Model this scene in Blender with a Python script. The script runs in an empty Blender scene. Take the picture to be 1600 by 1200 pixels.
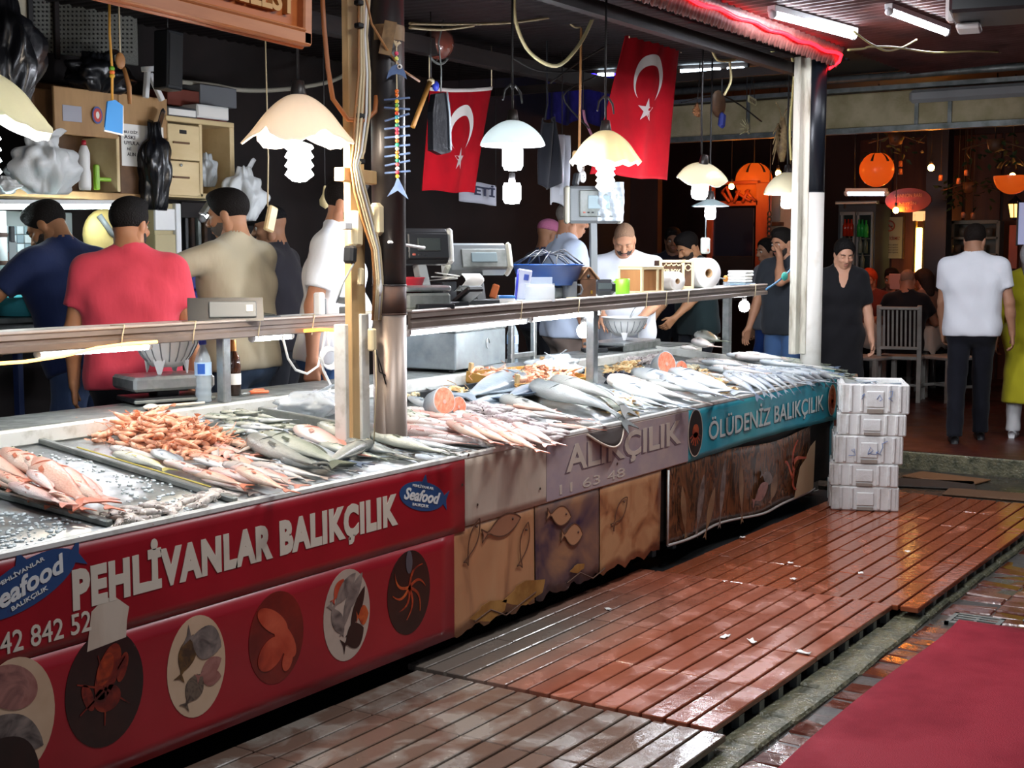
import bpy, math, random
import numpy as np
from mathutils import Vector, Matrix, Euler, noise as mnoise
random.seed(7); rng = np.random.RandomState(7)
scene = bpy.context.scene
COL = scene.collection
R = math.radians
# ---------------------------------------------------------------- camera
FPX, CAMZ, PITCH, YAW = 2100.0, 1.62, math.atan(200/2100.0), 0.58163
cd = bpy.data.cameras.new('camera'); cam = bpy.data.objects.new('camera', cd); COL.objects.link(cam)
cam.location = (0, 0, CAMZ); cam.rotation_euler = (math.pi/2-PITCH, 0, YAW-math.pi/2)
cd.sensor_width = 36; cd.lens = FPX/1600*36; cd.clip_start = .05; cd.clip_end = 200
scene.camera = cam
scene.view_settings.view_transform = 'Standard'; scene.view_settings.look = 'None'
scene.view_settings.gamma = 1; scene.view_settings.use_curve_mapping = False
scene.view_settings.exposure = 0.42
# ---------------------------------------------------------------- night sky + added fill for street light
W = bpy.data.worlds.new('night'); scene.world = W; W.use_nodes = True
bg = W.node_tree.nodes['Background']; bg.inputs[0].default_value = (.55, .62, .8, 1); bg.inputs[1].default_value = .16
def area_light(name, loc, rot, size, sy, watt, col):
    l = bpy.data.lights.new(name, 'AREA'); l.shape = 'RECTANGLE'; l.size = size; l.size_y = sy; l.energy = watt; l.color = col
    o = bpy.data.objects.new(name, l); COL.objects.link(o); o.location = loc; o.rotation_euler = rot
    return o
AISLE_FILL = [(3.5, 2.0, 3.0), (5.6, 2.0, 3.0), (9.5, 1.4, 3.0)]
for i, p in enumerate(AISLE_FILL):
    area_light('aisle_fill_light', p, (0, 0, R(20)), 1.2, .06, 30, (.93, .96, 1))  # added fill lamps without fixtures, out of view, brightening deck and counter fronts
# ---------------------------------------------------------------- geometry helpers
F_ = Vector((math.cos(YAW)*math.cos(PITCH), math.sin(YAW)*math.cos(PITCH), -math.sin(PITCH)))
R_ = Vector((math.sin(YAW), -math.cos(YAW), 0)); U_ = R_.cross(F_)
CP = Vector((0, 0, CAMZ))
def ray(px, py): return F_ + R_*((px-800)/FPX) + U_*((600-py)/FPX)
def onZ(px, py, z): d = ray(px, py); return CP + d*((z-CAMZ)/d.z)
def onY(px, py, y): d = ray(px, py); return CP + d*(y/d.y)
def onX(px, py, x): d = ray(px, py); return CP + d*(x/d.x)
TY, TZ, TS = 3.16, .80, .13
def onT(px, py, up=0.0):                      # on the sloping fish trays
    d = ray(px, py); n = Vector((0, -TS, 1)); p0 = Vector((0, TY, TZ+up))
    return CP + d*((p0-CP).dot(n)/d.dot(n))
class MB:
    def __init__(s): s.v = []; s.f = []; s.m = []; s.s = []
    def add(s, vs, fs, m=0, sm=False, M=None):
        b = len(s.v)
        s.v += [tuple(M @ Vector(p)) for p in vs] if M is not None else [tuple(p) for p in vs]
        for f in fs: s.f.append([b+i for i in f]); s.m.append(m); s.s.append(sm)
        return s
    def box(s, c, d, m=0, M=None, bev=0):
        x, y, z = d[0]/2, d[1]/2, d[2]/2; T = Matrix.Translation(Vector(c))
        if M is not None: T = T @ M
        if not bev:
            v = [(i*x, j*y, k*z) for i in (-1, 1) for j in (-1, 1) for k in (-1, 1)]
            return s.add(v, [(0,1,3,2),(4,6,7,5),(0,4,5,1),(2,3,7,6),(0,2,6,4),(1,5,7,3)], m, False, T)
        b = min(bev, x*.9, y*.9, z*.9); v = []; idx = {}
        for i in (-1, 1):
            for j in (-1, 1):
                for k in (-1, 1):
                    for a in range(3):
                        p = [i*(x-b), j*(y-b), k*(z-b)]; p[a] += (i, j, k)[a]*b
                        idx[(i,j,k,a)] = len(v); v.append(p)
        fs = []
        for a in range(3):
            o1, o2 = [q for q in range(3) if q != a]
            for sg in (-1, 1):
                q = []
                for (u, w) in ((-1,-1),(1,-1),(1,1),(-1,1)):
                    t = [0,0,0]; t[a] = sg; t[o1] = u; t[o2] = w; q.append(idx[(*t, a)])
                fl = (sg > 0) == (a != 1)
                fs.append(q if fl else q[::-1])
            for u in (-1, 1):
                for w in (-1, 1):
                    t0 = [0,0,0]; t1 = [0,0,0]; t0[a] = -1; t1[a] = 1
                    for t in (t0, t1): t[o1] = u; t[o2] = w
                    fs.append([idx[(*t0,o1)], idx[(*t1,o1)], idx[(*t1,o2)], idx[(*t0,o2)]])
        for i in (-1,1):
            for j in (-1,1):
                for k in (-1,1): fs.append([idx[(i,j,k,a)] for a in range(3)])
        return s.add(v, fs, m, False, T)
    def beam(s, a, b, w, h, m=0, bev=0):        # box bar from a to b
        a, b = Vector(a), Vector(b); d = b-a; L = d.length
        q = d.to_track_quat('X', 'Z').to_matrix().to_4x4()
        return s.box((a+b)/2, (L, w, h), m, q, bev)
    def tube(s, pts, r, seg=8, m=0, cap=True, sm=True):
        P = [Vector(p) for p in pts]; n = len(P)
        rr = r if isinstance(r, (list, tuple)) else [r]*n
        vs = []; T = None; N = None
        for i in range(n):
            t = (P[min(i+1, n-1)]-P[max(i-1, 0)])
            t = t.normalized() if t.length > 1e-9 else Vector((0, 0, 1))
            if N is None: N = t.orthogonal().normalized()
            else:
                N = N - t*N.dot(t)
                N = N.normalized() if N.length > 1e-6 else t.orthogonal().normalized()
            B = t.cross(N)
            for k in range(seg):
                a = 2*math.pi*k/seg; vs.append(P[i]+(N*math.cos(a)+B*math.sin(a))*rr[i])
        fs = [(i*seg+k, i*seg+(k+1) % seg, (i+1)*seg+(k+1) % seg, (i+1)*seg+k) for i in range(n-1) for k in range(seg)]
        s.add(vs, fs, m, sm)
        if cap:
            b = len(s.v)-n*seg
            s.f.append([b+k for k in range(seg)][::-1]); s.m.append(m); s.s.append(False)
            s.f.append([b+(n-1)*seg+k for k in range(seg)]); s.m.append(m); s.s.append(False)
        return s
    def lathe(s, prof, seg=24, M=None, m=0, fr=None, sm=True, a0=0, a1=2*math.pi):
        full = abs(a1-a0-2*math.pi) < 1e-6; ns = seg if full else seg+1; vs = []
        for i, (r, z) in enumerate(prof):
            for k in range(ns):
                a = a0+(a1-a0)*k/seg; q = (r, z)
                if fr: q = fr(r, z, a, i)
                vs.append((q[0]*math.cos(a), q[0]*math.sin(a), q[1]))
        fs = []
        for i in range(len(prof)-1):
            for k in range(seg):
                k2 = (k+1) % ns
                fs.append((i*ns+k, i*ns+k2, (i+1)*ns+k2, (i+1)*ns+k))
        return s.add(vs, fs, m, sm, M)
    def prism(s, poly, z0, z1, M=None, m=0):
        n = len(poly); vs = [(x, y, z0) for x, y in poly]+[(x, y, z1) for x, y in poly]
        fs = [list(range(n))[::-1], list(range(n, 2*n))]+[(i, (i+1) % n, n+(i+1) % n, n+i) for i in range(n)]
        return s.add(vs, fs, m, False, M)
    def sheet(s, fn, nu, nv, th=0.0, m=0, sm=True, M=None):
        P = [[Vector(fn(i/nu, j/nv)) for j in range(nv+1)] for i in range(nu+1)]; vs = [p for r in P for p in r]
        ix = lambda i, j: i*(nv+1)+j
        fs = [(ix(i,j), ix(i+1,j), ix(i+1,j+1), ix(i,j+1)) for i in range(nu) for j in range(nv)]
        if th:
            N = []
            for i in range(nu+1):
                for j in range(nv+1):
                    a = P[min(i+1,nu)][j]-P[max(i-1,0)][j]; b = P[i][min(j+1,nv)]-P[i][max(j-1,0)]
                    c = a.cross(b); N.append(c.normalized() if c.length > 1e-12 else Vector((0,0,1)))
            n = len(vs); vs = vs+[p-q*th for p, q in zip(vs, N)]
            fs += [tuple(n+k for k in f[::-1]) for f in fs]
            E = [(ix(i,0), ix(i+1,0)) for i in range(nu)]+[(ix(nu,j), ix(nu,j+1)) for j in range(nv)]
            E += [(ix(i+1,nv), ix(i,nv)) for i in range(nu)]+[(ix(0,j+1), ix(0,j)) for j in range(nv)]
            fs += [(b, a, n+a, n+b) for a, b in E]
        return s.add(vs, fs, m, sm, M)
    def ball(s, c, r, m=0, seg=12, rings=8, M=None):
        r = r if isinstance(r, (tuple, list)) else (r, r, r)
        vs = [(0, 0, r[2])]
        for i in range(1, rings):
            a = math.pi*i/rings
            for k in range(seg):
                b = 2*math.pi*k/seg; vs.append((r[0]*math.sin(a)*math.cos(b), r[1]*math.sin(a)*math.sin(b), r[2]*math.cos(a)))
        vs.append((0, 0, -r[2])); fs = [(0, 1+k, 1+(k+1) % seg) for k in range(seg)]
        for i in range(rings-2):
            for k in range(seg): fs.append((1+i*seg+k, 1+(i+1)*seg+k, 1+(i+1)*seg+(k+1) % seg, 1+i*seg+(k+1) % seg))
        L = len(vs)-1; b = 1+(rings-2)*seg
        fs += [(b+k, L, b+(k+1) % seg) for k in range(seg)]
        T = Matrix.Translation(Vector(c))
        return s.add(vs, fs, m, True, T @ M if M is not None else T)
    def mesh(s, name, mats):
        me = bpy.data.meshes.new(name); me.from_pydata(s.v, [], s.f)
        for m in (mats if isinstance(mats, (list, tuple)) else [mats]): me.materials.append(m)
        me.polygons.foreach_set('material_index', s.m); me.polygons.foreach_set('use_smooth', s.s); me.update()
        return me
    def obj(s, name, mats, parent=None, loc=None, rz=0):
        return link(name, s.mesh(name, mats), parent, loc, rz)
def link(name, me, parent=None, loc=None, rz=0):
    o = bpy.data.objects.new(name, me); COL.objects.link(o)
    if parent is not None: o.parent = parent
    if loc is not None: o.location = loc
    if rz: o.rotation_euler = (0, 0, rz)
    return o
def tag(o, label=None, cat=None, group=None, kind=None):
    if label: o['label'] = label
    if cat: o['category'] = cat
    if group: o['group'] = group
    if kind: o['kind'] = kind
    return o
def empty(name, loc=(0, 0, 0), rz=0, parent=None):
    o = bpy.data.objects.new(name, None); COL.objects.link(o); o.location = loc; o.rotation_euler = (0, 0, rz); o.empty_display_size = .05
    if parent is not None: o.parent = parent
    return o
def thing(name, label, cat, loc=(0, 0, 0), rz=0, group=None): return tag(empty(name, loc, rz), label, cat, group)
def struct(name, mb, mats, parent=None, loc=None):
    return tag(mb.obj(name, mats, parent, loc), kind='structure')
def dup(o, parent=None):
    c = o.copy(); COL.objects.link(c)
    if parent is not None: c.parent = parent
    for ch in o.children: dup(ch, c)
    return c
TEXC = {}
def text_mesh(txt, bold=0.0, serif=False, shear=0.0, ext=0.004, space=1.0):
    cu = bpy.data.curves.new('t', 'FONT'); cu.body = txt; cu.offset = bold; cu.extrude = ext; cu.shear = shear; cu.space_character = space
    cu.resolution_u = 3
    o = bpy.data.objects.new('t', cu); COL.objects.link(o)
    dg = bpy.context.evaluated_depsgraph_get(); dg.update()
    me = bpy.data.meshes.new_from_object(o.evaluated_get(dg)); bpy.data.objects.remove(o); bpy.data.curves.remove(cu)
    n = len(me.vertices); co = np.empty(n*3); me.vertices.foreach_get('co', co); co = co.reshape(-1, 3)
    me.materials.clear()
    return me, co
def lettering(txt, mat_, M, w, h, parent, name='lettering', bold=0.0, shear=0.0, ext=.003, space=1.0):
    # text fitted to a w x h box, placed by matrix M (x right, y up, z out)
    me, co = text_mesh(txt, bold, False, shear, ext, space)
    lo, hi = co.min(0), co.max(0); sx = w/max(hi[0]-lo[0], 1e-6); sy = (h/max(hi[1]-lo[1], 1e-6)) if h else sx
    c2 = (co-lo)*np.array([sx, sy, 1]); c2[:, 2] -= 0
    me.vertices.foreach_set('co', c2.astype(np.float32).ravel()); me.transform(M); me.materials.append(mat_); me.update()
    return link(name, me, parent)
def frame(o, xdir, ydir):
    x = Vector(xdir).normalized(); y = Vector(ydir); y = (y-x*y.dot(x)).normalized(); z = x.cross(y)
    M = Matrix((x, y, z)).transposed().to_4x4(); M.translation = Vector(o); return M
# ---------------------------------------------------------------- materials
MT = {}
def srgb(h):
    if isinstance(h, str):
        c = [int(h[i:i+2], 16)/255 for i in (0, 2, 4)]
    else: c = h
    return tuple((x/12.92 if x <= .04045 else ((x+.055)/1.055)**2.4) for x in c)+(1,)
def mat(name, col='808080', rough=.5, metal=0.0, col2=None, scale=6, det=4, bump=0.0, bscale=40, trans=0.0, emit=None, es=0.0, spec=.5, rvar=0.0, stretch=(1, 1, 1), lo=.4, hi=.65, sheen=0, alpha=1.0, sss=0):
    if name in MT: return MT[name]
    m = bpy.data.materials.new(name); m.use_nodes = True; N = m.node_tree.nodes; L = m.node_tree.links; b = N['Principled BSDF']
    b.inputs['Base Color'].default_value = srgb(col); b.inputs['Roughness'].default_value = rough; b.inputs['Metallic'].default_value = metal
    b.inputs['Specular IOR Level'].default_value = spec
    if trans: b.inputs['Transmission Weight'].default_value = trans
    if alpha < 1: b.inputs['Alpha'].default_value = alpha
    if sheen: b.inputs['Sheen Weight'].default_value = sheen
    if sss: b.inputs['Subsurface Weight'].default_value = sss; b.inputs['Subsurface Radius'].default_value = (.02, .01, .006)
    if emit: b.inputs['Emission Color'].default_value = srgb(emit); b.inputs['Emission Strength'].default_value = es
    if col2 or bump or rvar:
        tc = N.new('ShaderNodeTexCoord'); mp = N.new('ShaderNodeMapping'); mp.inputs['Scale'].default_value = stretch
        L.new(tc.outputs['Object'], mp.inputs[0])
    if col2 or rvar:
        n = N.new('ShaderNodeTexNoise'); n.inputs['Scale'].default_value = scale; n.inputs['Detail'].default_value = det; n.inputs['Roughness'].default_value = .6
        L.new(mp.outputs[0], n.inputs['Vector'])
        r = N.new('ShaderNodeMapRange'); r.inputs[1].default_value = lo; r.inputs[2].default_value = hi; L.new(n.outputs['Fac'], r.inputs[0])
        if col2:
            x = N.new('ShaderNodeMix'); x.data_type = 'RGBA'; x.inputs[6].default_value = srgb(col); x.inputs[7].default_value = srgb(col2)
            L.new(r.outputs[0], x.inputs[0]); L.new(x.outputs[2], b.inputs['Base Color'])
        if rvar:
            q = N.new('ShaderNodeMapRange'); q.inputs[3].default_value = rough; q.inputs[4].default_value = rough+rvar
            L.new(r.outputs[0], q.inputs[0]); L.new(q.outputs[0], b.inputs['Roughness'])
    if bump:
        n2 = N.new('ShaderNodeTexNoise'); n2.inputs['Scale'].default_value = bscale; n2.inputs['Detail'].default_value = 3; L.new(mp.outputs[0], n2.inputs['Vector'])
        bp = N.new('ShaderNodeBump'); bp.inputs['Strength'].default_value = bump; bp.inputs['Distance'].default_value = .01
        L.new(n2.outputs['Fac'], bp.inputs['Height']); L.new(bp.outputs[0], b.inputs['Normal'])
    MT[name] = m
    return m
# ================================================================ SETTING
def wet_mat(name, dry, wet, worn=None, lo=.47):
    m = bpy.data.materials.new(name); m.use_nodes = True; N = m.node_tree.nodes; L = m.node_tree.links; b = N['Principled BSDF']
    g = N.new('ShaderNodeNewGeometry'); oi = N.new('ShaderNodeObjectInfo')
    n = N.new('ShaderNodeTexNoise'); n.inputs['Scale'].default_value = 5.5; n.inputs['Detail'].default_value = 6; n.inputs['Distortion'].default_value = .5
    L.new(g.outputs['Position'], n.inputs['Vector'])
    r = N.new('ShaderNodeMapRange'); r.inputs[1].default_value = lo; r.inputs[2].default_value = lo+.13; L.new(n.outputs['Fac'], r.inputs[0])
    x = N.new('ShaderNodeMix'); x.data_type = 'RGBA'; x.inputs[6].default_value = srgb(wet); x.inputs[7].default_value = srgb(dry); L.new(r.outputs[0], x.inputs[0])
    col = x.outputs[2]
    if worn:
        sp = N.new('ShaderNodeSeparateXYZ'); L.new(g.outputs['Position'], sp.inputs[0])
        a = N.new('ShaderNodeMapRange'); a.inputs[1].default_value = 2.55; a.inputs[2].default_value = 2.95; L.new(sp.outputs[1], a.inputs[0])
        c = N.new('ShaderNodeMapRange'); c.inputs[1].default_value = 5.9; c.inputs[2].default_value = 4.9; L.new(sp.outputs[0], c.inputs[0])
        mu = N.new('ShaderNodeMath'); mu.operation = 'MULTIPLY'; L.new(a.outputs[0], mu.inputs[0]); L.new(c.outputs[0], mu.inputs[1])
        y = N.new('ShaderNodeMix'); y.data_type = 'RGBA'; y.inputs[7].default_value = srgb(worn); L.new(mu.outputs[0], y.inputs[0]); L.new(col, y.inputs[6]); col = y.outputs[2]
    h = N.new('ShaderNodeHueSaturation'); v = N.new('ShaderNodeMapRange'); v.inputs[3].default_value = .88; v.inputs[4].default_value = 1.12
    L.new(oi.outputs['Random'], v.inputs[0]); L.new(v.outputs[0], h.inputs['Value']); L.new(col, h.inputs['Color']); L.new(h.outputs[0], b.inputs['Base Color'])
    q = N.new('ShaderNodeMapRange'); q.inputs[3].default_value = .12; q.inputs[4].default_value = .29; L.new(r.outputs[0], q.inputs[0]); L.new(q.outputs[0], b.inputs['Roughness'])
    n2 = N.new('ShaderNodeTexNoise'); n2.inputs['Scale'].default_value = 26; n2.inputs['Detail'].default_value = 3; L.new(g.outputs['Position'], n2.inputs['Vector'])
    bp = N.new('ShaderNodeBump'); bp.inputs['Strength'].default_value = .12; bp.inputs['Distance'].default_value = .01; L.new(n2.outputs['Fac'], bp.inputs['Height']); L.new(bp.outputs[0], b.inputs['Normal'])
    return m
M_RED = wet_mat('wet_red_tile', 'a05e48', '90503b', '786c62'); M_RED2 = wet_mat('wet_orange_tile', 'a0583c', '8c4a30', None, .56); M_GREY = wet_mat('wet_grey_tile', '867b71', '6a5448'); M_BRICK = wet_mat('wet_brick', '6a4236', '54281e')
M_STONE = mat('mossy_stone', '77735c', .12, col2='3f4230', scale=14, bump=1.0, bscale=55, rvar=.4)
M_STREET = mat('street', '4a4742', .25, col2='2f2c2a', scale=3, bump=.4, bscale=25, rvar=.35)
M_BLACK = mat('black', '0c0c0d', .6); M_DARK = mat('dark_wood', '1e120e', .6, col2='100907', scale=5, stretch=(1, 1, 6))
M_STEEL = mat('steel', 'b9bdbd', .3, .85, col2='9aa09f', scale=12, rvar=.2, bump=.05, bscale=60)
M_STEELD = mat('steel_dull', '8d918d', .42, .6, col2='6f7470', scale=8, rvar=.2)
M_ALU = mat('white_lip', 'd9dad4', .35, .1, col2='a9a99c', scale=14, lo=.5, hi=.8)
b = MB(); b.box((9, 1, -.13), (24, 16, .1)); struct('floor_street', b, M_STREET)
# deck of ribbed tiles
deck = tag(empty('floor_deck'), kind='structure')
PW = .0955
def planks(x0, n, dx, ytop, cnt, mt, z, gapx=.004):
    b = MB(); b.box((0, 0, -.0125), (dx-gapx, PW-.011, .025), bev=.003); me = b.mesh('plank', mt)
    for i in range(n):
        for j in range(cnt):
            o = link('plank', me, deck, (x0+dx*(i+.5), ytop-PW*(j+.5), z+rng.uniform(-.0015, .0015)))
            o.rotation_euler = (rng.uniform(-.008, .008), rng.uniform(-.003, .003), 0)
planks(1.63, 5, .5, 3.17, 14, M_GREY, -.010)
planks(4.137, 4, .496, 3.226, 14, M_RED, 0)
planks(6.13, 6, .505, 3.11, 14, M_RED2, -.005)
b = MB()
for i in range(40):
    x = 1.8+i*.185
    b.box((x, 1.86 if x < 4.13 else (1.91 if x < 6.12 else 1.80), -.05), (.045, .03, .05))
o = b.obj('deck_foot', M_STEELD, deck); tag(o, kind='stuff')
b = MB(); b.box((5.3, 2.66, -.06), (7.6, 1.42, .05)); struct('floor_deck_shade', b, M_BLACK)  # black slab, the shadow beneath the deck put into its colour
# kerb stones, gutter bricks
kerb = tag(empty('floor_kerb'), kind='structure')
x = 1.6
while x < 9.4:
    L_ = rng.uniform(.28, .42); b = MB(); b.box((0, 0, 0), (L_-.003, .155+rng.uniform(-.012, .012), .09), bev=.010)
    o = link('kerb_stone', b.mesh('kerb_stone', M_STONE), kerb, (x+L_/2, 1.825, -.105+rng.uniform(-.006, .006))); o.rotation_euler = (rng.uniform(-.05, .05), rng.uniform(-.03, .03), rng.uniform(-.02, .02)); x += L_
gut = tag(empty('floor_gutter'), kind='structure')
b = MB(); b.box((0, 0, 0), (.104, .212, .06), bev=.008); me = b.mesh('brick', M_BRICK)
for r_, (y, x0, x1) in enumerate(((1.640, 2.6, 10.2), (1.42, 6.2, 10.2), (1.20, 6.2, 9.2), (.98, 6.2, 8.6))):
    k = 0; x = x0+r_*.05
    while x < x1:
        if not (r_ == 0 and 6.19 < x < 6.4):
            o = link('brick', me, gut, (x, y+rng.uniform(-.006, .006), -.095-(.012 if r_ == 0 else 0)+rng.uniform(-.006, .006)))
            o.rotation_euler = (rng.uniform(-.06, .06), rng.uniform(-.04, .04), rng.uniform(-.04, .04))
        x += .112
# drain grate, chequer plate and red mat
g = thing('drain_grate', 'dark iron drain grate in the gutter at the tip of the red mat', 'grate', (6.29, 1.56, -.075))
b = MB()
for y in (-.105, .105): b.box((0, y, 0), (.2, .02, .02))
for xx in (-.09, .09): b.box((xx, 0, 0), (.02, .23, .02))
b.obj('grate_rim', M_STEELD, g)
for i in range(4):
    b = MB(); b.box((-.06+i*.04, 0, 0), (.018, .19, .014)); b.obj('grate_bar', M_STEELD, g)
b = MB(); b.box((0, 0, 0), (.16, .014, .012)); b.obj('grate_bar', M_STEELD, g)
b = MB(); b.box((6.85, .95, -.058), (.95, .84, .008), bev=.003)
for i in range(22):
    for j in range(19):
        M = Matrix.Rotation(R(45 if (i+j) % 2 else -45), 4, 'Z'); b.box((6.42+i*.041, .57+j*.042, -.0525), (.03, .009, .004), 0, M)
tag(b.obj('chequer_plate', mat('plate', '4d5054', .4, .5)), 'grey chequered metal plate lying behind the red mat', 'metal plate')
M_MAT = mat('red_mat', '8c1027', .62, col2='780c20', scale=2.2, bump=.5, bscale=220, rvar=.15, spec=.18)
b = MB()
def matf(u, v):
    x = 2.4+3.78*u; y = 1.61-2.3*v
    return (x-.06*max(0, v-.02), y+.015*math.sin(x*3), -.052+.004*math.sin(x*5+v*3))
b.sheet(matf, 40, 24, .012)
mt_ = thing('red_mat', 'wet red rubber mat on the walkway beside the gutter', 'mat'); b.obj('mat_sheet', M_MAT, mt_)
b = MB()
for i in range(150): b.ball((5.9-i*.02, 1.08-.12*i/150, -.049), .004, seg=5, rings=3)
tag(b.obj('stitching', mat('stitch', 'c96b78', .6), mt_), kind='stuff')
# far floor, step and restaurant floor
M_FAR = mat('far_floor', '39342c', .22, col2='2c2a26', scale=4, rvar=.3, bump=.3, bscale=18)
b = MB(); b.box((9.85, 2.2, -.045), (1.35, 6, .05)); struct('floor_passage', b, M_FAR)
b = MB(); b.box((15.3, 2.5, .02), (10, 14, .2)); struct('floor_restaurant', b, mat('rest_floor', '4a1d14', .3, col2='3a150f', scale=3, rvar=.2))
b = MB(); b.box((10.31, 2.5, .015), (.05, 14, .2), bev=.01); struct('trim_1', b, M_STONE)
for px, py, a, w, l, c in ((1455, 757, .3, .35, .6, '2a2018'), (1478, 748, -.2, .3, .55, '6d4a2c'), (1560, 775, .1, .28, .7, '5d4028')):
    p = onZ(px, py, -.015); b = MB(); b.box((0, 0, 0), (w, l, .012), bev=.004)
    o = b.obj('doormat', mat('mat_'+c, c, .7), None, (p.x, p.y, -.011), a)
    tag(o, {'2a2018': 'dark rubber doormat past the end of the red deck', '6d4a2c': 'tan flattened cardboard mat before the step', '5d4028': 'brown doormat nearest the red deck end'}[c], 'doormat')
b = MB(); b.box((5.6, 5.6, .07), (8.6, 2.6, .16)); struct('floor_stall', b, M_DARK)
# walls and roofs
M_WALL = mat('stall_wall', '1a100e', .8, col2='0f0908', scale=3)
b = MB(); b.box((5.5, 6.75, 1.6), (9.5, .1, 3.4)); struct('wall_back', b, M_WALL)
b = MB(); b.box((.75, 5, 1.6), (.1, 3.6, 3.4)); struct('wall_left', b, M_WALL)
M_ROOF = mat('roof_sheet', '4a221c', .5, col2='381a16', scale=3, rvar=.2)
def corr(x0, x1, y0, y1, zf, per=.09, amp=.012):
    b = MB(); n = int((x1-x0)/per*4)
    return b.sheet(lambda u, v: (x0+(x1-x0)*u, y0+(y1-y0)*v, zf(y0+(y1-y0)*v)+amp*math.sin((x1-x0)*u/per*2*math.pi)), n, 3)
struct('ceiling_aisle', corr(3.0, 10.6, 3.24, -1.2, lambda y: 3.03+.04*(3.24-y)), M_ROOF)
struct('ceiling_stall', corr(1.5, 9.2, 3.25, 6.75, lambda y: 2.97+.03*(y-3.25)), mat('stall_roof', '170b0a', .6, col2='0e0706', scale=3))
b = MB(); b.sheet(lambda u, v: (3.0+6.0*u, 3.22+.05*v, 3.03-.12*v+.006*math.sin(u*6.0/.045*2*math.pi)-(.012*abs(math.sin(u*6.0/.09*math.pi)) if v > .9 else 0)), 520, 3, .006)
struct('trim_2', b, mat('eave', '6b3a34', .45, col2='8a5a52', scale=20, stretch=(3, 1, 1)))
b = MB(); b.box((14.5, 2.5, 3.35), (8.4, 14, .1)); struct('ceiling_restaurant', b, M_DARK)
# beams and rafters under the stall roof
for i, (p0, p1, w) in enumerate((((1.6, 4.9, 2.86), (9.2, 4.9, 2.86), .08), ((1.6, 3.5, 2.88), (9.2, 3.5, 2.88), .06), ((3.4, 3.3, 2.9), (3.4, 6.7, 2.9), .05), ((8.9, 3.3, 2.9), (8.9, 6.7, 2.9), .05))):
    b = MB(); b.beam(p0, p1, w, w*1.2); struct('ceiling_beam', b, M_DARK)
# pale fascia beam across the passage
M_FASC = mat('fascia', 'c9ba94', .8, col2='a4976f', scale=3, bump=.3, bscale=60)
b = MB(); b.box((12.5, 3.2, 2.97), (.14, 8.5, .32), bev=.01); fas = struct('trim_3', b, M_FASC)
b = MB(); b.box((12.42, 3.2, 2.785), (.1, 8.5, .05)); b.box((12.42, 3.2, 3.16), (.12, 8.5, .04)); b.obj('edge_strip', M_STEELD, fas)
b = MB()
for y in (3.75, 3.45, 5.4): b.box((12.42, y, 2.97), (.02, .035, .32))
b.obj('joint_batten', M_STEELD, fas)
b = MB(); b.tube([(12.35, -1, 3.26), (12.35, 7, 3.26)], .035); b.obj('conduit', M_STEELD, fas)
b = MB(); b.box((12.36, 2.3, 3.06), (.07, 3.0, .12), bev=.03); b.obj('duct', mat('duct', '9b9b99', .5), fas)
b = MB(); b.sheet(lambda u, v: (12.3-.1*v, -1+8*u, 3.42+.1*v-.01*math.sin(u*160)), 160, 2, .01); b.obj('fibre_sheet', mat('fibre', '77706a', .8), fas)
# posts
def pipe(name, x, y, r, zs, mats, seg=28):
    t = tag(empty(name, (x, y, 0)), kind='structure')
    for (z0, z1, rr), m in zip(zs, mats):
        b = MB(); b.lathe([(0, z0), (rr, z0), (rr, z1), (0, z1)], seg); b.lathe([(rr+.001, z0), (rr+.003, z0+.003), (rr+.001, z0+.006)], seg); b.obj('pipe_length', m, t)
    return t
M_PIPE = mat('pipe_dark', '2e2b2b', .38, .3, col2='4a3226', scale=5, lo=.55, hi=.75, rvar=.2)
M_PIPEB = mat('pipe_bare', '7d7066', .38, .5, col2='5c5048', scale=4, stretch=(1, 1, .3), rvar=.15)
M_RUST = mat('pipe_rust', '4d3326', .7, .1, col2='2f2625', scale=7)
pipe('pillar_1', 4.27, 3.40, .068, ((0, 1.385, .068), (1.385, 1.50, .0685), (1.50, 3.05, .068)), (M_PIPEB, M_RUST, M_PIPE))
M_WHITE = mat('white_paint', 'd8d6cc', .45, col2='b7b19f', scale=5, lo=.55, hi=.8)
pp = pipe('pillar_2', 8.86, 3.36, .07, ((0, 2.05, .07), (2.05, 3.05, .0705)), (M_WHITE, mat('pipe_navy', '14181f', .35)))
M_TIMB = mat('timber_pale', 'c9a877', .6, col2='b18f60', scale=6, stretch=(1, 1, .15), bump=.2, bscale=20)
M_TIMW = mat('timber_white', 'cfccbb', .6, col2='8d8570', scale=9, stretch=(1, 1, .2), lo=.5, hi=.7)
b = MB(); b.box((8.75, 3.44, 1.95), (.07, .05, 2.0), bev=.004); b.box((8.79, 3.415, 1.95), (.02, .09, 2.0), bev=.003); struct('trim_4', b, M_TIMW)
b = MB(); b.box((4.14, 3.47, 1.92), (.09, .035, 2.1), bev=.003); struct('trim_5', b, M_TIMB)
b = MB(); b.box((4.10, 3.50, 1.09), (.05, .06, .52), bev=.003); b.box((4.165, 3.455, 1.11), (.05, .03, .56), bev=.003); struct('trim_6', b, M_ALU)
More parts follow.
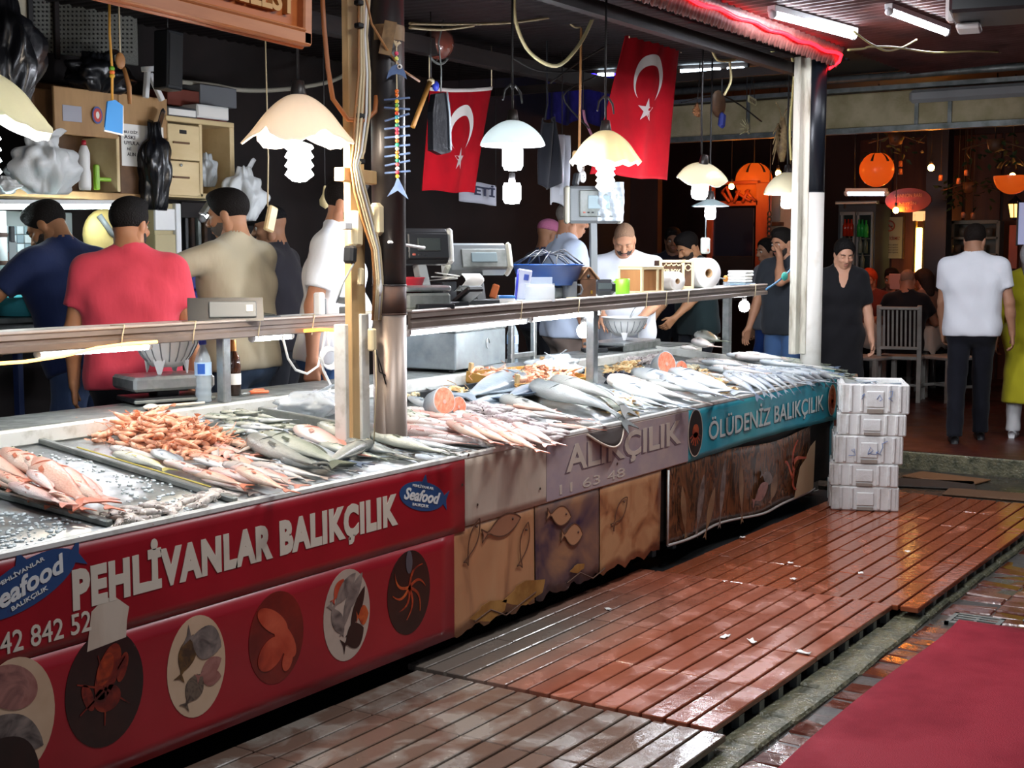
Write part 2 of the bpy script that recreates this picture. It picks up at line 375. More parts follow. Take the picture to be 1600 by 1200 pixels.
# ================================================================ COUNTERS
FY = 3.16
M_BRED = mat('banner_red', '97101f', .32, col2='8a0d1a', scale=3)
M_BWHT = mat('banner_white', 'c3b3a1', .5, col2='b09a86', scale=4, stretch=(2, 1, .5), lo=.45, hi=.75)
M_BBLU = mat('banner_blue', '1f93a8', .35, col2='3aa6b0', scale=2)
M_LET = mat('letter_cream', 'cbbfae', .5); M_LETB = mat('letter_dark', '6f5d64', .55)
def photo_mat(name, cols, scale=9, dist=1.2, rough=.35, stretch=(1, 1, 1)):
    m = bpy.data.materials.new(name); m.use_nodes = True; N = m.node_tree.nodes; L = m.node_tree.links; b = N['Principled BSDF']; b.inputs['Roughness'].default_value = rough
    tc = N.new('ShaderNodeTexCoord'); mp = N.new('ShaderNodeMapping'); mp.inputs['Scale'].default_value = stretch; L.new(tc.outputs['Object'], mp.inputs[0])
    n = N.new('ShaderNodeTexNoise'); n.inputs['Scale'].default_value = scale; n.inputs['Detail'].default_value = 4; n.inputs['Distortion'].default_value = dist; L.new(mp.outputs[0], n.inputs['Vector'])
    r = N.new('ShaderNodeValToRGB'); L.new(n.outputs['Fac'], r.inputs[0]); L.new(r.outputs[0], b.inputs['Base Color'])
    e = r.color_ramp.elements; k = len(cols)
    while len(e) < k: e.new(.5)
    for i, c in enumerate(cols): e[i].position = .3+.4*i/(k-1); e[i].color = srgb(c)
    return m
def front(px, py, off=0.0): p = onY(px, py, FY-off); return p
def fm(px, py, off=.004):                        # matrix on the front plane: x along +X, y up, z towards the viewer
    p = onY(px, py, FY-off); return frame(p, (1, 0, 0), (0, 0, 1))
def panel(parent, name, x0, x1, z0, z1, m, th=.012, wav=0.0, off=0.0, nx=24, fn=None):
    b = MB()
    def f(u, v):
        x = x0+(x1-x0)*u; z = z0+(z1-z0)*v
        if fn: z += (1-v)*fn(x)
        return (x, FY-off-th-wav*(math.sin(x*9+z*4)+math.sin(x*23))*.5*(1-v), z)
    b.sheet(f, nx, 8, th); return b.obj(name, m, parent)
def blob(parent, name, m, pts, cx, cz, off, sx=1.0, sz=1.0, rot=0):    # flat printed shape on the panel
    c, s = math.cos(rot), math.sin(rot); b = MB()
    q = [(x*c*sx-z*s*sx, x*s*sz+z*c*sz) for x, z in pts]
    b.prism(q, 0, .0012, frame((cx, FY-off, cz), (1, 0, 0), (0, 0, 1))); return b.obj(name, m, parent)
def ell(a, bb, n=40): return [(a*math.cos(2*math.pi*i/n), bb*math.sin(2*math.pi*i/n)) for i in range(n)]
def fishpoly(L, h): 
    p = [(L*(.5-t), h*math.sin(math.pi*min(1, t/.82))**.8*(.5)) for t in [i/14 for i in range(12)]]
    return p+[(-.36*L, .05*h), (-.5*L, .32*h), (-.46*L, 0), (-.5*L, -.32*h), (-.36*L, -.05*h)]+[(x, -z) for x, z in p[:0:-1]]
def counter(name, label, x0, x1):
    t = thing(name, label, 'stall counter', ((x0+x1)/2, 3.7, 0))
    t.location = (0, 0, 0)
    b = MB()
    b.sheet(lambda u, v: (x0+(x1-x0)*u, TY+1.06*v, TZ+TS*1.06*v), 8, 4, .012); b.obj('tray', M_STEEL, t)
    b = MB(); b.beam((x0, 3.155, TZ+.004), (x1, 3.155, TZ+.004), .02, .025, 0, .006); b.obj('front_lip', M_ALU, t)
    b = MB(); b.box(((x0+x1)/2, 4.33, .96), (x1-x0, .36, .065), bev=.008); b.obj('back_ledge', M_ALU, t)
    b = MB(); b.box(((x0+x1)/2, 4.345, .9945), (x1-x0-.004, .325, .004)); b.obj('ledge_top', M_STEELD, t)
    b = MB(); b.box(((x0+x1)/2, 4.24, .5), (x1-x0-.02, .02, .88)); b.box((x0+.02, 3.7, .45), (.02, 1.0, .72)); b.box((x1-.02, 3.7, .45), (.02, 1.0, .72)); b.obj('carcass', M_STEELD, t)
    for xx in (x0+.12, x1-.12):
        for yy in (3.3, 4.15): b = MB(); b.box((xx, yy, .06), (.04, .04, .12), bev=.004); b.obj('leg', M_STEELD, t)
    b = MB(); b.box(((x0+x1)/2, FY+.03, .45), (x1-x0-.01, .02, .66)); b.obj('backing_board', M_DARK, t)
    return t
X01, X12, X23, X3E = 1.55, 4.44, 6.515, 8.80
# ---- stall with the red banner
c1 = counter('stall_counter', 'near stall counter with a red lettered banner and round seafood pictures', X01, X12-.003)
up = panel(c1, 'banner', X01, X12-.004, .497, .793, M_BRED)
dw = panel(c1, 'picture_sheet', X01, 4.36, .07, .50, mat('sheet_red', '8c1420', .3, col2='a01a26', scale=1.2), .006, 0, .006, 30)
p0 = onY(114, 945, FY-.014); p1 = onY(622, 821, FY-.014); p2 = onY(114, 876, FY-.014)
lettering('PEHLİVANLAR BALIKÇILIK', M_LET, frame((p0.x, FY-.0125, .572), (1, 0, 0), (0, 0, 1)), p1.x-p0.x, .185, up, bold=.058, ext=.001, space=1.12)
def seafood_logo(parent, cx, cz, L_, rot, flip=1):
    c, s = math.cos(rot), math.sin(rot); mb = mat('logo_blue', '1d4472', .4); mw = mat('logo_white', 'd5d5d2', .45)
    pts = [(.5*L_*math.cos(a)*(1 if math.cos(a)*flip < 0 else 1), .19*L_*math.sin(a)) for a in [2*math.pi*i/28 for i in range(28)]]
    tip = flip*.42*L_
    o = blob(parent, 'logo', mb, pts, cx, cz, .0130, rot=rot)
    for tri in ([(tip, .02*L_), (tip+flip*.16*L_, .13*L_), (tip+flip*.11*L_, 0), (tip+flip*.16*L_, -.13*L_), (tip, -.02*L_)][::int(flip)], [(-.06*L_, .17*L_), (.0, .29*L_), (.07*L_, .17*L_)][::-1]):
        blob(o, 'logo_fin', mb, tri, cx, cz, .0131, rot=rot)
    def put(txt, x, z, w, h, sh=0.0, bold=.02):
        M = frame((cx+x*c-z*s, FY-.0145, cz+x*s+z*c), (c, 0, s), (-s, 0, c)); lettering(txt, mw, M, w, h, o, 'logo_lettering', bold, sh, .0008)
    put('Seafood', -.40*L_, -.075*L_, .78*L_, .16*L_, .25, .03)
    put('PEHLİVANLAR', -.25*L_, .105*L_, .46*L_, .045*L_); put('BALIKÇILIK', -.2*L_, -.145*L_, .36*L_, .045*L_)
a_ = onY(45, 915, FY); seafood_logo(up, a_.x-.015, a_.z+.01, .35, R(17), 1)
a_ = onY(656, 775, FY); seafood_logo(up, a_.x, a_.z, .30, R(-14), 1)
p0 = onY(-22, 1022, FY); p1 = onY(138, 993, FY)
lettering('542 842 52', M_LET, frame((p0.x, FY-.0125, .528), (1, 0, 0), (0, 0, 1)), p1.x-p0.x, .062, up, bold=.01, ext=.001)
a_ = onY(160, 970, FY)
blob(up, 'torn_patch', M_BWHT, [(-.07, -.07), (.075, -.06), (.08, -.01), (.09, .03), (.04, .07), (0, .075), (-.05, .045)], a_.x, a_.z-.005, .0128)
# round pictures
def disc(px, py, rx, rz, m): a = onY(px, py, FY); return a, blob(dw, 'round_picture', m, ell(rx, rz), a.x, a.z, .0124)
M_CRM = mat('pic_cream', 'c9ac90', .35, col2='b99a7c', scale=3); M_PBLK = mat('pic_black', '180c0c', .3, col2='2a1210', scale=6)
M_FGR = photo_mat('pic_greyfish', ('332c2b', '6d625c', '8a7a70'), 14); M_ORG = photo_mat('pic_orange', ('5a160c', '9c3413', 'c05a26'), 16); M_PNK = photo_mat('pic_pink', ('7e4a42', '9c6a60', '5a3a38'), 10)
M_LOB = photo_mat('pic_lobster', ('3a0a08', '6e1a10', '8f3315'), 18); M_SAL = photo_mat('pic_salmon', ('7a1c10', 'a83a22', 'c0553a'), 7)
a, d = disc(20, 1120, .13, .17, M_CRM)
blob(d, 'pictured_fish', M_FGR, fishpoly(.26, .10), a.x-.02, a.z-.03, .0142, rot=R(-35)); blob(d, 'pictured_fish', M_PBLK, fishpoly(.26, .12), a.x-.03, a.z-.10, .0144, rot=R(-40)); blob(d, 'pictured_squid', M_PNK, ell(.09, .06), a.x-.01, a.z+.09, .0142, rot=R(-30))
a, d = disc(160, 1075, .145, .175, M_PBLK)
blob(d, 'pictured_lobster', M_LOB, ell(.04, .085), a.x+.01, a.z+.05, .0142, rot=R(-25)); blob(d, 'pictured_lobster', M_ORG, ell(.028, .05), a.x-.0, a.z+.06, .0144, rot=R(-25)); blob(d, 'pictured_tail', M_LOB, ell(.05, .04), a.x+.005, a.z-.03, .0142)
for k in range(6):
    an = R(20+k*28); blob(d, 'pictured_leg', M_LOB, [(0, .004), (.11, .002), (.11, -.002), (0, -.004)], a.x, a.z-.0, .0143, rot=an+math.pi*(.9 if k % 2 else .15))
for k, sgn in enumerate((-1, 1)): blob(d, 'pictured_claw', M_LOB, ell(.018, .045), a.x+sgn*.065, a.z+.02+.03*sgn, .0143, rot=R(-20*sgn))
a, d = disc(303, 1040, .125, .165, M_CRM)
for (dx, dz, L_, h, r_, m) in ((.03, .075, .17, .11, -25, M_FGR), (-.045, .04, .15, .075, 65, mat('pic_brown', '3c2a1c', .4, col2='6a4a22', scale=30)), (.05, -.02, .12, .06, 20, M_PNK), (.05, -.05, .11, .055, -10, M_PNK), (-.02, -.075, .12, .08, 50, photo_mat('pic_shells', ('3a2a22', '6a5a4c', '2c2220'), 30))):
    blob(d, 'pictured_fish', m, fishpoly(L_, h), a.x+dx, a.z+dz, .0142+.0001*random.random(), rot=R(r_))
a, d = disc(428, 995, .135, .16, mat('pic_redbrown', '5c1410', .3, col2='7a1c14', scale=5))
for (dx, dz, L_, h, r_) in ((-.03, -.05, .14, .10, 30), (.04, -.02, .16, .07, -55), (-.02, .06, .17, .07, -35), (.05, -.09, .08, .05, 70)):
    blob(d, 'pictured_salmon', M_SAL, ell(L_/2, h/2), a.x+dx, a.z+dz, .0142+.0001*random.random(), rot=R(r_))
a, d = disc(538, 960, .13, .17, mat('pic_grey', 'b3a091', .35, col2='9a887a', scale=4))
for (dx, dz, L_, h, r_, m) in ((-.02, .09, .18, .06, 40, M_FGR), (.03, .06, .2, .05, 55, M_FGR), (.05, .0, .2, .045, 60, M_PBLK), (-.06, 0, .15, .06, -60, M_FGR), (.0, .02, .2, .04, 70, M_FGR), (-.05, .10, .1, .05, 50, M_SAL), (.085, -.02, .07, .075, 0, M_ORG), (.03, -.09, .13, .1, 20, M_PBLK)):
    blob(d, 'pictured_fish', m, fishpoly(L_, h), a.x+dx, a.z+dz, .0142+.0001*random.random(), rot=R(r_))
a, d = disc(635, 925, .135, .165, M_PBLK)
for k, (an, r0) in enumerate(((40, .11), (140, .11), (185, .1), (-10, .1), (-60, .12), (-100, .12), (-130, .1))):
    c, s = math.cos(R(an)), math.sin(R(an))
    pts = [(r0*t*1.05, .03*math.sin(t*3)+w) for t, w in [(i/8, .008-.006*i/8) for i in range(9)]]; pts = pts+[(x, z-2*(.008-.006*i/8)) for i, (x, z) in list(enumerate(pts))[::-1]]
    blob(d, 'pictured_tentacle', M_ORG, pts, a.x, a.z+.02, .0142, rot=R(an))
blob(d, 'pictured_shine', mat('pic_smoke', '4d4a50', .4), ell(.02, .045), a.x, a.z+.12, .0143)
# ---- stall with the worn white banner
c2 = counter('stall_counter', 'middle stall counter with a torn faded white banner over tan fish posters', X12, X23-.003)
up2 = panel(c2, 'banner', X12+.002, X23-.004, .515, .793, M_BWHT, .012, 0, 0, 30, None)
p0 = onY(880, 790, FY); p1 = onY(1060, 672, FY)
ov = MB(); ov.box(((onY(850, 700, FY).x+X23-.004)/2, FY-.0135, .655), (X23-.004-onY(850, 700, FY).x, .002, .27)); ov = ov.obj('faded_overlay', mat('faded_mauve', '9d8d92', .5, col2='b09d97', scale=5), up2)
lettering('ALIKÇILIK', mat('letter_faded', 'c2b4a6', .5), frame((p0.x, FY-.0155, .60), (1, 0, 0), (0, 0, 1)), p1.x-p0.x, .155, up2, bold=.02, ext=.001)
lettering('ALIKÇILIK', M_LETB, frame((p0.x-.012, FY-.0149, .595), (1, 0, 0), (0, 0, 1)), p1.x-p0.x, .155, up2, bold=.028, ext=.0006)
a_ = onY(870, 770, FY); lettering('11 63 48', mat('letter_faded', '', .5), frame((a_.x, FY-.015, .535), (1, 0, 0), (0, 0, 1)), .62, .045, up2, 'number', bold=.0, ext=.0008)
bb = MB(); bb.sheet(lambda u, v: (5.42+.36*u, FY-.016-.05*math.sin(math.pi*u)*v, .787-.075*math.sin(math.pi*u)*v), 14, 4, .004); bb.obj('torn_edge', mat('tear_dark', '2a1d16', .8), up2)
rim = MB(); rim.tube([(5.42+.36*i/14, FY-.018-.05*math.sin(math.pi*i/14), .787-.078*math.sin(math.pi*i/14)) for i in range(15)], .006, 6); rim.obj('torn_rim', M_BWHT, up2)
for (px, py) in ((839, 763), (741, 788), (717, 757), (960, 724), (836, 690), (727, 710)):
    a_ = onY(px, py, FY); blob(up2, 'nail', M_RUST, ell(.006, .006, 10), a_.x, a_.z, .0165)
M_TAN = photo_mat('poster_tan', ('7a5138', 'b58058', 'b98a62', '8a6a58'), 2.4, 1.0, .45, (1, 1, .5)); M_TAN2 = photo_mat('poster_blue', ('242040', '7a5a4c', 'ac7c54', 'a8784e'), 2.6, .6, .45); M_TAN3 = photo_mat('poster_oct', ('5a2a1c', 'a06a44', 'b98a60', 'b08058'), 4, .8, .45)
def poster(name, xa, xb, m, zb, wav=.006):
    return panel(c2, name, xa, xb, zb, .522, m, .003, wav, .003, 18, lambda x: .012*math.sin(x*31)+.008*math.sin(x*57))
po1 = poster('fish_poster', 4.345, onY(832, 937, FY).x, M_TAN, .075); po2 = poster('fish_poster', onY(834, 937, FY).x, onY(933, 897, FY).x, M_TAN2, .085); po3 = poster('fish_poster', onY(935, 897, FY).x, onY(1030, 858, FY).x, M_TAN3, .09)
ML = mat('ink_line', '5c3d2c', .5)
def fishline(parent, px, py, L_, h, rot=0, m=ML, fill=None):
    a = onY(px, py, FY); q = fishpoly(L_, h); n = len(q); c, s = math.cos(rot), math.sin(rot); b = MB()
    if fill: blob(parent, 'drawn_fish_fill', fill, q, a.x, a.z, .0115, rot=rot)
    for i in range(n):
        x0, z0 = q[i]; x1, z1 = q[(i+1) % n]
        b.beam((a.x+x0*c-z0*s, FY-.013, a.z+x0*s+z0*c), (a.x+x1*c-z1*s, FY-.013, a.z+x1*s+z1*c), .002, .005)
    x0, z0 = q[3]; b.ball((a.x+x0*c, FY-.013, a.z+x0*s+z0*.3), .006, seg=8, rings=4); b.obj('drawn_fish', m, parent)
fishline(po1, 780, 822, .30, .09, R(6), ML, mat('fish_fill', '9a6a4e', .5)); fishline(po1, 815, 850, .2, .07, R(70)); fishline(po1, 735, 845, .2, .06, R(60)); fishline(po2, 890, 835, .2, .1, R(-8), ML, mat('fish_fill2', 'ab7d5a', .5)); fishline(po2, 870, 805, .22, .09, R(-12), ML, mat('fish_fill2', '', .5)); fishline(po3, 965, 800, .2, .08, R(40))
for xa, zb, n_ in ((4.5, .10, 5), (5.25, .11, 4)):
    pts = [(xa+.12*i, zb+.03*math.sin(i*2.1)) for i in range(n_)]; b = MB(); b.tube([(x, FY-.0135, z) for x, z in pts], .0035, 5); b.obj('crack', ML, po1)
for (xx, zz, s) in ((4.62, .12, .12), (4.9, .14, .15), (5.35, .16, .06)):
    blob(po1 if xx < 5 else po2, 'rust_stain', mat('rust_stain', '8a5a20', .7, col2='a8783a', scale=12), [(s*(1+.3*math.sin(k*2.3))*math.cos(k*.5236), s*.35*(1+.25*math.sin(k*3.1))*math.sin(k*.5236)) for k in range(12)], xx, zz, .0118)
# ---- stall with the blue banner
c3 = counter('stall_counter', 'far stall counter with a turquoise lettered banner over dark seafood posters', X23, X3E)
up3 = panel(c3, 'banner', X23+.002, X3E, .50, .793, M_BBLU, .012, .006, 0, 40, lambda x: .02*math.sin((x-X23)/(X3E-X23)*math.pi)+.01)
p0 = onY(1103, 690, FY); p1 = onY(1283, 640, FY)
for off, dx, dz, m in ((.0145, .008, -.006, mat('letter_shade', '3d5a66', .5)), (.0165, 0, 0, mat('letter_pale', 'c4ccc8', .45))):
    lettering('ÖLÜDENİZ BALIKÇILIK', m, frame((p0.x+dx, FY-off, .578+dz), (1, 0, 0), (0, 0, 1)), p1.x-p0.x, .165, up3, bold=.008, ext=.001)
b = MB(); b.sheet(lambda u, v: (8.0+.78*u, FY-.0172, .65+.12*v+.02*math.sin(u*9)), 20, 4, .001); 
for (px, py, rx, rz, m1, m2, lb) in ((1082, 675, .085, .125, M_PBLK, M_ORG, 'a'), (1296, 632, .07, .10, photo_mat('pic_shrimp', ('401810', 'b0502c', 'c88a70'), 9), M_ORG, 'b')):
    a = onY(px, py, FY); zc = .665 if lb == 'a' else .655
    blob(up3, 'picture_rim', M_LET, ell(rx+.006, rz+.006), a.x, zc, .0172); d = blob(up3, 'round_picture', m1, ell(rx, rz), a.x, zc, .0178)
    blob(d, 'pictured_crab', m2, ell(rx*.45, rz*.3), a.x, zc+.01, .0186)
    for k in range(8):
        an = R(-150+k*17 if k < 4 else 150-(k-4)*17+180); blob(d, 'pictured_leg', m2, [(0, .006), (rx*.85, .002), (rx*.85, -.004), (0, -.006)], a.x, zc, .0186, rot=R((200+k*22) if k < 4 else (-20-(k-4)*22)))
M_POS = photo_mat('poster_dark', ('1a1210', '4a3020', '75492e', '2a1c16', '8a6048'), 6, 2.2, .25, (1.4, 1, .5))
dk = MB(); dk.sheet(lambda u, v: (6.28+(onY(1263, 772, FY).x-6.28)*u, FY-.006-.02*math.sin(u*14)*(1-v)**2, (.10+.03*math.sin(u*7)*u-.02*u)+(.50-.08)*v), 60, 8, .003); dk = dk.obj('dark_poster', M_POS, c3)
b = MB(); b.tube([(6.28+(8.37-6.28)*i/30, FY-.014-.02*math.sin(i/30*14), .10+.03*math.sin(i/30*7)*i/30-.02*i/30) for i in range(31)], .008, 6); b.obj('poster_hem', mat('hem_grey', 'a89f98', .4), dk)
b = MB(); b.tube([(6.283, FY-.012, z) for z in (.10, .5)], .006, 6); b.obj('poster_seam', M_ALU, dk)
for (px, py, L_, h, r_, m) in ((1085, 790, .35, .07, 75, M_FGR), (1120, 770, .4, .06, 80, M_FGR), (1150, 765, .4, .06, 95, mat('pic_tan', '8a6a4c', .4, col2='6a4a34', scale=9)), (1100, 815, .3, .07, 65, mat('pic_tan', '', .4)), (1060, 800, .3, .06, 100, mat('pic_tan', '', .4)), (1180, 770, .25, .1, 20, M_PNK), (1190, 745, .2, .08, -20, M_FGR), (1200, 780, .2, .1, 60, mat('pic_tan', '', .4))):
    a = onY(px, py, FY); blob(dk, 'pictured_fish', m, fishpoly(L_, h), a.x, max(a.z, .2), .033+.0004*random.random(), rot=R(r_))
a = onY(1232, 735, FY)
M_TENT = photo_mat('pic_octopus', ('6a1a0c', 'a83a1a', 'c25a30'), 20)
for k, (an, L_) in enumerate(((70, .2), (25, .22), (170, .16), (-60, .14))):
    pts = [(L_*t, .05*math.sin(t*3+k)+.018*(1-t*.6)) for t in [i/8 for i in range(9)]]; pts = pts+[(x, z-2*.018*(1-i/8*.6)) for i, (x, z) in list(enumerate(pts))[::-1]]
    blob(dk, 'pictured_octopus', M_TENT, pts, a.x, a.z, .034, rot=R(an))
a = onY(1238, 775, FY); blob(dk, 'bare_patch', mat('bare_board', 'a98d6c', .6), [(-.16, -.13), (.17, -.12), (.19, .2), (.10, .17), (.02, .1), (-.07, .06), (-.12, -.04)], 8.17, .22, .0335)
# tray dividers on the near stall, rails
def onbar(parent, pa, pb, w, h, m, name='divider', z=0.012):
    b = MB(); A = onT(*pa)+Vector((0, 0, z)); B = onT(*pb)+Vector((0, 0, z)); b.beam(A, B, w, h, 0, .004); return b.obj(name, m, parent)
onbar(c1, (52, 690), (368, 787), .028, .02, M_STEELD); onbar(c1, (-150, 738), (172, 824), .028, .02, M_STEELD); onbar(c1, (405, 655), (560, 684), .035, .05, M_STEELD, 'tray_rail', .03)
onbar(c1, (120, 707), (330, 770), .006, .006, mat('yellow_string', 'c9b85a', .7), 'string', .02)
b = MB(); A = onY(1024, 546, 4.2); B = Vector((8.78, 3.25, .845)); b.beam(A, B, .03, .05, 0, .004); b.obj('end_rail', M_ALU, c3)
b = MB(); b.box((8.785, 3.66, .47), (.02, 1.0, .76)); b.obj('end_board', mat('end_teal', '4c7c86', .5), c3)
# ---- shelf beams over the ledges
def shelf(name, label, A, B, wid, posts):
    t = thing(name, label, 'shelf')
    A, B = Vector(A), Vector(B); d = (B-A).normalized(); n = Vector((0, 0, 1)).cross(d).normalized()
    M = frame(A, d, n); L_ = (B-A).length
    b = MB(); b.box((L_/2, wid/2, .0), (L_, wid, .012), 0, None, .003); o = b.obj('shelf_top', M_ALU, t); o.data.transform(M)
    b = MB(); prof = [(0, .006), (-.016, .004), (-.02, -.018), (-.012, -.022), (-.012, -.034), (-.022, -.04), (-.022, -.062), (-.012, -.066), (0, -.066)]
    b.prism([(y, z) for y, z in prof], 0, L_, Matrix(((0, 0, 1, 0), (1, 0, 0, 0), (0, 1, 0, 0), (0, 0, 0, 1)))); o = b.obj('gutter_rail', mat('rail_brown', '6a5d54', .4, .2, col2='7d7068', scale=9, stretch=(.3, 1, 1)), t); o.data.transform(M)
    b = MB(); b.box((L_/2, -.006, .008), (L_, .035, .012), 0, None, .004); o = b.obj('rail_cap', mat('rail_cap', 'b5aaa2', .35, .2), t); o.data.transform(M)
    for x, zb in posts:
        p = M @ Vector((x, .02, -.01)); b = MB(); b.box((p.x, p.y, (p.z-.03+zb)/2), (.045, .045, p.z-.03-zb), bev=.004); b.obj('post', M_STEEL, t)
    return t, M, L_
S1A, S1B = (1.6, 4.17, 1.335), (4.62, 4.17, 1.335)
b_ = onY(560, 493, 4.17); S1B = (b_.x, 4.17, 1.335)
sh1, S1M, S1L = shelf('counter_shelf', 'long brown edged shelf rail above the near stall counter', S1A, S1B, .26, ((onY(350, 600, 4.19).x-1.6, .995), (.4, .995)))
d_ = ray(637, 490); S2A = CP+d_*(5.62/(d_.dot(F_))); d_ = ray(1195, 446); S2B = CP+d_*(9.75/(d_.dot(F_)))
sh2, S2M, S2L = shelf('counter_shelf', 'long shelf rail of the far stalls running from the dark pillar, crowded with goods', S2A, S2B, .24, ())
for px, pt, pb in ((925, 475, 606), (1137, 455, 553)):
    fr_ = (px-637)/(1195-637)
    # walk along the shelf to the sight line of the post
    best = min((abs((lambda q: 800+FPX*q.dot(R_)/q.dot(F_))(S2M @ Vector((s, .03, 0))-CP)-px), s) for s in [S2L*i/400 for i in range(401)])[1]
    p = S2M @ Vector((best, .03, 0)); b = MB(); zb = TZ+TS*(p.y-TY)
    b.box((p.x, p.y, (p.z-.04+zb)/2), (.05, .05, p.z-.04-zb), bev=.004); b.obj('post', M_STEEL, sh2)
# ================================================================ LAMPS
def glass_mat(name, col, tr=.6):
    m = bpy.data.materials.new(name); m.use_nodes = True; N = m.node_tree.nodes; L = m.node_tree.links; out = N['Material Output']; pb = N['Principled BSDF']
    pb.inputs['Base Color'].default_value = srgb(col); pb.inputs['Roughness'].default_value = .25
    t = N.new('ShaderNodeBsdfTranslucent'); t.inputs[0].default_value = srgb(col); mx = N.new('ShaderNodeMixShader'); mx.inputs[0].default_value = tr
    L.new(pb.outputs[0], mx.inputs[1]); L.new(t.outputs[0], mx.inputs[2]); L.new(mx.outputs[0], out.inputs[0]); return m
def emis(name, col, s): return mat(name, col, .5, emit=col, es=s)
E_COOL = emis('bulb_cool', 'eef3ff', 210); E_WARM = emis('bulb_warm', 'fff0dc', 230); E_TUBE = emis('tube_cool', 'eef4ff', 36); E_OR = emis('bulb_orange', 'ff8a2a', 25)
G_PEACH = glass_mat('glass_peach', 'eadfce', .24); G_MILK = glass_mat('glass_milk', 'dfe6e4', .35); G_GOLD = glass_mat('glass_gold', 'e6dcb8', .35); G_GREY = glass_mat('glass_grey', '8f9a9a', .3); G_CRM = glass_mat('glass_cream', 'd4cfb6', .28)
M_CORD = mat('cord_dark', '1a1716', .6); M_CORDW = mat('cord_pale', 'c9b894', .6); M_CORDB = mat('cord_brown', '9a6a3c', .6)
def bulb_mesh(kind):
    b = MB()
    if kind == 'spiral':
        pr = [(.0, .0)]+[(.036+.006*math.sin(i*math.pi/1.5), -.012-i*.0085) for i in range(11)]+[(.02, -.115), (0, -.118)]
    elif kind == 'round': pr = [(0, 0)]+[(.032*math.sin(a), -.032+.034*math.cos(a)) for a in [math.pi*i/8 for i in range(1, 8)]]+[(0, -.066)]
    else: pr = [(0, 0), (.04, -.004), (.046, -.02), (.046, -.085), (.036, -.105), (0, -.11)]
    b.lathe(pr[::-1], 14); return b
def lamp(label, c, rim, hgt, shape, gm, bulb, em, tilt=(0, 0), cordpts=None, bs=1.0, brackets=True, ceil=2.95, seg=48):
    t = thing('pendant_lamp', label, 'lamp', c)
    sh = MB(); n = 14
    def petal(r, z, a, i):
        if shape == 'petal':
            k = (i/n); w = abs(math.cos(a*2.5)); return (r*(1+.24*k*k*w-.05*k), z-.05*k*k*(w-.6)+.004*math.cos(a*20)*k)
        if shape == 'wave': k = (i/n)**2; return (r*(1+.03*k*math.cos(a*12)), z+.008*k*math.cos(a*12))
        if shape == 'ruffle': k = (i/n)**2; return (r*(1+.05*k*math.cos(a*5)), z+.012*k*math.cos(a*5))
        return (r, z)
    pr = [(max(.025, rim*(.14+.86*(.35*x+.65*math.sin(x*math.pi/2)) if shape != 'flat' else .12+.88*x)), hgt*(1-x**(1.45 if shape != 'flat' else 1.1))) for x in [i/n for i in range(n+1)]]
    if shape in ('petal', 'wave'): pr = [(r+rim*.10*max(0, (i/n-.7)/.3)**2, z) for i, (r, z) in enumerate(pr)]
    sh.lathe(pr, seg, None, 0, petal); sh.lathe([(r-.004, z-.003) for r, z in pr][::-1], seg, None, 0, lambda r, z, a, i: petal(r, z, a, n-i))
    M = Matrix.Rotation(R(tilt[0]), 4, 'X') @ Matrix.Rotation(R(tilt[1]), 4, 'Y')
    s = sh.obj('lamp_shade', gm, t); s.data.transform(M)
    k = MB(); k.lathe([(.0, hgt+.055), (.022, hgt+.05), (.03, hgt+.0), (.028, hgt-.012), (.0, hgt-.013)], 16); k.lathe([(0, hgt-.012), (.018, hgt-.014), (.018, -.0), (0, -.001)], 12)
    o = k.obj('socket', mat('socket', '2c2724', .4, .4), t); o.data.transform(M)
    bm = bulb_mesh(bulb); o = bm.obj('bulb', em, t); o.data.transform(M @ Matrix.Translation((0, 0, -.004)) @ Matrix.Scale(bs, 4))
    if brackets:
        for sg in (-1, 1):
            q = MB(); q.tube([(0, 0, hgt+.15), (sg*.02, 0, hgt+.17), (sg*.07, 0, hgt+.14), (sg*.085, 0, hgt+.09)], [.006, .006, .006, .004], 6); q.obj('scroll_arm', M_CORD, t)
    q = MB(); P = [(0, 0, hgt+.05)]+(cordpts or [(.01, .01, hgt+.3), (0, 0, ceil-c[2])]); q.tube(P, .006, 6); q.obj('cord', M_CORD, t)
    return t
p = onY(467, 218, 3.45); lamp('large peach glass petal lamp with spiral bulb beside the pale timber batten', p, .165, .165, 'petal', G_PEACH, 'spiral', E_WARM, bs=1.3, brackets=False)
p = onY(-28, 200, 3.45); lamp('petal glass lamp cut off by the frame edge above the navy shirted man', p, .165, .165, 'petal', G_CRM, 'spiral', E_COOL, bs=1.25, brackets=False)
p = onY(801, 227, 3.65); lamp('milk white bell lamp with a wide cool bulb in front of the black bag', p, .16, .12, 'bell', G_MILK, 'opal', E_COOL, bs=1.1)
p = onY(946, 255, 3.42); lamp('gold rimmed wavy glass lamp hanging before the large flag', p, .165, .165, 'wave', G_GOLD, 'spiral', E_COOL, bs=1.2)
p = onY(1096, 280, 3.6); lamp('grey green ruffled lamp tilted above the paper rolls', p, .155, .10, 'ruffle', G_CRM, 'opal', E_COOL, (14, -12), bs=1.1, brackets=False)
p = onY(1230, 303, 3.62); lamp('cream bell lamp nearest the white post', p, .165, .15, 'bell', G_CRM, 'opal', E_COOL, bs=.9, brackets=False)
p = onY(1110, 322, 3.95); lamp('small clear grey lamp hanging low with a switch box on its cord', p, .13, .05, 'flat', G_GREY, 'opal', E_COOL, bs=.8, brackets=False)
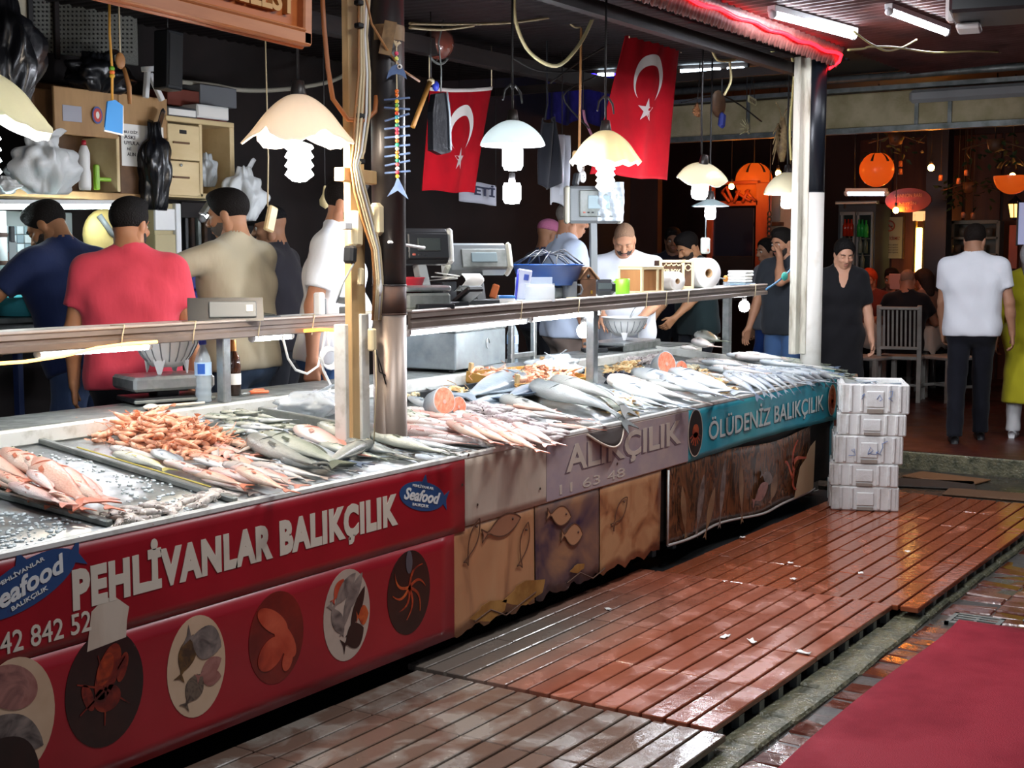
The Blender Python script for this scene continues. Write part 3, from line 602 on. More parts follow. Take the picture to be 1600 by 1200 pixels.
def loose_bulb(label, p, kind, em, s, top):
    t = thing('hanging_bulb', label, 'bulb', p)
    o = bulb_mesh(kind).obj('bulb', em, t); o.data.transform(Matrix.Scale(s, 4))
    q = MB(); q.lathe([(0, .05), (.016, .048), (.018, 0), (0, -.002)], 12); q.obj('socket', M_CORD, t); q = MB(); q.tube([(0, 0, .05), (.01, .005, .05+(top-p[2])*.5), (0, 0, top-p[2])], .004, 6); q.obj('cord', M_CORD, t)
    return t
p = onY(800, 285, 4.0); loose_bulb('bare opal bulb hanging low behind the milk white lamp', p, 'opal', E_COOL, 1.05, 2.95)
p = onY(912, 506, 3.72); loose_bulb('bare round bulb hung under the shelf against its middle post', p, 'round', emis('bulb_low', 'ffffff', 130), 1.2, 1.36)
p = onY(1163, 470, 3.95); loose_bulb('bare round bulb hung under the far end of the shelf', p, 'round', emis('bulb_low', 'ffffff', 130), 1.25, 1.42)
# tubes
def tube_light(label, A, B, r, em=None, cap=True):
    A, B = Vector(A), Vector(B); t = thing('tube_light', label, 'light', A); d = B-A
    b = MB(); b.tube([d*.03, d*.97], r, 10); b.obj('glass_tube', em or E_TUBE, t)
    b = MB(); b.beam(Vector((0, 0, r*1.3)), d+Vector((0, 0, r*1.3)), r*2.4, r*1.6, 0, .003)
    b.obj('batten', mat('batten_white', 'd9dcdc', .4), t)
    if cap:
        for q in (d*.015, d*.985): b = MB(); b.ball(q, r*1.3, seg=8, rings=6); b.obj('end_cap', mat('batten_white', '', .4), t)
    return t
tube_light('long cool tube light on the aisle roof by the red rope light', onZ(1205, 21, 2.985), onZ(1335, 56, 2.985), .022, emis('tube_aisle', 'eef2ff', 60))
tube_light('shorter tube light on the aisle roof toward the passage', onZ(1388, 17, 3.0), onZ(1480, 51, 3.0), .02, emis('tube_aisle', '', 60))
n2 = lambda s, dy, dz: S2M @ Vector((s, dy, dz))
tube_light('long tube light under the far shelf beside the dark pillar', n2(.06, .05, -.085), n2(1.15, .05, -.085), .014)
tube_light('tube light under the far shelf ending at its middle post', n2(1.18, .05, -.08), n2(2.0, .05, -.08), .014)
tube_light('tube light under the far end of the far shelf', n2(2.7, .08, -.055), n2(3.4, .08, -.055), .01)
n1 = lambda s, dy, dz: S1M @ Vector((s, dy, dz))
sx = lambda px: onY(px, 520, 4.2).x-1.6
tube_light('tube light under the near shelf above the white bowl', n1(sx(60), .05, -.08), n1(sx(240), .05, -.08), .012)
tube_light('tube light under the near shelf beside the shelf post', n1(sx(398), .05, -.078), n1(sx(460), .05, -.078), .014)
# red rope light on the eave
b = MB(); e0 = Vector((3.2, 3.235, 3.0)); pts = [e0+(Vector((8.93, 3.215, 2.965))-e0)*(i/60)+Vector((0, 0, .008*math.sin(i*1.3))) for i in range(61)]
pts += [Vector((8.96, 3.24, 2.93)), Vector((8.95, 3.30, 2.89)), Vector((8.86, 3.40, 2.87)), Vector((8.77, 3.44, 2.86))]
b.tube(pts, .011, 8); tag(b.obj('rope_light', emis('rope_red', 'ff1420', 7)), 'glowing red rope light along the eave wrapping the far post', 'rope light')
# orange restaurant lamps
def globe(label, p, r, half=False):
    t = thing('orange_lamp', label, 'lamp', p); b = MB()
    pr = [(r*math.sin(a), r*math.cos(a)) for a in [math.pi*(.5 if half else .12)+math.pi*((.5 if half else .88))*i/12 for i in range(13)]]
    b.lathe(pr[::-1], 28); b.obj('globe_shade', glass_mat('glass_orange', 'd07a44', .6) if 'glass_orange' not in bpy.data.materials else bpy.data.materials['glass_orange'], t)
    b = MB(); b.ball((0, 0, 0), r*.18, seg=8, rings=6); b.obj('bulb', emis('bulb_amber', 'ffb050', 26), t)
    for k in range(6):
        a = k*math.pi/3; b = MB(); b.tube([(r*1.01*math.sin(q)*math.cos(a), r*1.01*math.sin(q)*math.sin(a), r*1.01*math.cos(q)) for q in [.4+.12*i for i in range(7)]], [.002+.0022*i for i in range(7)], 5); b.obj('dark_leaf', M_DARK, t)
    b = MB(); b.tube([(0, 0, r*.9), (0, 0, 3.3-p[2])], .006, 6); b.obj('cord', M_CORD, t); return t
globe('orange globe lamp with dark leaf pattern hanging beyond the navy pillar', onX(1370, 265, 13.2), .17)
globe('orange half bowl lamp cut off by the frame edge', onX(1582, 275, 13.2), .17, True)
globe('orange basket lamp behind the cream bell lamp', onX(1178, 283, 13.6), .2)
for px, py, X, s, lb in ((1455, 257, 13.6, 1, 'small bare amber bulb right of the orange globe lamp'), (1400, 324, 14.5, 1, 'amber bulb below the oval restaurant sign'), (1143, 287, 13.0, .9, 'amber bulb beside the orange basket lamp'), (1216, 266, 12.9, .9, 'amber bulb just left of the white post'), (1583, 330, 13.4, 1.3, '')):
    if not lb: continue
    p = onX(px, py, X); loose_bulb(lb, p, 'round', E_OR if False else emis('bulb_amber2', 'ff9030', 170), s, 3.3)
# ================================================================ FISH
def fish_mat(name, back, side, belly, mid=.5, rough=.28, scale=60):
    m = bpy.data.materials.new(name); m.use_nodes = True; N = m.node_tree.nodes; L = m.node_tree.links; b = N['Principled BSDF']; b.inputs['Roughness'].default_value = rough
    tc = N.new('ShaderNodeTexCoord'); s = N.new('ShaderNodeSeparateXYZ'); L.new(tc.outputs['Object'], s.inputs[0]); oi = N.new('ShaderNodeObjectInfo')
    n = N.new('ShaderNodeTexNoise'); n.inputs['Scale'].default_value = 9; n.inputs['Detail'].default_value = 3; L.new(tc.outputs['Object'], n.inputs['Vector'])
    a = N.new('ShaderNodeMath'); a.operation = 'MULTIPLY_ADD'; a.inputs[1].default_value = .06; L.new(n.outputs['Fac'], a.inputs[0]); L.new(s.outputs[1], a.inputs[2])
    r = N.new('ShaderNodeMapRange'); r.inputs[1].default_value = -.09; r.inputs[2].default_value = .15; L.new(a.outputs[0], r.inputs[0])
    c = N.new('ShaderNodeValToRGB'); L.new(r.outputs[0], c.inputs[0]); e = c.color_ramp.elements; e[0].position = .15; e[0].color = srgb(belly); e[1].position = .85; e[1].color = srgb(back); q = e.new(mid); q.color = srgb(side)
    h = N.new('ShaderNodeHueSaturation'); v = N.new('ShaderNodeMapRange'); v.inputs[3].default_value = .8; v.inputs[4].default_value = 1.12; L.new(oi.outputs['Random'], v.inputs[0]); L.new(v.outputs[0], h.inputs['Value']); L.new(c.outputs[0], h.inputs['Color']); hx = N.new('ShaderNodeMapRange'); hx.inputs[1].default_value = -.20; hx.inputs[2].default_value = -.34; hx.inputs[4].default_value = .38; L.new(s.outputs[0], hx.inputs[0]); hm = N.new('ShaderNodeMix'); hm.data_type = 'RGBA'; hm.inputs[7].default_value = srgb(back); L.new(hx.outputs[0], hm.inputs[0]); L.new(h.outputs[0], hm.inputs[6]); L.new(hm.outputs[2], b.inputs['Base Color'])
    vo = N.new('ShaderNodeTexVoronoi'); vo.inputs['Scale'].default_value = scale; L.new(tc.outputs['Object'], vo.inputs['Vector']); bp = N.new('ShaderNodeBump'); bp.inputs['Strength'].default_value = .25; bp.inputs['Distance'].default_value = .004; L.new(vo.outputs['Distance'], bp.inputs['Height']); L.new(bp.outputs[0], b.inputs['Normal'])
    return m
FM = {'silver': fish_mat('skin_silver', '4c5a66', 'aeb9be', 'e2e6e4'), 'bass': fish_mat('skin_bass', '3e4446', '8f9898', 'd6d8d2', .5), 'pink': fish_mat('skin_pink', 'c88a7c', 'e2b8ac', 'f2e4dc'), 'red': fish_mat('skin_red', 'cc7c62', 'e2ae98', 'f2dcc8', .5), 'green': fish_mat('skin_green', '2e3a32', '86917f', 'd8dacc', .58), 'blue': fish_mat('skin_blue', '2f3a4c', '8d9aa8', 'd3d9dc', .6), 'pale': fish_mat('skin_pale', 'a08f84', 'd6d0c8', 'e8e4e0'), 'grey': fish_mat('skin_grey', '565a58', '959992', 'd0cfc6', .55), 'yellow': fish_mat('skin_yellow', '6a6a30', 'c2bf8a', 'dedfd6', .7)}
M_EYE = mat('fish_eye', '0a0a0c', .1); M_EYER = mat('fish_eye_ring', 'c9c2a0', .3)
FIN = {k: mat('fin_'+k, c, .4) for k, c in {'silver': '7f8a92', 'bass': '5f6260', 'pink': 'c98a78', 'red': 'c9765a', 'green': '5a6152', 'blue': '566476', 'pale': 'b3a398', 'grey': '62645f', 'yellow': 'b0a860'}.items()}
HP = {'perch': lambda t: .27*math.sin(math.pi*min(1, t*1.02)**.62)**.9, 'long': lambda t: .19*math.sin(math.pi*min(1, t)**.6)**.75, 'slim': lambda t: .15*math.sin(math.pi*min(1, t)**.65)**.7, 'hake': lambda t: .20*math.sin(math.pi*min(1, t)**.42)**.9}
PROTO = {}
def fish_proto(shape, colr, bend=0.0, droop=0.0, parts=True):
    key = (shape, colr, bend, droop)
    if key in PROTO: return PROTO[key]
    H = HP[shape]; thick = {'perch': .42, 'long': .62, 'slim': .7, 'hake': .7}[shape]; n, seg = 15, 12; end = .84
    def sp(t): x = -.5+t; return Vector((x, bend*(t-.45)**2, -droop*max(0, t-.5)**2 if droop >= 0 else -droop*4*t*t*(1-t)))
    b = MB(); vs = []; fs = []
    for i in range(n):
        t = end*(i/(n-1))**.92; q = t/end
        h = max(.012 if i else .02, H(.04+.93*q)/2, .032*(1-abs(q-1)*3) if q > .7 else 0); w = max(.010, h*thick*(1 if q < .6 else 1-.5*(q-.6)/.4)); c = sp(t)
        for k in range(seg):
            a = 2*math.pi*k/seg; vs.append((c.x, c.y+h*math.cos(a), c.z+w*math.sin(a)))
    for i in range(n-1):
        for k in range(seg): fs.append((i*seg+k, (i+1)*seg+k, (i+1)*seg+(k+1) % seg, i*seg+(k+1) % seg))
    fs.append(list(range(seg))); fs.append([(n-1)*seg+k for k in range(seg)][::-1])
    b.add(vs, fs, 0, True)
    # gill edge and jaw as thin raised lips
    ti = .2; c = sp(ti); hh = H(.04+.93*ti/end)/2; b.tube([(c.x+.03*math.cos(a*1.4)-.01, c.y+hh*.8*math.sin(a), c.z+hh*thick*math.cos(a)*1.0+.002) for a in [-1.1+.22*i for i in range(11)]], .006, 5, 1)
    q0 = sp(.012); q1 = sp(.075); b.tube([(q0.x, q0.y-.004, q0.z+.012), ((q0.x+q1.x)/2, q0.y-.014, q0.z+.022), (q1.x, q1.y-.022, q1.z+H(.11)*thick*.42)], .004, 5, 1)
    me = b.mesh('fish', [FM[colr], FIN[colr]]); P = [('fish', me)]
    tl = MB(); c = sp(end-.01); d = (sp(1)-sp(end)).normalized(); u = Vector((-d.y, d.x, 0)); s = {'perch': .13, 'long': .10, 'slim': .085, 'hake': .07}[shape]
    pts = [c+u*.02, c+d*.10+u*s*.8, c+d*.165+u*s, c+d*.10+u*.01, c+d*.105-u*.01, c+d*.165-u*s, c+d*.10-u*s*.8, c-u*.02]; w = Vector((0, 0, .004))
    tl.add([p+w for p in pts]+[p-w for p in pts], [list(range(8))[::-1], list(range(8, 16))]+[(i, (i+1) % 8, 8+(i+1) % 8, 8+i) for i in range(8)]); P.append(('tail_fin', tl.mesh('tail_fin', FIN[colr])))
    df = MB(); up = []; lo = []
    for i in range(9):
        t = .26+.4*i/8; c = sp(t); hh = H(.04+.93*t/end)/2; lo.append(Vector((c.x, c.y+hh*.93, c.z))); up.append(Vector((c.x+.03, c.y+hh+(.05 if shape == 'perch' else .03)*math.sin(math.pi*(i+.6)/9), c.z+.004)))
    V = lo+up; df.add([v+Vector((0, 0, .003)) for v in V]+[v-Vector((0, 0, .003)) for v in V], [(i, i+1, 9+i+1, 9+i) for i in range(8)]+[(18+9+i, 18+9+i+1, 18+i+1, 18+i) for i in range(8)]+[(9+i, 9+i+1, 27+i+1, 27+i) for i in range(8)]); P.append(('dorsal_fin', df.mesh('dorsal_fin', FIN[colr])))
    pf = MB(); c = sp(.27); hh = H(.04+.93*.27/end)/2; z = c.z+hh*thick*.95; pf.add([(c.x, c.y-hh*.25, z), (c.x+.02, c.y-hh*.55, z*.9), (c.x+.12, c.y-hh*.75, z*.75+.008), (c.x+.11, c.y-hh*.45, z*.95+.008)], [(0, 1, 2, 3), (3, 2, 1, 0)]); P.append(('pectoral_fin', pf.mesh('pectoral_fin', FIN[colr])))
    ey = MB(); c = sp(.085); hh = max(.03, H(.04+.93*.085/end)/2)
    for sg in (1, -1): ey.ball((c.x, c.y+hh*.28, c.z+sg*hh*thick*.93), (.017, .017, .007), 1, 8, 5); ey.ball((c.x, c.y+hh*.28, c.z+sg*(hh*thick*.93+.004)), (.010, .010, .006), 0, 8, 5)
    P.append(('eye', ey.mesh('eye', [M_EYE, M_EYER]))); PROTO[key] = P; return P
def fish_at(A, B, shape, colr, label, group, roll=0.0, up=Vector((0, -TS, 1)), bend=0.0, droop=0.0, lift=True, parts=True):
    A, B = Vector(A), Vector(B); d = B-A; L_ = d.length; P = fish_proto(shape, colr, bend, droop)
    x = d.normalized(); y = up.cross(x).normalized(); z = x.cross(y)
    th = HP[shape](.4)*{'perch': .42, 'long': .62, 'slim': .7, 'hake': .7}[shape]*.5*L_
    M = Matrix((x, y, z)).transposed().to_4x4() @ Matrix.Rotation(roll, 4, 'X'); c = (A+B)/2+(z*th if lift else Vector())
    M = Matrix.Translation(c) @ M @ Matrix.Scale(L_, 4)
    o = link('fish', P[0][1]); o.matrix_world = M; tag(o, label, 'fish', group)
    for nme, me in P[1:]:
        if parts or nme != 'pectoral_fin': link(nme, me, o)
    return o
def fish(h, t, shape, colr, label, group=None, up=0.0, **k):
    if 'roll' not in k: k['roll'] = rng.uniform(-.2, .2)
    return fish_at(onT(*h, up), onT(*t, up), shape, colr, label, group, **k)
def inside(poly, x, y):
    c = False; n = len(poly)
    for i in range(n):
        x0, y0 = poly[i]; x1, y1 = poly[(i+1) % n]
        if (y0 > y) != (y1 > y) and x < (x1-x0)*(y-y0)/(y1-y0)+x0: c = not c
    return c
def edge_d(poly, x, y):
    m = 1e9; n = len(poly)
    for i in range(n):
        a = Vector(poly[i]); b = Vector(poly[(i+1) % n]); p = Vector((x, y)); d = b-a; t = max(0, min(1, (p-a).dot(d)/d.dot(d))); m = min(m, (p-a-d*t).length)
    return m
def scatter(poly, n, mind=0.0):
    P3 = [onT(*p) for p in poly]; P2 = [(p.x, p.y) for p in P3]; xs = [p[0] for p in P2]; ys = [p[1] for p in P2]; out = []; k = 0
    while len(out) < n and k < n*200:
        k += 1; x, y = rng.uniform(min(xs), max(xs)), rng.uniform(min(ys), max(ys))
        if not inside(P2, x, y): continue
        if mind and any((x-a)**2+(y-c)**2 < mind**2 for a, c, _ in out): continue
        out.append((x, y, edge_d(P2, x, y)))
    return out
def heap(poly, n, place, hmax=.05, slope=.5, mind=0.0):
    for x, y, e in sorted(scatter(poly, n, mind), key=lambda q: q[2]):
        up = rng.uniform(.3, 1)*min(hmax, e*slope); place(Vector((x, y, TZ+TS*(y-TY)+up)))
UPT = Vector((0, -TS, 1)).normalized()
def row_fish(poly, n, ang, dang, L_, dL, shape, colrs, label, group, hmax=.04, mind=.03, slope=.4, bends=(0, .25, -.2)):
    def pl(p):
        a = R(ang+rng.uniform(-dang, dang)); l = L_*(1+rng.uniform(-dL, dL)); d = Vector((math.cos(a), math.sin(a), TS*math.sin(a)))*(l/2)
        fish_at(p-d, p+d, shape, colrs[rng.randint(len(colrs))], label, group, rng.uniform(-.35, .35), UPT, bends[rng.randint(len(bends))])
    heap(poly, n, pl, hmax, slope, mind)
# near stall: red fish on the first tray
lb = 'whole orange pink fish piled on the near tray beside the grey divider'
for i, (h, t, u) in enumerate((((-40, 735), (30, 775), .0), ((-20, 745), (62, 792), .0), ((8, 757), (88, 803), .0), ((30, 772), (125, 812), .0), ((72, 785), (150, 815), 0), ((-25, 722), (55, 765), .02), ((8, 716), (84, 768), .03), ((28, 722), (100, 776), .03), ((48, 745), (90, 780), .06), ((50, 736), (142, 808), .025), ((72, 740), (160, 800), .03), ((104, 762), (180, 808), .03), ((108, 750), (172, 792), .03), ((0, 748), (50, 774), .05), ((-60, 722), (10, 752), .02), ((-90, 730), (-10, 770), .0), ((18, 765), (110, 800), .04), ((60, 772), (140, 806), .035))):
    fish(h, t, 'long' if i % 5 else 'perch', 'red' if i % 4 else 'pink', lb, 'orange pink fish on the near tray', up=u)
# silver and yellow fish, pink fish, big bass on the near stall
for h, t, c, s, u, lbl in (((172, 706), (262, 726), 'pale', 'long', .0, 'white bellied fish by the shrimp heap'), ((185, 715), (275, 742), 'yellow', 'long', .0, 'white and yellow fish lying by the yellow string'), ((237, 710), (300, 735), 'silver', 'perch', .012, 'white fish overlapping the yellow one'),
        ((262, 728), (345, 752), 'pink', 'long', .012, 'pink fish heading the row on the near tray front'), ((305, 722), (372, 742), 'pale', 'perch', .01, 'pale fish below the shrimp heap'), ((285, 738), (362, 750), 'pink', 'long', .03, 'pink fish lying on top of the row end'), ((318, 752), (392, 770), 'pink', 'long', .01, 'rosy fish curved at the front row'), ((362, 735), (445, 768), 'pink', 'long', .02, 'pink fish under the grey bass head'), ((372, 742), (458, 779), 'red', 'long', .035, 'pink fish with its tail hanging over the lip'), ((395, 740), (470, 770), 'pink', 'perch', .0, 'broad pink fish with open fins'), ((420, 738), (490, 757), 'pale', 'long', .0, 'pale fish behind the broad pink one'), ((345, 758), (400, 776), 'pale', 'perch', 0, 'white belly fish nearest the divider')):
    fish(h, t, s, c, lbl+' of the red banner stall', 'pink and pale fish at the near stall front', up=u, bend=rng.uniform(-.3, .3))
row_fish([(330, 716), (400, 700), (412, 720), (390, 735), (345, 735)], 12, -120, 70, .20, .2, 'long', ('pink', 'red', 'pale'), 'small mixed pink fish heaped between shrimps and grey bass', 'small pink fish heap', .04, .03)
row_fish([(312, 664), (345, 652), (400, 655), (470, 672), (480, 690), (430, 690), (340, 680)], 38, -50, 60, .17, .2, 'long', ('green', 'green', 'silver'), 'small greenish silver fish heaped at the back of the near stall', 'small silver fish heap', .05, .02, .5)
for h, t, c, s, u, lbl in (((388, 700), (522, 752), 'grey', 'hake', .012, 'large grey scaly bass lying across the near stall front'), ((412, 690), (545, 740), 'green', 'long', .035, 'large dark silver bass lying on top of the grey one'), ((440, 695), (565, 740), 'blue', 'slim', .01, 'slim dark fish under the silver bass'), ((468, 678), (556, 724), 'pink', 'perch', .02, 'broad pinkish fish behind the silver bass'), ((498, 672), (590, 712), 'green', 'long', .0, 'dark fish right behind the pinkish one'), ((546, 690), (625, 712), 'silver', 'long', .01, 'silver fish at the foot of the pale batten'), ((575, 700), (500, 738), 'grey', 'slim', .03, 'grey fish lying the other way on the pile'), ((578, 688), (712, 722), 'green', 'long', .03, 'large amber grey fish lying before the dark pillar'), ((620, 697), (735, 708), 'silver', 'long', .0, 'silver fish at the corner of the red banner'), ((590, 705), (660, 728), 'grey', 'slim', 0, 'grey tail end fish along the front lip')):
    fish(h, t, s, c, lbl, None, up=u, bend=rng.uniform(-.15, .25))
# middle stall
row_fish([(634, 668), (690, 650), (770, 668), (800, 690), (760, 702), (640, 705)], 36, -52, 7, .33, .1, 'slim', ('pink', 'pale', 'pink'), 'long pink fish laid side by side beside the dark pillar', 'long pink fish rows', .045, .035, .25, (0, .1))
for k in range(9):
    a = (700+k*13, 668+k*2.2-(k % 3)*8); fish(a, (a[0]+72+rng.uniform(-6, 6), a[1]+34-(k % 2)*5), 'slim', 'pink' if k % 3 else 'red', 'long pink fish with its tail over the lip of the white banner', 'pink fish hanging over the lip', up=.05)
for h, t in (((600, 640), (672, 657)), ((632, 648), (685, 665)), ((590, 655), (655, 668))): fish(h, t, 'long', 'green', 'green backed fish lying just behind the dark pillar', 'green backed fish behind the pillar', up=.02)
row_fish([(770, 640), (850, 645), (920, 668), (900, 676), (800, 660)], 18, -58, 9, .22, .15, 'slim', ('pink', 'red', 'pale'), 'small rosy fish rows in front of the big grey hake', 'small rosy fish rows', .04, .03, .4)
for h, t, s, c, u, lbl, kk in (((812, 603), (715, 640), 'long', 'silver', .01, 'broad silver fish behind the little squids', {}), ((800, 628), (716, 640), 'long', 'silver', .0, 'second silver fish below the broad one', {}), ((845, 612), (782, 632), 'perch', 'blue', .02, 'bluish fish head beside the shrimp crate', {}), ((786, 632), (900, 662), 'hake', 'grey', .02, 'dark grey hake lying under the long one', {})):
    fish(h, t, s, c, lbl, None, up=u, **kk)
fish_at(onT(832, 612, .05), onY(990, 688, 3.09), 'hake', 'bass', 'very long grey hake whose tail hangs over the white banner', None, .25, UPT, 0, -.15)
fish_at(onT(868, 606, .05), onY(988, 668, 3.11), 'hake', 'grey', 'long grey hake lying just behind the hanging one', None, .1, UPT, 0, -.14)
for k in range(6): fish((900+k*17, 612+k*3-(k % 2)*3), (975+k*14, 655-k*3), 'slim', 'silver' if k % 2 else 'green', 'slim silver fish between golden shrimps and sea basses', 'slim silver fish by the golden shrimps', up=.012)
# far stall
for h, t, s, c, u, lbl in (((955, 604), (1105, 642), 'hake', 'pale', .012, 'long white bellied fish with thin tail at the blue banner corner'), ((962, 612), (1080, 650), 'long', 'silver', .0, 'white fish along the lip of the faded banner'), ((990, 590), (1130, 626), 'long', 'silver', .035, 'broad silver bass with a grey gill'), ((1015, 604), (1120, 624), 'hake', 'bass', .04, 'speckled grey bass'), ((1035, 600), (1150, 634), 'long', 'blue', .05, 'dark blue backed bass with forked tail over the lip'), ((1050, 590), (1162, 628), 'long', 'silver', .04, 'silver bass with forked tail over the blue banner')):
    fish(h, t, s, c, lbl+' of the far stall', None, up=u)
row_fish([(1090, 575), (1140, 566), (1220, 592), (1205, 606), (1130, 600)], 40, -60, 8, .32, .12, 'slim', ('silver', 'pale', 'blue'), 'slim silver fish laid in rows above the blue banner', 'slim silver fish rows', .05, .03, .3, (0, .08))
row_fish([(1170, 560), (1230, 568), (1285, 595), (1240, 606), (1190, 590)], 40, -62, 7, .34, .12, 'slim', ('silver', 'silver', 'blue'), 'silver fish fanned toward the end of the far stall', 'silver fish fan', .07, .03, .3, (0, .08))
row_fish([(1225, 566), (1270, 572), (1302, 585), (1298, 594), (1255, 585)], 22, -65, 9, .34, .12, 'slim', ('green', 'blue', 'green'), 'dark green fish at the very end of the far stall', 'dark green fish at the stall end', .08, .03, .3, (0, .08))
for k in range(12):
    a = onT(1130+k*13.5, 588-k*.2, .06); e = onY(1188+k*10.5, 628-k*2.2+rng.uniform(-5, 5), 3.10); fish_at(a, e, 'slim', 'silver' if k % 3 else 'blue', 'silver fish with its tail fin hanging over the blue banner', 'fish tails over the blue banner', rng.uniform(-.3, .3), UPT, 0, -.12)
for h, t, c in (((1092, 532), (1150, 552), 'green'), ((1065, 545), (1110, 552), 'pale'), ((1085, 540), (1140, 556), 'pale')):
    A = onZ(*h, 1.02); B = onZ(*t, 1.02); B = A+(B-A)*.62; fish_at(A, B, 'slim', c, 'fish lying on the back ledge before the dark shirted men', 'fish on the far back ledge', rng.uniform(-.2, .2), Vector((0, 0, 1)))
for h, t, c in (((1150, 562), (1232, 566), 'pale'), ((1165, 556), (1240, 568), 'silver'), ((1135, 558), (1200, 564), 'silver')):
    fish(h, t, 'long', c, 'silver fish laid along the end rail of the far stall', 'fish along the end rail', up=.06)
for k in range(7): fish((520+k*28, 700-k*2+(k % 2)*6), (600+k*27, 722-k*3+(k % 2)*3), 'slim' if k % 2 else 'long', ('silver', 'green', 'pale')[k % 3], 'silvery fish along the front lip before the pale batten', 'silvery fish by the batten', up=.004)
for k in range(6): fish((640+k*11, 628+k*3), (705+k*12, 655+k*4), 'slim', ('silver', 'green')[k % 2], 'slim greenish fish between the pillar and the little squids', 'greenish fish by the squids', up=.01)
for h, t, s, c, u, lbl in (((395, 733), (522, 756), 'long', 'pale', .0, 'long pale fish along the front lip under the grey bass'), ((440, 724), (562, 747), 'hake', 'bass', .012, 'dark speckled fish along the front lip below the silver bass'), ((470, 712), (577, 734), 'long', 'silver', .016, 'bright silver fish at the front lip left of the batten'), ((500, 702), (612, 727), 'long', 'green', .024, 'greenish fish crossing the front lip left of the pillar'),
        ((540, 698), (642, 720), 'hake', 'bass', .02, 'dark fish with its head at the batten foot'), ((612, 694), (727, 711), 'hake', 'silver', .03, 'silver fish crossing the red banner corner'), ((640, 702), (722, 714), 'slim', 'pale', .0, 'thin pale fish at the red banner corner'), ((330, 742), (442, 771), 'long', 'pink', .02, 'rosy fish crossing the front row of the near stall'), ((350, 732), (457, 759), 'long', 'pale', .024, 'pale fish lying over the front row of the near stall'), ((300, 742), (392, 767), 'long', 'red', .02, 'orange pink fish in the front row by the divider')):
    fish(h, t, s, c, lbl, None, up=u, bend=rng.uniform(-.15, .2))
ORD = 'first second third fourth fifth sixth seventh eighth ninth tenth eleventh twelfth thirteenth fourteenth fifteenth sixteenth seventeenth eighteenth nineteenth'.split()
def ordinal(i): return ORD[i] if i < 19 else (lambda n: ('twentieth', 'thirtieth', 'fortieth', 'fiftieth', 'sixtieth')[n//10-2] if n % 10 == 0 else ('twenty', 'thirty', 'forty', 'fifty', 'sixty')[n//10-2]+'-'+ORD[n % 10-1])(i+1)
for grp, base, mark, mp in (('orange pink fish on the near tray', 'orange pink fish of the near tray pile', 'the squid patch', (230, 805)), ('pink fish hanging over the lip', 'long pink fish hanging over the lip', 'the dark pillar', (605, 690)), ('fish tails over the blue banner', 'silver fish with tail over the blue banner', 'the white post', (1250, 575)),
        ('slim silver fish rows', 'slim silver fish above the blue banner', 'the white post', (1250, 575)), ('silver fish fan', 'fanned silver fish of the far stall', 'the white post', (1250, 575)), ('dark green fish at the stall end', 'dark green fish at the stall end', 'the white post', (1250, 575)), ('small rosy fish rows', 'small rosy fish before the big hake', 'the dark pillar', (605, 690)), ('long pink fish rows', 'long pink fish in the side by side rows', 'the dark pillar', (605, 690)),
        ('slim silver fish by the golden shrimps', 'slim silver fish by the golden shrimps', 'the dark pillar', (605, 690)), ('green backed fish behind the pillar', 'green backed fish', 'the dark pillar', (605, 690)), ('silvery fish by the batten', 'silvery fish along the near lip', 'the dark pillar', (605, 690)), ('greenish fish by the squids', 'slim greenish fish', 'the dark pillar', (605, 690)), ('fish on the far back ledge', 'fish on the far back ledge', 'the white post', (1250, 575)), ('fish along the end rail', 'silver fish on the end rail', 'the white post', (1250, 575)), ('small pink fish heap', 'small pink fish of the mixed heap', 'the dark pillar', (605, 690))):
    m_ = onT(*mp); G = sorted([o for o in COL.objects if o.get('group') == grp], key=lambda o: (o.matrix_world.translation-m_).length)
    for i, o in enumerate(G): o['label'] = base+', '+ordinal(i)+' nearest to '+mark if i else base+', the nearest to '+mark
# salmon steaks
def steak(label, px, py, r, L_, up, ang, tilt):
    p = onT(px, py, up); t = thing('salmon_piece', label, 'fish piece', p)
    b = MB(); q = [(r*.8*math.cos(a), r*math.sin(a)*(1.1 if math.sin(a) > 0 else .9)) for a in [2*math.pi*i/28 for i in range(28)]]
    b.prism(q, -L_/2, L_/2); o = b.obj('skin', FM['silver'], t); b2 = MB(); b2.prism([(x*.93, y*.93) for x, y in q], L_/2-.002, L_/2+.003); o2 = b2.obj('flesh', mat('salmon', 'ee8464', .3, col2='f4a88a', scale=40, stretch=(1, 3, 1), bump=.2), t)
    b3 = MB(); b3.prism(ell(r*.12, r*.16, 12), L_/2+.001, L_/2+.005); o3 = b3.obj('bone', mat('bone', 'd8b0a0', .4), t)
    M = Matrix.Rotation(R(ang), 4, 'Z') @ Matrix.Rotation(R(tilt), 4, 'X')
    for o_ in (o, o2, o3): o_.data.transform(M)
steak('large salmon piece with cut face beside the little squids', 686, 632, .065, .16, .07, -35, 75)
steak('smaller salmon piece beside the large one', 712, 637, .045, .12, .05, -40, 80)
steak('round salmon steak lying behind the sea basses', 1036, 573, .075, .12, .07, -40, 70)
steak('small red tuna piece beside the round salmon steak', 1061, 578, .05, .08, .05, -40, 80)
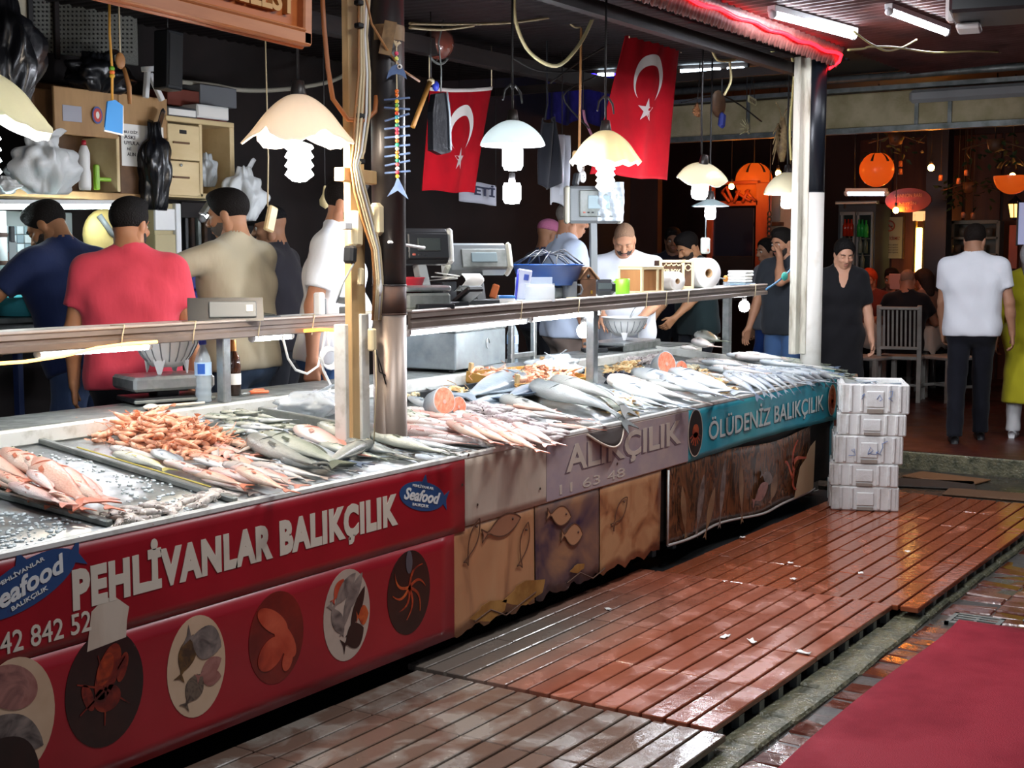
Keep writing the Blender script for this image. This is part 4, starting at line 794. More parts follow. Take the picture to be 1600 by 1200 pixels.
# shrimps, squids, mussels
def shrimp_mesh(name, col, col2, scale=1.0):
    b = MB(); pts = []; rr = []
    for i in range(9):
        a = -.2+2.0*i/8; pts.append(Vector((.036*math.sin(a)-.01, .036*math.cos(a)-.018, 0))*scale); rr.append((.003+.0060*math.sin(math.pi*(i+.8)/9.3))*scale)
    b.tube(pts, rr, 7)
    for i in range(2, 7): b.tube([pts[i], pts[i]*.62+Vector((0, -.004, .003))*scale, pts[i]*.3+Vector((.004, -.01, .002))*scale], .0012*scale, 4)
    b.tube([pts[0], pts[0]+Vector((-.02, .012, .004))*scale, pts[0]+Vector((-.05, .0, .004))*scale], .0011*scale, 4)
    d = (pts[-1]-pts[-2]).normalized(); s = d.cross(Vector((0, 0, 1))); e = pts[-1]
    b.add([e, e+d*.016*scale+s*.010*scale, e+d*.02*scale, e+d*.016*scale-s*.010*scale], [(0, 1, 2, 3), (3, 2, 1, 0)])
    return b.mesh(name, mat(name+'_skin', col, .3, col2=col2, scale=40))
SH_O = shrimp_mesh('shrimp', 'd88e68', 'edbb9c', 1.3); SH_P = shrimp_mesh('shrimp', '', '', 1.2) if False else shrimp_mesh('prawn', 'cf9a58', 'e6cf9c', 1.2)
def little(nm, me, cat, label, group, flat=.5):
    def pl(p):
        o = link(nm, me, None, p+Vector((0, 0, .008))); o.rotation_euler = (rng.uniform(-flat, flat)-.1, rng.uniform(-flat, flat), rng.uniform(0, 6.28)); s = rng.uniform(.85, 1.2); o.scale = (s, s, s); tag(o, label, cat, group)
    return pl
heap([(138, 683), (168, 668), (258, 658), (342, 686), (372, 694), (350, 708), (300, 720), (225, 708), (188, 699)], 200, little('shrimp', SH_O, 'shrimp', 'orange shrimp in the big heap at the back of the near stall', 'orange shrimps in the near heap'), .075, .55)
heap([(948, 578), (990, 568), (1005, 590), (985, 600), (955, 595)], 45, little('prawn', SH_P, 'shrimp', 'golden shrimp heaped behind the mussels of the far stall', 'golden shrimps behind the mussels'), .05, .5)
heap([(915, 626), (940, 618), (1000, 642), (990, 650), (945, 645)], 60, little('prawn', SH_P, 'shrimp', 'golden shrimp beside the tail of the hanging hake', 'golden shrimps beside the hake'), .03, .5)
heap([(1060, 590), (1090, 582), (1150, 610), (1150, 622), (1120, 618)], 50, little('prawn', SH_P, 'shrimp', 'pale shrimp between the forked tail basses and silver rows', 'pale shrimps between the basses'), .03, .5)
def squid_mesh(name, L_, m):
    b = MB(); b.tube([(-L_*.5, 0, 0), (-L_*.35, .002, 0), (-L_*.1, .003, 0), (L_*.1, .002, 0), (L_*.16, 0, 0), (L_*.22, 0, 0), (L_*.27, 0, 0)], [L_*.02, L_*.08, L_*.12, L_*.11, L_*.06, L_*.075, L_*.05], 9)
    for k in range(6):
        a = k*1.05; b.tube([(L_*.26, L_*.03*math.cos(a), L_*.03*math.sin(a)), (L_*.38, L_*.06*math.cos(a), L_*.04*math.sin(a)), (L_*.5, L_*(.05*math.cos(a)+.03), L_*.02*math.sin(a))], [L_*.018, L_*.013, L_*.005], 5)
    for sg in (-1, 1): b.add([(-L_*.48, 0, 0), (-L_*.38, sg*L_*.14, .002), (-L_*.2, sg*L_*.08, 0)], [(0, 1, 2), (2, 1, 0)])
    for sg in (-1, 1): b.ball((L_*.2, sg*L_*.06, L_*.03), L_*.022, 1, 6, 4)
    return b.mesh(name, [m, M_EYE])
SQ = squid_mesh('squid', .13, mat('squid_skin', 'cdc4bf', .25, col2='9c8c8c', scale=60)); SQW = squid_mesh('squid', .11, mat('squid_white', 'ddd6cc', .25, col2='b5a69e', scale=70))
heap([(180, 800), (205, 788), (262, 795), (285, 803), (205, 822), (160, 822)], 26, little('squid', SQW, 'squid', 'small white squid in the messy patch on the near tray', 'white squids on the near tray', .2), .02, .4)
heap([(275, 792), (345, 770), (360, 776), (300, 798)], 16, little('squid', SQW, 'squid', 'small squid left along the lip of the near tray', 'squids along the near tray lip', .2), .012, .3)
def sq_row(p):
    o = link('squid', SQ, None, p+Vector((0, 0, .012))); o.rotation_euler = (rng.uniform(-.2, .2), rng.uniform(-.2, .2), R(120)+rng.uniform(-.45, .45)); s = rng.uniform(.9, 1.35); o.scale = (s, s, s)
    tag(o, 'small grey squid in the middle stall heap before the salmon pieces', 'squid', 'grey squids on the middle stall')
heap([(680, 650), (715, 638), (780, 642), (830, 668), (870, 682), (860, 694), (800, 690), (740, 668)], 130, sq_row, .05, .4)
ms = MB(); ms.ball((0, 0, .012), (.032, .016, .011), seg=10, rings=6); ms.ball((0, 0, .005), (.031, .016, .011), seg=10, rings=6); MUS = ms.mesh('mussel', mat('mussel_shell', '14151c', .2, col2='2a2c38', scale=30))
heap([(940, 592), (985, 590), (1000, 600), (960, 606)], 30, little('mussel', MUS, 'mussel', 'black mussel heaped right of the middle shelf post', 'black mussels right of the post', .6), .03, .5)
heap([(900, 580), (918, 588), (915, 598), (898, 594)], 14, little('mussel', MUS, 'mussel', 'black mussel heaped left of the middle shelf post', 'black mussels left of the post', .6), .02, .5)
cl = MB(); cl.ball((0, 0, .012), (.022, .018, .012), seg=10, rings=6); CLM = cl.mesh('clam', mat('clam_shell', 'cfc6a8', .4, col2='9a8c6c', scale=50))
heap([(895, 606), (925, 600), (935, 612), (905, 616)], 16, little('clam', CLM, 'clam', 'pale clam heaped at the foot of the middle post', 'pale clams', .6), .03, .5)
heap([(1045, 585), (1085, 575), (1110, 590), (1070, 598)], 34, little('clam', CLM, 'clam', 'pale clam spread behind the forked tail basses', 'pale clams behind the basses', .6), .02, .5)
heap([(965, 566), (1010, 556), (1040, 562), (1000, 572)], 30, little('squid', SQ, 'squid', 'small lilac squid heaped under the end tray of the far stall', 'lilac squids on the far stall', .3), .03, .5)
# shrimp crate of the middle stall
P0, P1, P2, P3 = onT(742, 603, .02), onT(790, 572, .02), onT(905, 600, .02), onT(838, 622, .02)
cr = thing('shrimp_crate', 'shallow yellow wooden crate full of shrimps before the steel box', 'crate', (0, 0, 0)); M_CRATE = mat('crate_wood', 'b98a3a', .6, col2='9a7030', scale=8)
cx = (P0+P2)/2; hw, hl = .17, .34; ang = math.atan2(-.35, 1); MC = Matrix.Translation(cx) @ Matrix.Rotation(R(-8), 4, 'Z') @ Matrix.Rotation(math.atan(TS), 4, 'X')
for nm, c, d in (('base', (0, 0, .006), (.62, .36, .008)), ('side_slat', (0, -.18, .035), (.62, .008, .055)), ('side_slat', (0, .18, .035), (.62, .008, .055)), ('end_slat', (-.31, 0, .035), (.008, .36, .055)), ('end_slat', (.31, 0, .035), (.008, .36, .055))):
    b = MB(); b.box(c, d, 0, None, .002); o = b.obj(nm, M_CRATE, cr); o.data.transform(MC)
for sx_ in (-1, 1):
    for sy_ in (-1, 1): b = MB(); b.box((sx_*.295, sy_*.165, .055), (.022, .022, .11), 0, None, .002); o = b.obj('corner_post', mat('crate_post', 'c0a070', .6), cr); o.data.transform(MC)
for i in range(95):
    q = MC @ Vector((rng.uniform(-.28, .28), rng.uniform(-.155, .155), .03+rng.uniform(0, .035))); little('shrimp', SH_O, 'shrimp', 'orange shrimp inside the shallow yellow crate', 'shrimps in the yellow crate')(q)
# ice crumbs and scraps on the near tray
ice = MB()
for poly, n in (([(0, 800), (130, 815), (60, 850), (0, 860)], 160), ([(170, 735), (330, 770), (300, 800), (200, 790)], 120), ([(20, 700), (150, 720), (180, 760), (120, 740)], 40)):
    for x, y, e in scatter(poly, n): s = rng.uniform(.002, .007); ice.ball((x, y, TZ+TS*(y-TY)+s*.5), (s*1.6, s*1.2, s*.7), 0, 5, 3)
tag(ice.obj('ice_crumbs', mat('ice', 'dfe6e6', .15)), 'ice crumbs scattered over the near steel tray', 'ice', None, 'stuff')
# ================================================================ PEOPLE (signed distance bodies meshed with surface nets)
def nets(f, o, h):
    s = f < 0; c = np.zeros(tuple(n-1 for n in f.shape), np.int8)
    for i in (0, 1):
        for j in (0, 1):
            for k in (0, 1): c += s[i:f.shape[0]-1+i, j:f.shape[1]-1+j, k:f.shape[2]-1+k]
    m = (c > 0) & (c < 8); I, J, K = np.nonzero(m); n = len(I); idx = np.full(m.shape, -1, np.int64); idx[I, J, K] = np.arange(n)
    acc = np.zeros((n, 3)); cnt = np.zeros(n)
    for ax in range(3):
        o1, o2 = [a for a in range(3) if a != ax]
        for u in (0, 1):
            for v in (0, 1):
                d = [0, 0, 0]; d[o1] = u; d[o2] = v; e = list(d); e[ax] = 1
                A = f[I+d[0], J+d[1], K+d[2]]; B = f[I+e[0], J+e[1], K+e[2]]; q = (A < 0) != (B < 0)
                t = np.where(q, A/np.where(A == B, 1, A-B), 0); p = np.tile(np.array(d, float), (n, 1)); p[:, ax] = t
                acc[q] += p[q]; cnt[q] += 1
    V = (np.stack([I, J, K], 1)+acc/np.maximum(cnt, 1)[:, None])*h+np.array(o); Fs = []
    for ax in range(3):
        o1, o2 = [a for a in range(3) if a != ax]; sl0 = [slice(None)]*3; sl1 = [slice(None)]*3; sl0[ax] = slice(0, -1); sl1[ax] = slice(1, None)
        A, B = s[tuple(sl0)], s[tuple(sl1)]; ch = A != B; P = np.stack(np.nonzero(ch), 1); P = P[(P[:, o1] > 0) & (P[:, o2] > 0) & (P[:, o1] < f.shape[o1]-1) & (P[:, o2] < f.shape[o2]-1)]
        if not len(P): continue
        def cell(a, b): q = P.copy(); q[:, o1] -= a; q[:, o2] -= b; return idx[q[:, 0], q[:, 1], q[:, 2]]
        Q = np.stack([cell(1, 1), cell(0, 1), cell(0, 0), cell(1, 0)], 1); fl = A[P[:, 0], P[:, 1], P[:, 2]]
        if ax == 1: fl = ~fl
        Q[~fl] = Q[~fl][:, ::-1]; Fs.append(Q[(Q >= 0).all(1)])
    return V, (np.concatenate(Fs) if Fs else np.zeros((0, 4), int))
class Fld:
    def __init__(s, lo, hi, h):
        s.h = h; s.lo = np.array(lo, float); s.n = np.maximum(3, np.ceil((np.array(hi, float)-s.lo)/h).astype(int)+1); s.f = np.full(tuple(s.n), .5, np.float32)
        s.ax = [s.lo[i]+h*np.arange(s.n[i]) for i in range(3)]
    def _sl(s, lo, hi):
        a = np.clip(np.floor((np.array(lo)-s.lo)/s.h).astype(int), 0, s.n); b = np.clip(np.ceil((np.array(hi)-s.lo)/s.h).astype(int)+1, 0, s.n)
        if (b <= a).any(): return None
        sl = tuple(slice(a[i], b[i]) for i in range(3)); return sl, s.ax[0][sl[0]][:, None, None], s.ax[1][sl[1]][None, :, None], s.ax[2][sl[2]][None, None, :]
    def _mix(s, sl, d, k, op):
        F = s.f[sl]
        if op == 'sub': d = -d; h = np.maximum(k-np.abs(F-d), 0)/max(k, 1e-6); s.f[sl] = np.maximum(F, d)+h*h*k*.25
        else: h = np.maximum(k-np.abs(F-d), 0)/max(k, 1e-6); s.f[sl] = np.minimum(F, d)-h*h*k*.25
    def rc(s, a, b, r1, r2=None, k=.03, op='u', clips=()):
        r2 = r1 if r2 is None else r2; a = np.array(a, float); b = np.array(b, float); m = max(r1, r2)+k+2*s.h
        q = s._sl(np.minimum(a, b)-m, np.maximum(a, b)+m)
        if q is None: return
        sl, X, Y, Z = q; v = b-a; L2 = max(float(v@v), 1e-9); t = np.clip(((X-a[0])*v[0]+(Y-a[1])*v[1]+(Z-a[2])*v[2])/L2, 0, 1)
        d = np.sqrt((X-a[0]-t*v[0])**2+(Y-a[1]-t*v[1])**2+(Z-a[2]-t*v[2])**2)-(r1+(r2-r1)*t)
        for p, n in clips: d = np.maximum(d, (X-p[0])*n[0]+(Y-p[1])*n[1]+(Z-p[2])*n[2])
        s._mix(sl, d, k, op)
    def el(s, c, r, k=.02, op='u', M=None, O=None, clips=()):
        # ellipsoid at c (in the frame M about O when given)
        c = np.array(c, float); r = np.array(r, float); W = c if M is None else M@c+O; m = r.max()+k+2*s.h; q = s._sl(W-m, W+m)
        if q is None: return
        sl, X, Y, Z = q
        if M is None: x, y, z = X-c[0], Y-c[1], Z-c[2]; lx, ly, lz = X+0*Y+0*Z, Y+0*X+0*Z, Z+0*X+0*Y
        else:
            dx, dy, dz = X-O[0], Y-O[1], Z-O[2]; lx, ly, lz = [M[0][i]*dx+M[1][i]*dy+M[2][i]*dz for i in range(3)]; x, y, z = lx-c[0], ly-c[1], lz-c[2]
        k0 = np.sqrt((x/r[0])**2+(y/r[1])**2+(z/r[2])**2); k1 = np.sqrt((x/r[0]**2)**2+(y/r[1]**2)**2+(z/r[2]**2)**2); d = k0*(k0-1)/np.maximum(k1, 1e-6)
        for p, n in clips: d = np.maximum(d, (lx-p[0])*n[0]+(ly-p[1])*n[1]+(lz-p[2])*n[2])
        s._mix(sl, d, k, op)
    def cut(s, p, n):
        s.f = np.maximum(s.f, ((s.ax[0][:, None, None]-p[0])*n[0]+(s.ax[1][None, :, None]-p[1])*n[1]+(s.ax[2][None, None, :]-p[2])*n[2]).astype(np.float32))
    def get(s): return nets(s.f, s.lo, s.h)
def np_mesh(name, parts, m, wob=0.0):
    V = []; Fc = []; b = 0
    for v, f in parts: V.append(v); Fc.append(f+b); b += len(v)
    V = np.concatenate(V); Fc = np.concatenate(Fc)
    if wob: V = V+wob*np.stack([np.sin(V[:, 2]*31+V[:, 0]*17)*np.sin(V[:, 1]*23+V[:, 2]*9), np.sin(V[:, 2]*27+V[:, 0]*29+1), np.sin(V[:, 0]*41+V[:, 1]*13)*.4], 1)
    me = bpy.data.meshes.new(name); me.vertices.add(len(V)); me.vertices.foreach_set('co', V.astype(np.float32).ravel()); n = len(Fc)
    me.loops.add(4*n); me.loops.foreach_set('vertex_index', Fc.astype(np.int32).ravel()); me.polygons.add(n); me.polygons.foreach_set('loop_start', np.arange(0, 4*n, 4, dtype=np.int32)); me.polygons.foreach_set('use_smooth', np.ones(n, bool))
    me.update(calc_edges=True); me.validate(); me.materials.append(m); return me
def rotm(ax, a): return np.array(Matrix.Rotation(a, 3, ax))
def skin_mat(c): return mat('skin_'+c, c, .5, col2=c, scale=20, spec=.35, sss=.08)
def cloth(c, c2=None): return mat('cloth_'+c, c, .85, col2=c2 or c, scale=14, bump=.55, bscale=13, stretch=(1, 1, .45), sheen=.1, spec=.2)
def unit(v): v = np.array(v, float); return v/max(np.linalg.norm(v), 1e-9)
def ik(S, T, l1, l2, hint):
    d = T-S; D = min(max(np.linalg.norm(d), abs(l1-l2)+.01), l1+l2-.004); u = unit(d); a = (l1*l1-l2*l2+D*D)/(2*D); hgt = math.sqrt(max(l1*l1-a*a, 0)); h = np.array(hint, float); h = unit(h-u*(h@u)); return S+u*a+h*hgt, S+u*D
def person(label, loc, yaw, H=1.76, skin='b98a6c', shirt='ffffff', trousers='2a3038', hair='1a1512', style='short', beard=None, lean=0, head=(0, 0), lh=None, rh=None, lhint=None, rhint=None, feet=None, hb=.014, hh=.0062, hk=.0052, dress=None, sleeve=.62, belly=0.0, seated=False, collar=False, curl=.5, facehair=None, shoes='202022', name='person', group=None, width=1.0, apron=None, legs_bare=False):
    s = H/1.78; t = thing(name, label, 'person', loc, R(yaw)-math.pi/2, group); A = lambda *p: np.array(p, float)*s
    sk = skin_mat(skin); hip = A(0, 0, .93); Lr = rotm('X', -R(lean)); up = lambda p: hip+Lr@(np.array(p)-hip); dn = Lr@np.array((0, 0, -1.))
    w = width; N0 = up(A(0, -.012, 1.50)); C0 = up(A(0, .012, 1.642)); HM = Lr@rotm('Z', R(head[0]))@rotm('X', -R(head[1])); C0 = C0+HM@A(0, .02*math.sin(R(head[1])), 0)*2 if head[1] else C0
    C0 = C0+(Lr@rotm('Z', R(head[0])))@A(0, .05*math.sin(R(head[1])), -.02*math.sin(R(max(0, head[1]))))
    fl = feet or ((-.1, .0), (.1, .0))
    S = [up(A(sg*.185*w, -.012, 1.425)) for sg in (-1, 1)]; T = []
    for i, (q, sg) in enumerate(((lh, -1), (rh, 1))): T.append(A(*q) if q is not None else up(A(sg*.25*w, .06, .86)))
    arms = [ik(S[i], T[i], .295*s, .255*s, (lhint, rhint)[i] or ((-.5, -1, -.2) if i == 0 else (.5, -1, -.2))) for i in (0, 1)]
    HP_ = [A(sg*.092, 0, .92) for sg in (-1, 1)]
    if seated: KN = [A(sg*.14, .44, .95) for sg in (-1, 1)]; AN = [A(sg*.14, .46, .53) for sg in (-1, 1)]
    else: AN = [A(f[0], f[1], .085) for f in fl]; KN = [ik(HP_[i], AN[i], .43*s, .415*s, (0, 1, .02))[0] for i in (0, 1)]
    def torso(f, g=0.0, k=.05):
        f.rc(up(A(-.085*w, 0, .95)), up(A(.085*w, 0, .95)), (.118+g)*s, None, k*s); f.rc(up(A(-.065*w, .005, 1.10)), up(A(.065*w, .005, 1.10)), (.112+g)*s, None, k*s)
        f.rc(up(A(-.095*w, 0, 1.29)), up(A(.095*w, 0, 1.29)), (.118+g)*s, None, k*s); f.rc(up(A(-.15*w, -.012, 1.415)), up(A(.15*w, -.012, 1.415)), (.068+g)*s, None, k*s); f.rc(up(A(0, -.01, 1.0)), up(A(0, -.01, 1.36)), (.11+g)*s, None, k*s)
        for sg in (-1, 1): f.rc(up(A(sg*.12*w, -.018, 1.445)), up(A(sg*.02, -.016, 1.515)), (.042+g)*s, (.05+g*.6)*s, k*s)
        if belly: f.rc(up(A(-.03, .05+belly*.5, 1.08)), up(A(.03, .05+belly*.5, 1.08)), (.10+belly+g)*s, None, .08*s)
    lo = np.min([*S, *[a[0] for a in arms], *[a[1] for a in arms], *HP_, *AN, *KN, C0], 0)-.26*s; hi = np.max([*S, *[a[0] for a in arms], *[a[1] for a in arms], *HP_, *AN, *KN, C0], 0)+.26*s; lo[2] = max(lo[2], -.02) if not seated else lo[2]
    # ---- skin
    f = Fld(lo, hi, hb); torso(f)
    f.rc(N0, C0+HM@A(0, -.03, -.05), .062*s, .055*s, .03*s)
    f.rc(N0, N0+(C0-N0)*.4, .064*s, .058*s, .03*s)
    for i in (0, 1):
        E, Wr = arms[i]; f.rc(S[i], E, .05*s, .041*s, .03*s); f.rc(E, E+(Wr-E)*.4, .041*s, .040*s, .02*s); f.rc(E+(Wr-E)*.3, Wr, .040*s, .027*s, .02*s)
        f.rc(HP_[i], KN[i], .088*s, .056*s, .03*s); f.rc(KN[i], KN[i]+(AN[i]-KN[i])*.35, .056*s, .056*s, .02*s); f.rc(KN[i]+(AN[i]-KN[i])*.25, AN[i], .055*s, .036*s, .02*s)
    hz = N0[2]+.04*s
    f.el((0, 0, 0), np.array((.07, .085, .1))*s, .02, 'u', HM, C0)
    parts = [f.get()]
    # head at a finer grid
    g = Fld(C0-.165*s, C0+.165*s, hh)
    e = lambda c, r, k=.02, op='u', clips=(): g.el(np.array(c)*s, np.array(r)*s, k*s, op, HM, C0, clips)
    wl = lambda *c: C0+HM@(np.array(c)*s)
    e((0, -.014, .034), (.076, .096, .086)); e((0, .018, -.035), (.06, .072, .082), .03); e((0, .052, -.092), (.03, .028, .022), .03); e((0, .074, .026), (.052, .018, .013), .02)
    for sg in (-1, 1):
        e((sg*.032, .098, .002), (.02, .018, .013), .012, 'sub'); e((sg*.042, .062, -.028), (.022, .022, .018), .02); e((sg*.076, -.008, -.008), (.011, .022, .033), .008); e((sg*.066, -.01, -.07), (.012, .02, .03), .02)
        e((sg*.014, .097, -.034), (.011, .012, .009), .008)
    g.rc(wl(0, .084, .012), wl(0, .110, -.028), .010*s, .0135*s, .014*s); e((0, .089, -.061), (.026, .010, .0065), .008); e((0, .087, -.074), (.022, .010, .007), .008)
    g.rc(N0, C0+HM@A(0, -.03, -.05), .062*s, .055*s, .03*s)
    parts.append(g.get())
    # hands
    for i in (0, 1):
        E, Wr = arms[i]; d = unit(Wr-E); sg = (-1, 1)[i]; n_ = unit(np.array((-sg, .15, 0.)) if abs(d[2]) > .6 else np.array((-sg*.3, .1, -1.))); n_ = unit(n_-d*(n_@d)); l = np.cross(d, n_)*(-sg)
        if l@np.array((0, 1., 0)) < 0 and abs(d[2]) > .6: l = -l
        q = Fld(Wr-.21*s, Wr+.21*s, hk); q.rc(Wr-d*.05*s, Wr+d*.01*s, .029*s, .026*s, .01*s)
        for j, (o_, L_, r_) in enumerate(((.031, .072, .0085), (.0105, .082, .009), (-.0105, .076, .0087), (-.030, .058, .0078))):
            K = Wr+(d*.088+l*o_-n_*.0)*s; q.rc(Wr+l*o_*.5*s, K, .0145*s, .0125*s, .012*s); p = K; v = d.copy(); ax = np.cross(n_, d)
            for m_, fr in enumerate((.45, .32, .23)):
                c_ = curl*(.55+.25*m_)+.06*j; v = v*math.cos(c_)+n_*math.sin(c_) if m_ == 0 else unit(v*math.cos(c_)+np.cross(np.cross(d, n_), v)*math.sin(c_)); p2 = p+v*L_*fr*s; q.rc(p, p2, r_*(1-.1*m_)*s, r_*(.9-.1*m_)*s, .004*s); p = p2
        Tb = Wr+(d*.028+l*.026)*s; Tm = Tb+(d*.034+l*.028+n_*.012)*s; Te = Tm+(d*.032+l*.004+n_*.014)*s; q.rc(Wr+d*.01*s+l*.012*s, Tb, .016*s, .0145*s, .012*s); q.rc(Tb, Tm, .0135*s, .0115*s, .006*s); q.rc(Tm, Te, .0108*s, .0088*s, .004*s)
        parts.append(q.get())
    link('body', np_mesh('body', parts, sk), t)
    # ---- clothes
    f = Fld(lo-.03, hi+.03, hb); torso(f, .014)
    for sg in (-1, 1) if dress is None else (): f.rc(up(A(sg*.078*w, .0, .84)), up(A(sg*.098*w, 0, 1.30)), .116*s, .122*s, .04*s)
    f.rc(up(A(-.07*w, -.012, .88)), up(A(.07*w, -.012, .88)), (.126 if dress is None else .12)*s, None, .05*s)
    for i in (0, 1):
        E, Wr = arms[i]; c_ = S[i]+(E-S[i])*min(sleeve, 1); dv = unit(E-S[i])
        if sleeve <= 1: f.rc(S[i], c_+dv*.03, .072*s, .064*s, .04*s, clips=((c_, dv),))
        else:
            f.rc(S[i], E, .068*s, .056*s, .04*s); d2 = unit(Wr-E); c2 = E+(Wr-E)*(sleeve-1); f.rc(E, c2+d2*.02, .056*s, .046*s, .02*s, clips=((c2, d2),))
    f.rc(up(A(0, -.004, 1.515)), up(A(0, .03, 1.62)), .062*s, .074*s, .008*s, 'sub')
    if collar: 
        f.rc(up(A(-.045, .03, 1.485)), up(A(-.02, -.07, 1.53)), .016*s, None, .01); f.rc(up(A(.045, .03, 1.485)), up(A(.02, -.07, 1.53)), .016*s, None, .01)
    if dress is None: f.cut(up(A(0, 0, .86)), dn)
    else:
        for sg in (-1, 1): f.rc(A(sg*.06, 0, .9), A(sg*.085, .01, dress), .12*s, .125*s, .06*s)
        f.rc(A(0, 0, .9), A(0, 0, dress), .125*s, .14*s, .06*s)
        f.rc(up(A(0, .10, 1.36)), up(A(0, .085, 1.52)), .022*s, .07*s, .01*s, 'sub'); f.cut(A(0, 0, dress), (0, 0, -1.))
    link('shirt' if dress is None else 'dress', np_mesh('shirt', [f.get()], cloth(shirt), .0035*s), t)
    if not legs_bare:
        f = Fld(np.minimum(lo, A(-.3, -.3, 0)), hi+.02, hb); f.rc(A(-.075*w, 0, .95), A(.075*w, 0, .95), .118*s, None, .03*s); f.rc(A(-.075*w, -.018, .90), A(.075*w, -.018, .90), .120*s, None, .03*s)
        for i in (0, 1): f.rc(HP_[i]+np.array((0, 0, -.04)), KN[i], .098*s, .074*s, .03*s); f.rc(KN[i], AN[i]+np.array((0, 0, -.02)), .074*s, .062*s, .02*s)
        if not seated: f.cut((0, 0, 1.02*s), (0, 0, 1.)); f.cut((0, 0, .055*s), (0, 0, -1.))
        link('trousers', np_mesh('trousers', [f.get()], cloth(trousers), .004*s), t)
    if not seated:
        for i in (0, 1):
            b = MB(); p = AN[i]; pr = [(-.075, .030, .065), (-.05, .037, .075), (0, .040, .08), (.06, .043, .065), (.12, .047, .045), (.165, .040, .035), (.19, .02, .025)]; vs = []; n = 10
            for y, wx, hz_ in pr:
                for k in range(n): a = 2*math.pi*k/n; vs.append((p[0]+wx*s*math.cos(a), p[1]+y*s, max(0.0, hz_*s*(.5+.5*math.sin(a)) if math.sin(a) > -.5 else 0.0)))
            fs = [(r_*n+k, r_*n+(k+1) % n, (r_+1)*n+(k+1) % n, (r_+1)*n+k) for r_ in range(len(pr)-1) for k in range(n)]+[list(range(n)), [len(vs)-n+k for k in range(n)][::-1]]
            b.add(vs, fs, 0, True); b.obj('shoe', mat('shoe_'+shoes, shoes, .5), t)
    # ---- hair, beard, face
    hm = mat('hair_'+hair, hair, .75, bump=.7, bscale=140, spec=.2)
    f = Fld(C0-.21*s, C0+.21*s, hh*1.1); e2 = lambda c, r, k=.02, op='u', clips=(): f.el(np.array(c)*s, np.array(r)*s, k*s, op, HM, C0, clips)
    face = (np.array((0, .062, .046))*s, np.array((0, .82, -.57))); nape = (np.array((0, 0, -.066))*s, np.array((0, -.25, -.97)))
    if style in ('short', 'crop'):
        e2((0, -.016, .042), (.086, .106, .092) if style == 'short' else (.081, .101, .088), .01, 'u', (face, nape)); 
        if style == 'short': e2((0, .03, .105), (.06, .06, .03), .03, 'u')
    elif style == 'buzz': e2((0, -.016, .0362), (.0775, .0975, .0872), .01, 'u', ((np.array((0, .062, .066))*s, face[1]), nape))
    elif style in ('long', 'bun'):
        e2((0, -.012, .042), (.090, .106, .094), .01, 'u', ((np.array((0, .060, .052))*s, unit((0, .86, -.5))), (np.array((0, 0, -.09))*s, np.array((0, 0, -1.)))))
        if style == 'long': f.rc(wl(0, -.06, 0), wl(0, -.07, -.15), .085*s, .06*s, .04*s)
        else: f.rc(wl(0, -.1, .01), wl(0, -.125, -.0), .035*s, .04*s, .02*s)
    elif style == 'cap':
        e2((0, -.01, .05), (.09, .108, .085), .01, 'u', ((np.array((0, 0, .035))*s, np.array((0, 0, -1.))),)); e2((0, .11, .04), (.07, .075, .012), .01)
    if style != 'bald': link('hair' if style != 'cap' else 'cap', np_mesh('hair', [f.get()], hm, .0015), t)
    if beard:
        f = Fld(C0-.165*s, C0+.165*s, hh); e2((0, .016, -.04), (.0645, .079, .092), .01, 'u', ((np.array((0, .05, -.03))*s, np.array((0, -.2, 1.))), (np.array((0, -.02, 0)), np.array((0, -1., 0))))); e2((0, .095, -.066), (.022, .02, .010), .006, 'sub'); f.rc(wl(-.026, .089, -.058), wl(.026, .089, -.058), .007*s, None, .01)
        link('beard', np_mesh('beard', [f.get()], mat('hair_'+beard, beard, .8, bump=.6, bscale=140)), t)
    b = MB(); HM4 = Matrix([list(r_) for r_ in HM]).to_4x4()
    for sg in (-1, 1):
        b.ball(wl(sg*.032, .0765, .001), (.0125 if head[1] < 20 else .0145)*s, 0, 10, 8); b.ball(wl(sg*.032, .0838, -.002), (.0066 if head[1] < 20 else .003)*s, 1, 8, 6)
    b.obj('eyes', [mat('eye_white', 'b5aca4', .3) if head[1] < 20 else sk, mat('eye_iris', '1c120c', .2)], t)
    b = MB()
    for sg in (-1, 1): b.tube([wl(sg*.014, .092, .021), wl(sg*.032, .0915, .028), wl(sg*.052, .078, .023)], [.004*s, .0048*s, .003*s], 6)
    b.obj('eyebrows', mat('brow_'+(hair if style != 'cap' else '1a1512'), hair if style != 'cap' else '1a1512', .8), t)
    b = MB(); b.ball(wl(0, .0925, -.0605), (.023*s, .0075*s, .0048*s), 0, 12, 6, HM4); b.ball(wl(0, .0915, -.072), (.020*s, .0075*s, .0052*s), 0, 12, 6, HM4); b.obj('lips', mat('lips', '94584c', .45), t)
    t['_j'] = 0; del t['_j']
    return t, dict(arms=arms, C=C0, HM=HM, s=s, up=up)
def at_y(px, py, Y): p = onY(px, py, Y); return p.x, Y
ST = .15; RS = .12
def heading(px): return math.degrees(YAW)-math.degrees(math.atan((px-800)/FPX))
x, y = at_y(200, 305, 4.95); person('man in a coral red T-shirt seen from behind at the near stall', (x, y, ST), heading(205)-2, 1.755, 'a87452', 'cc4353', '1b1b20', '0f0c0b', 'short', '171210', 3, (-32, 6), None, None, (-.9, -.5, 0), (.9, -.5, 0), width=1.10, hb=.011)
x, y = at_y(128, 307, 5.5); person('man in a navy T-shirt bent over the sink with his arm out', (x, y, ST), heading(120)+38, 1.82, 'a0714f', '1e2a4e', '3a4a6a', '15110f', 'short', '2a2320', 18, (25, 22), (-.50, .42, .98), (-.08, .55, .98), (-.9, -.5, .2), (.6, -.6, -.3), width=1.12)
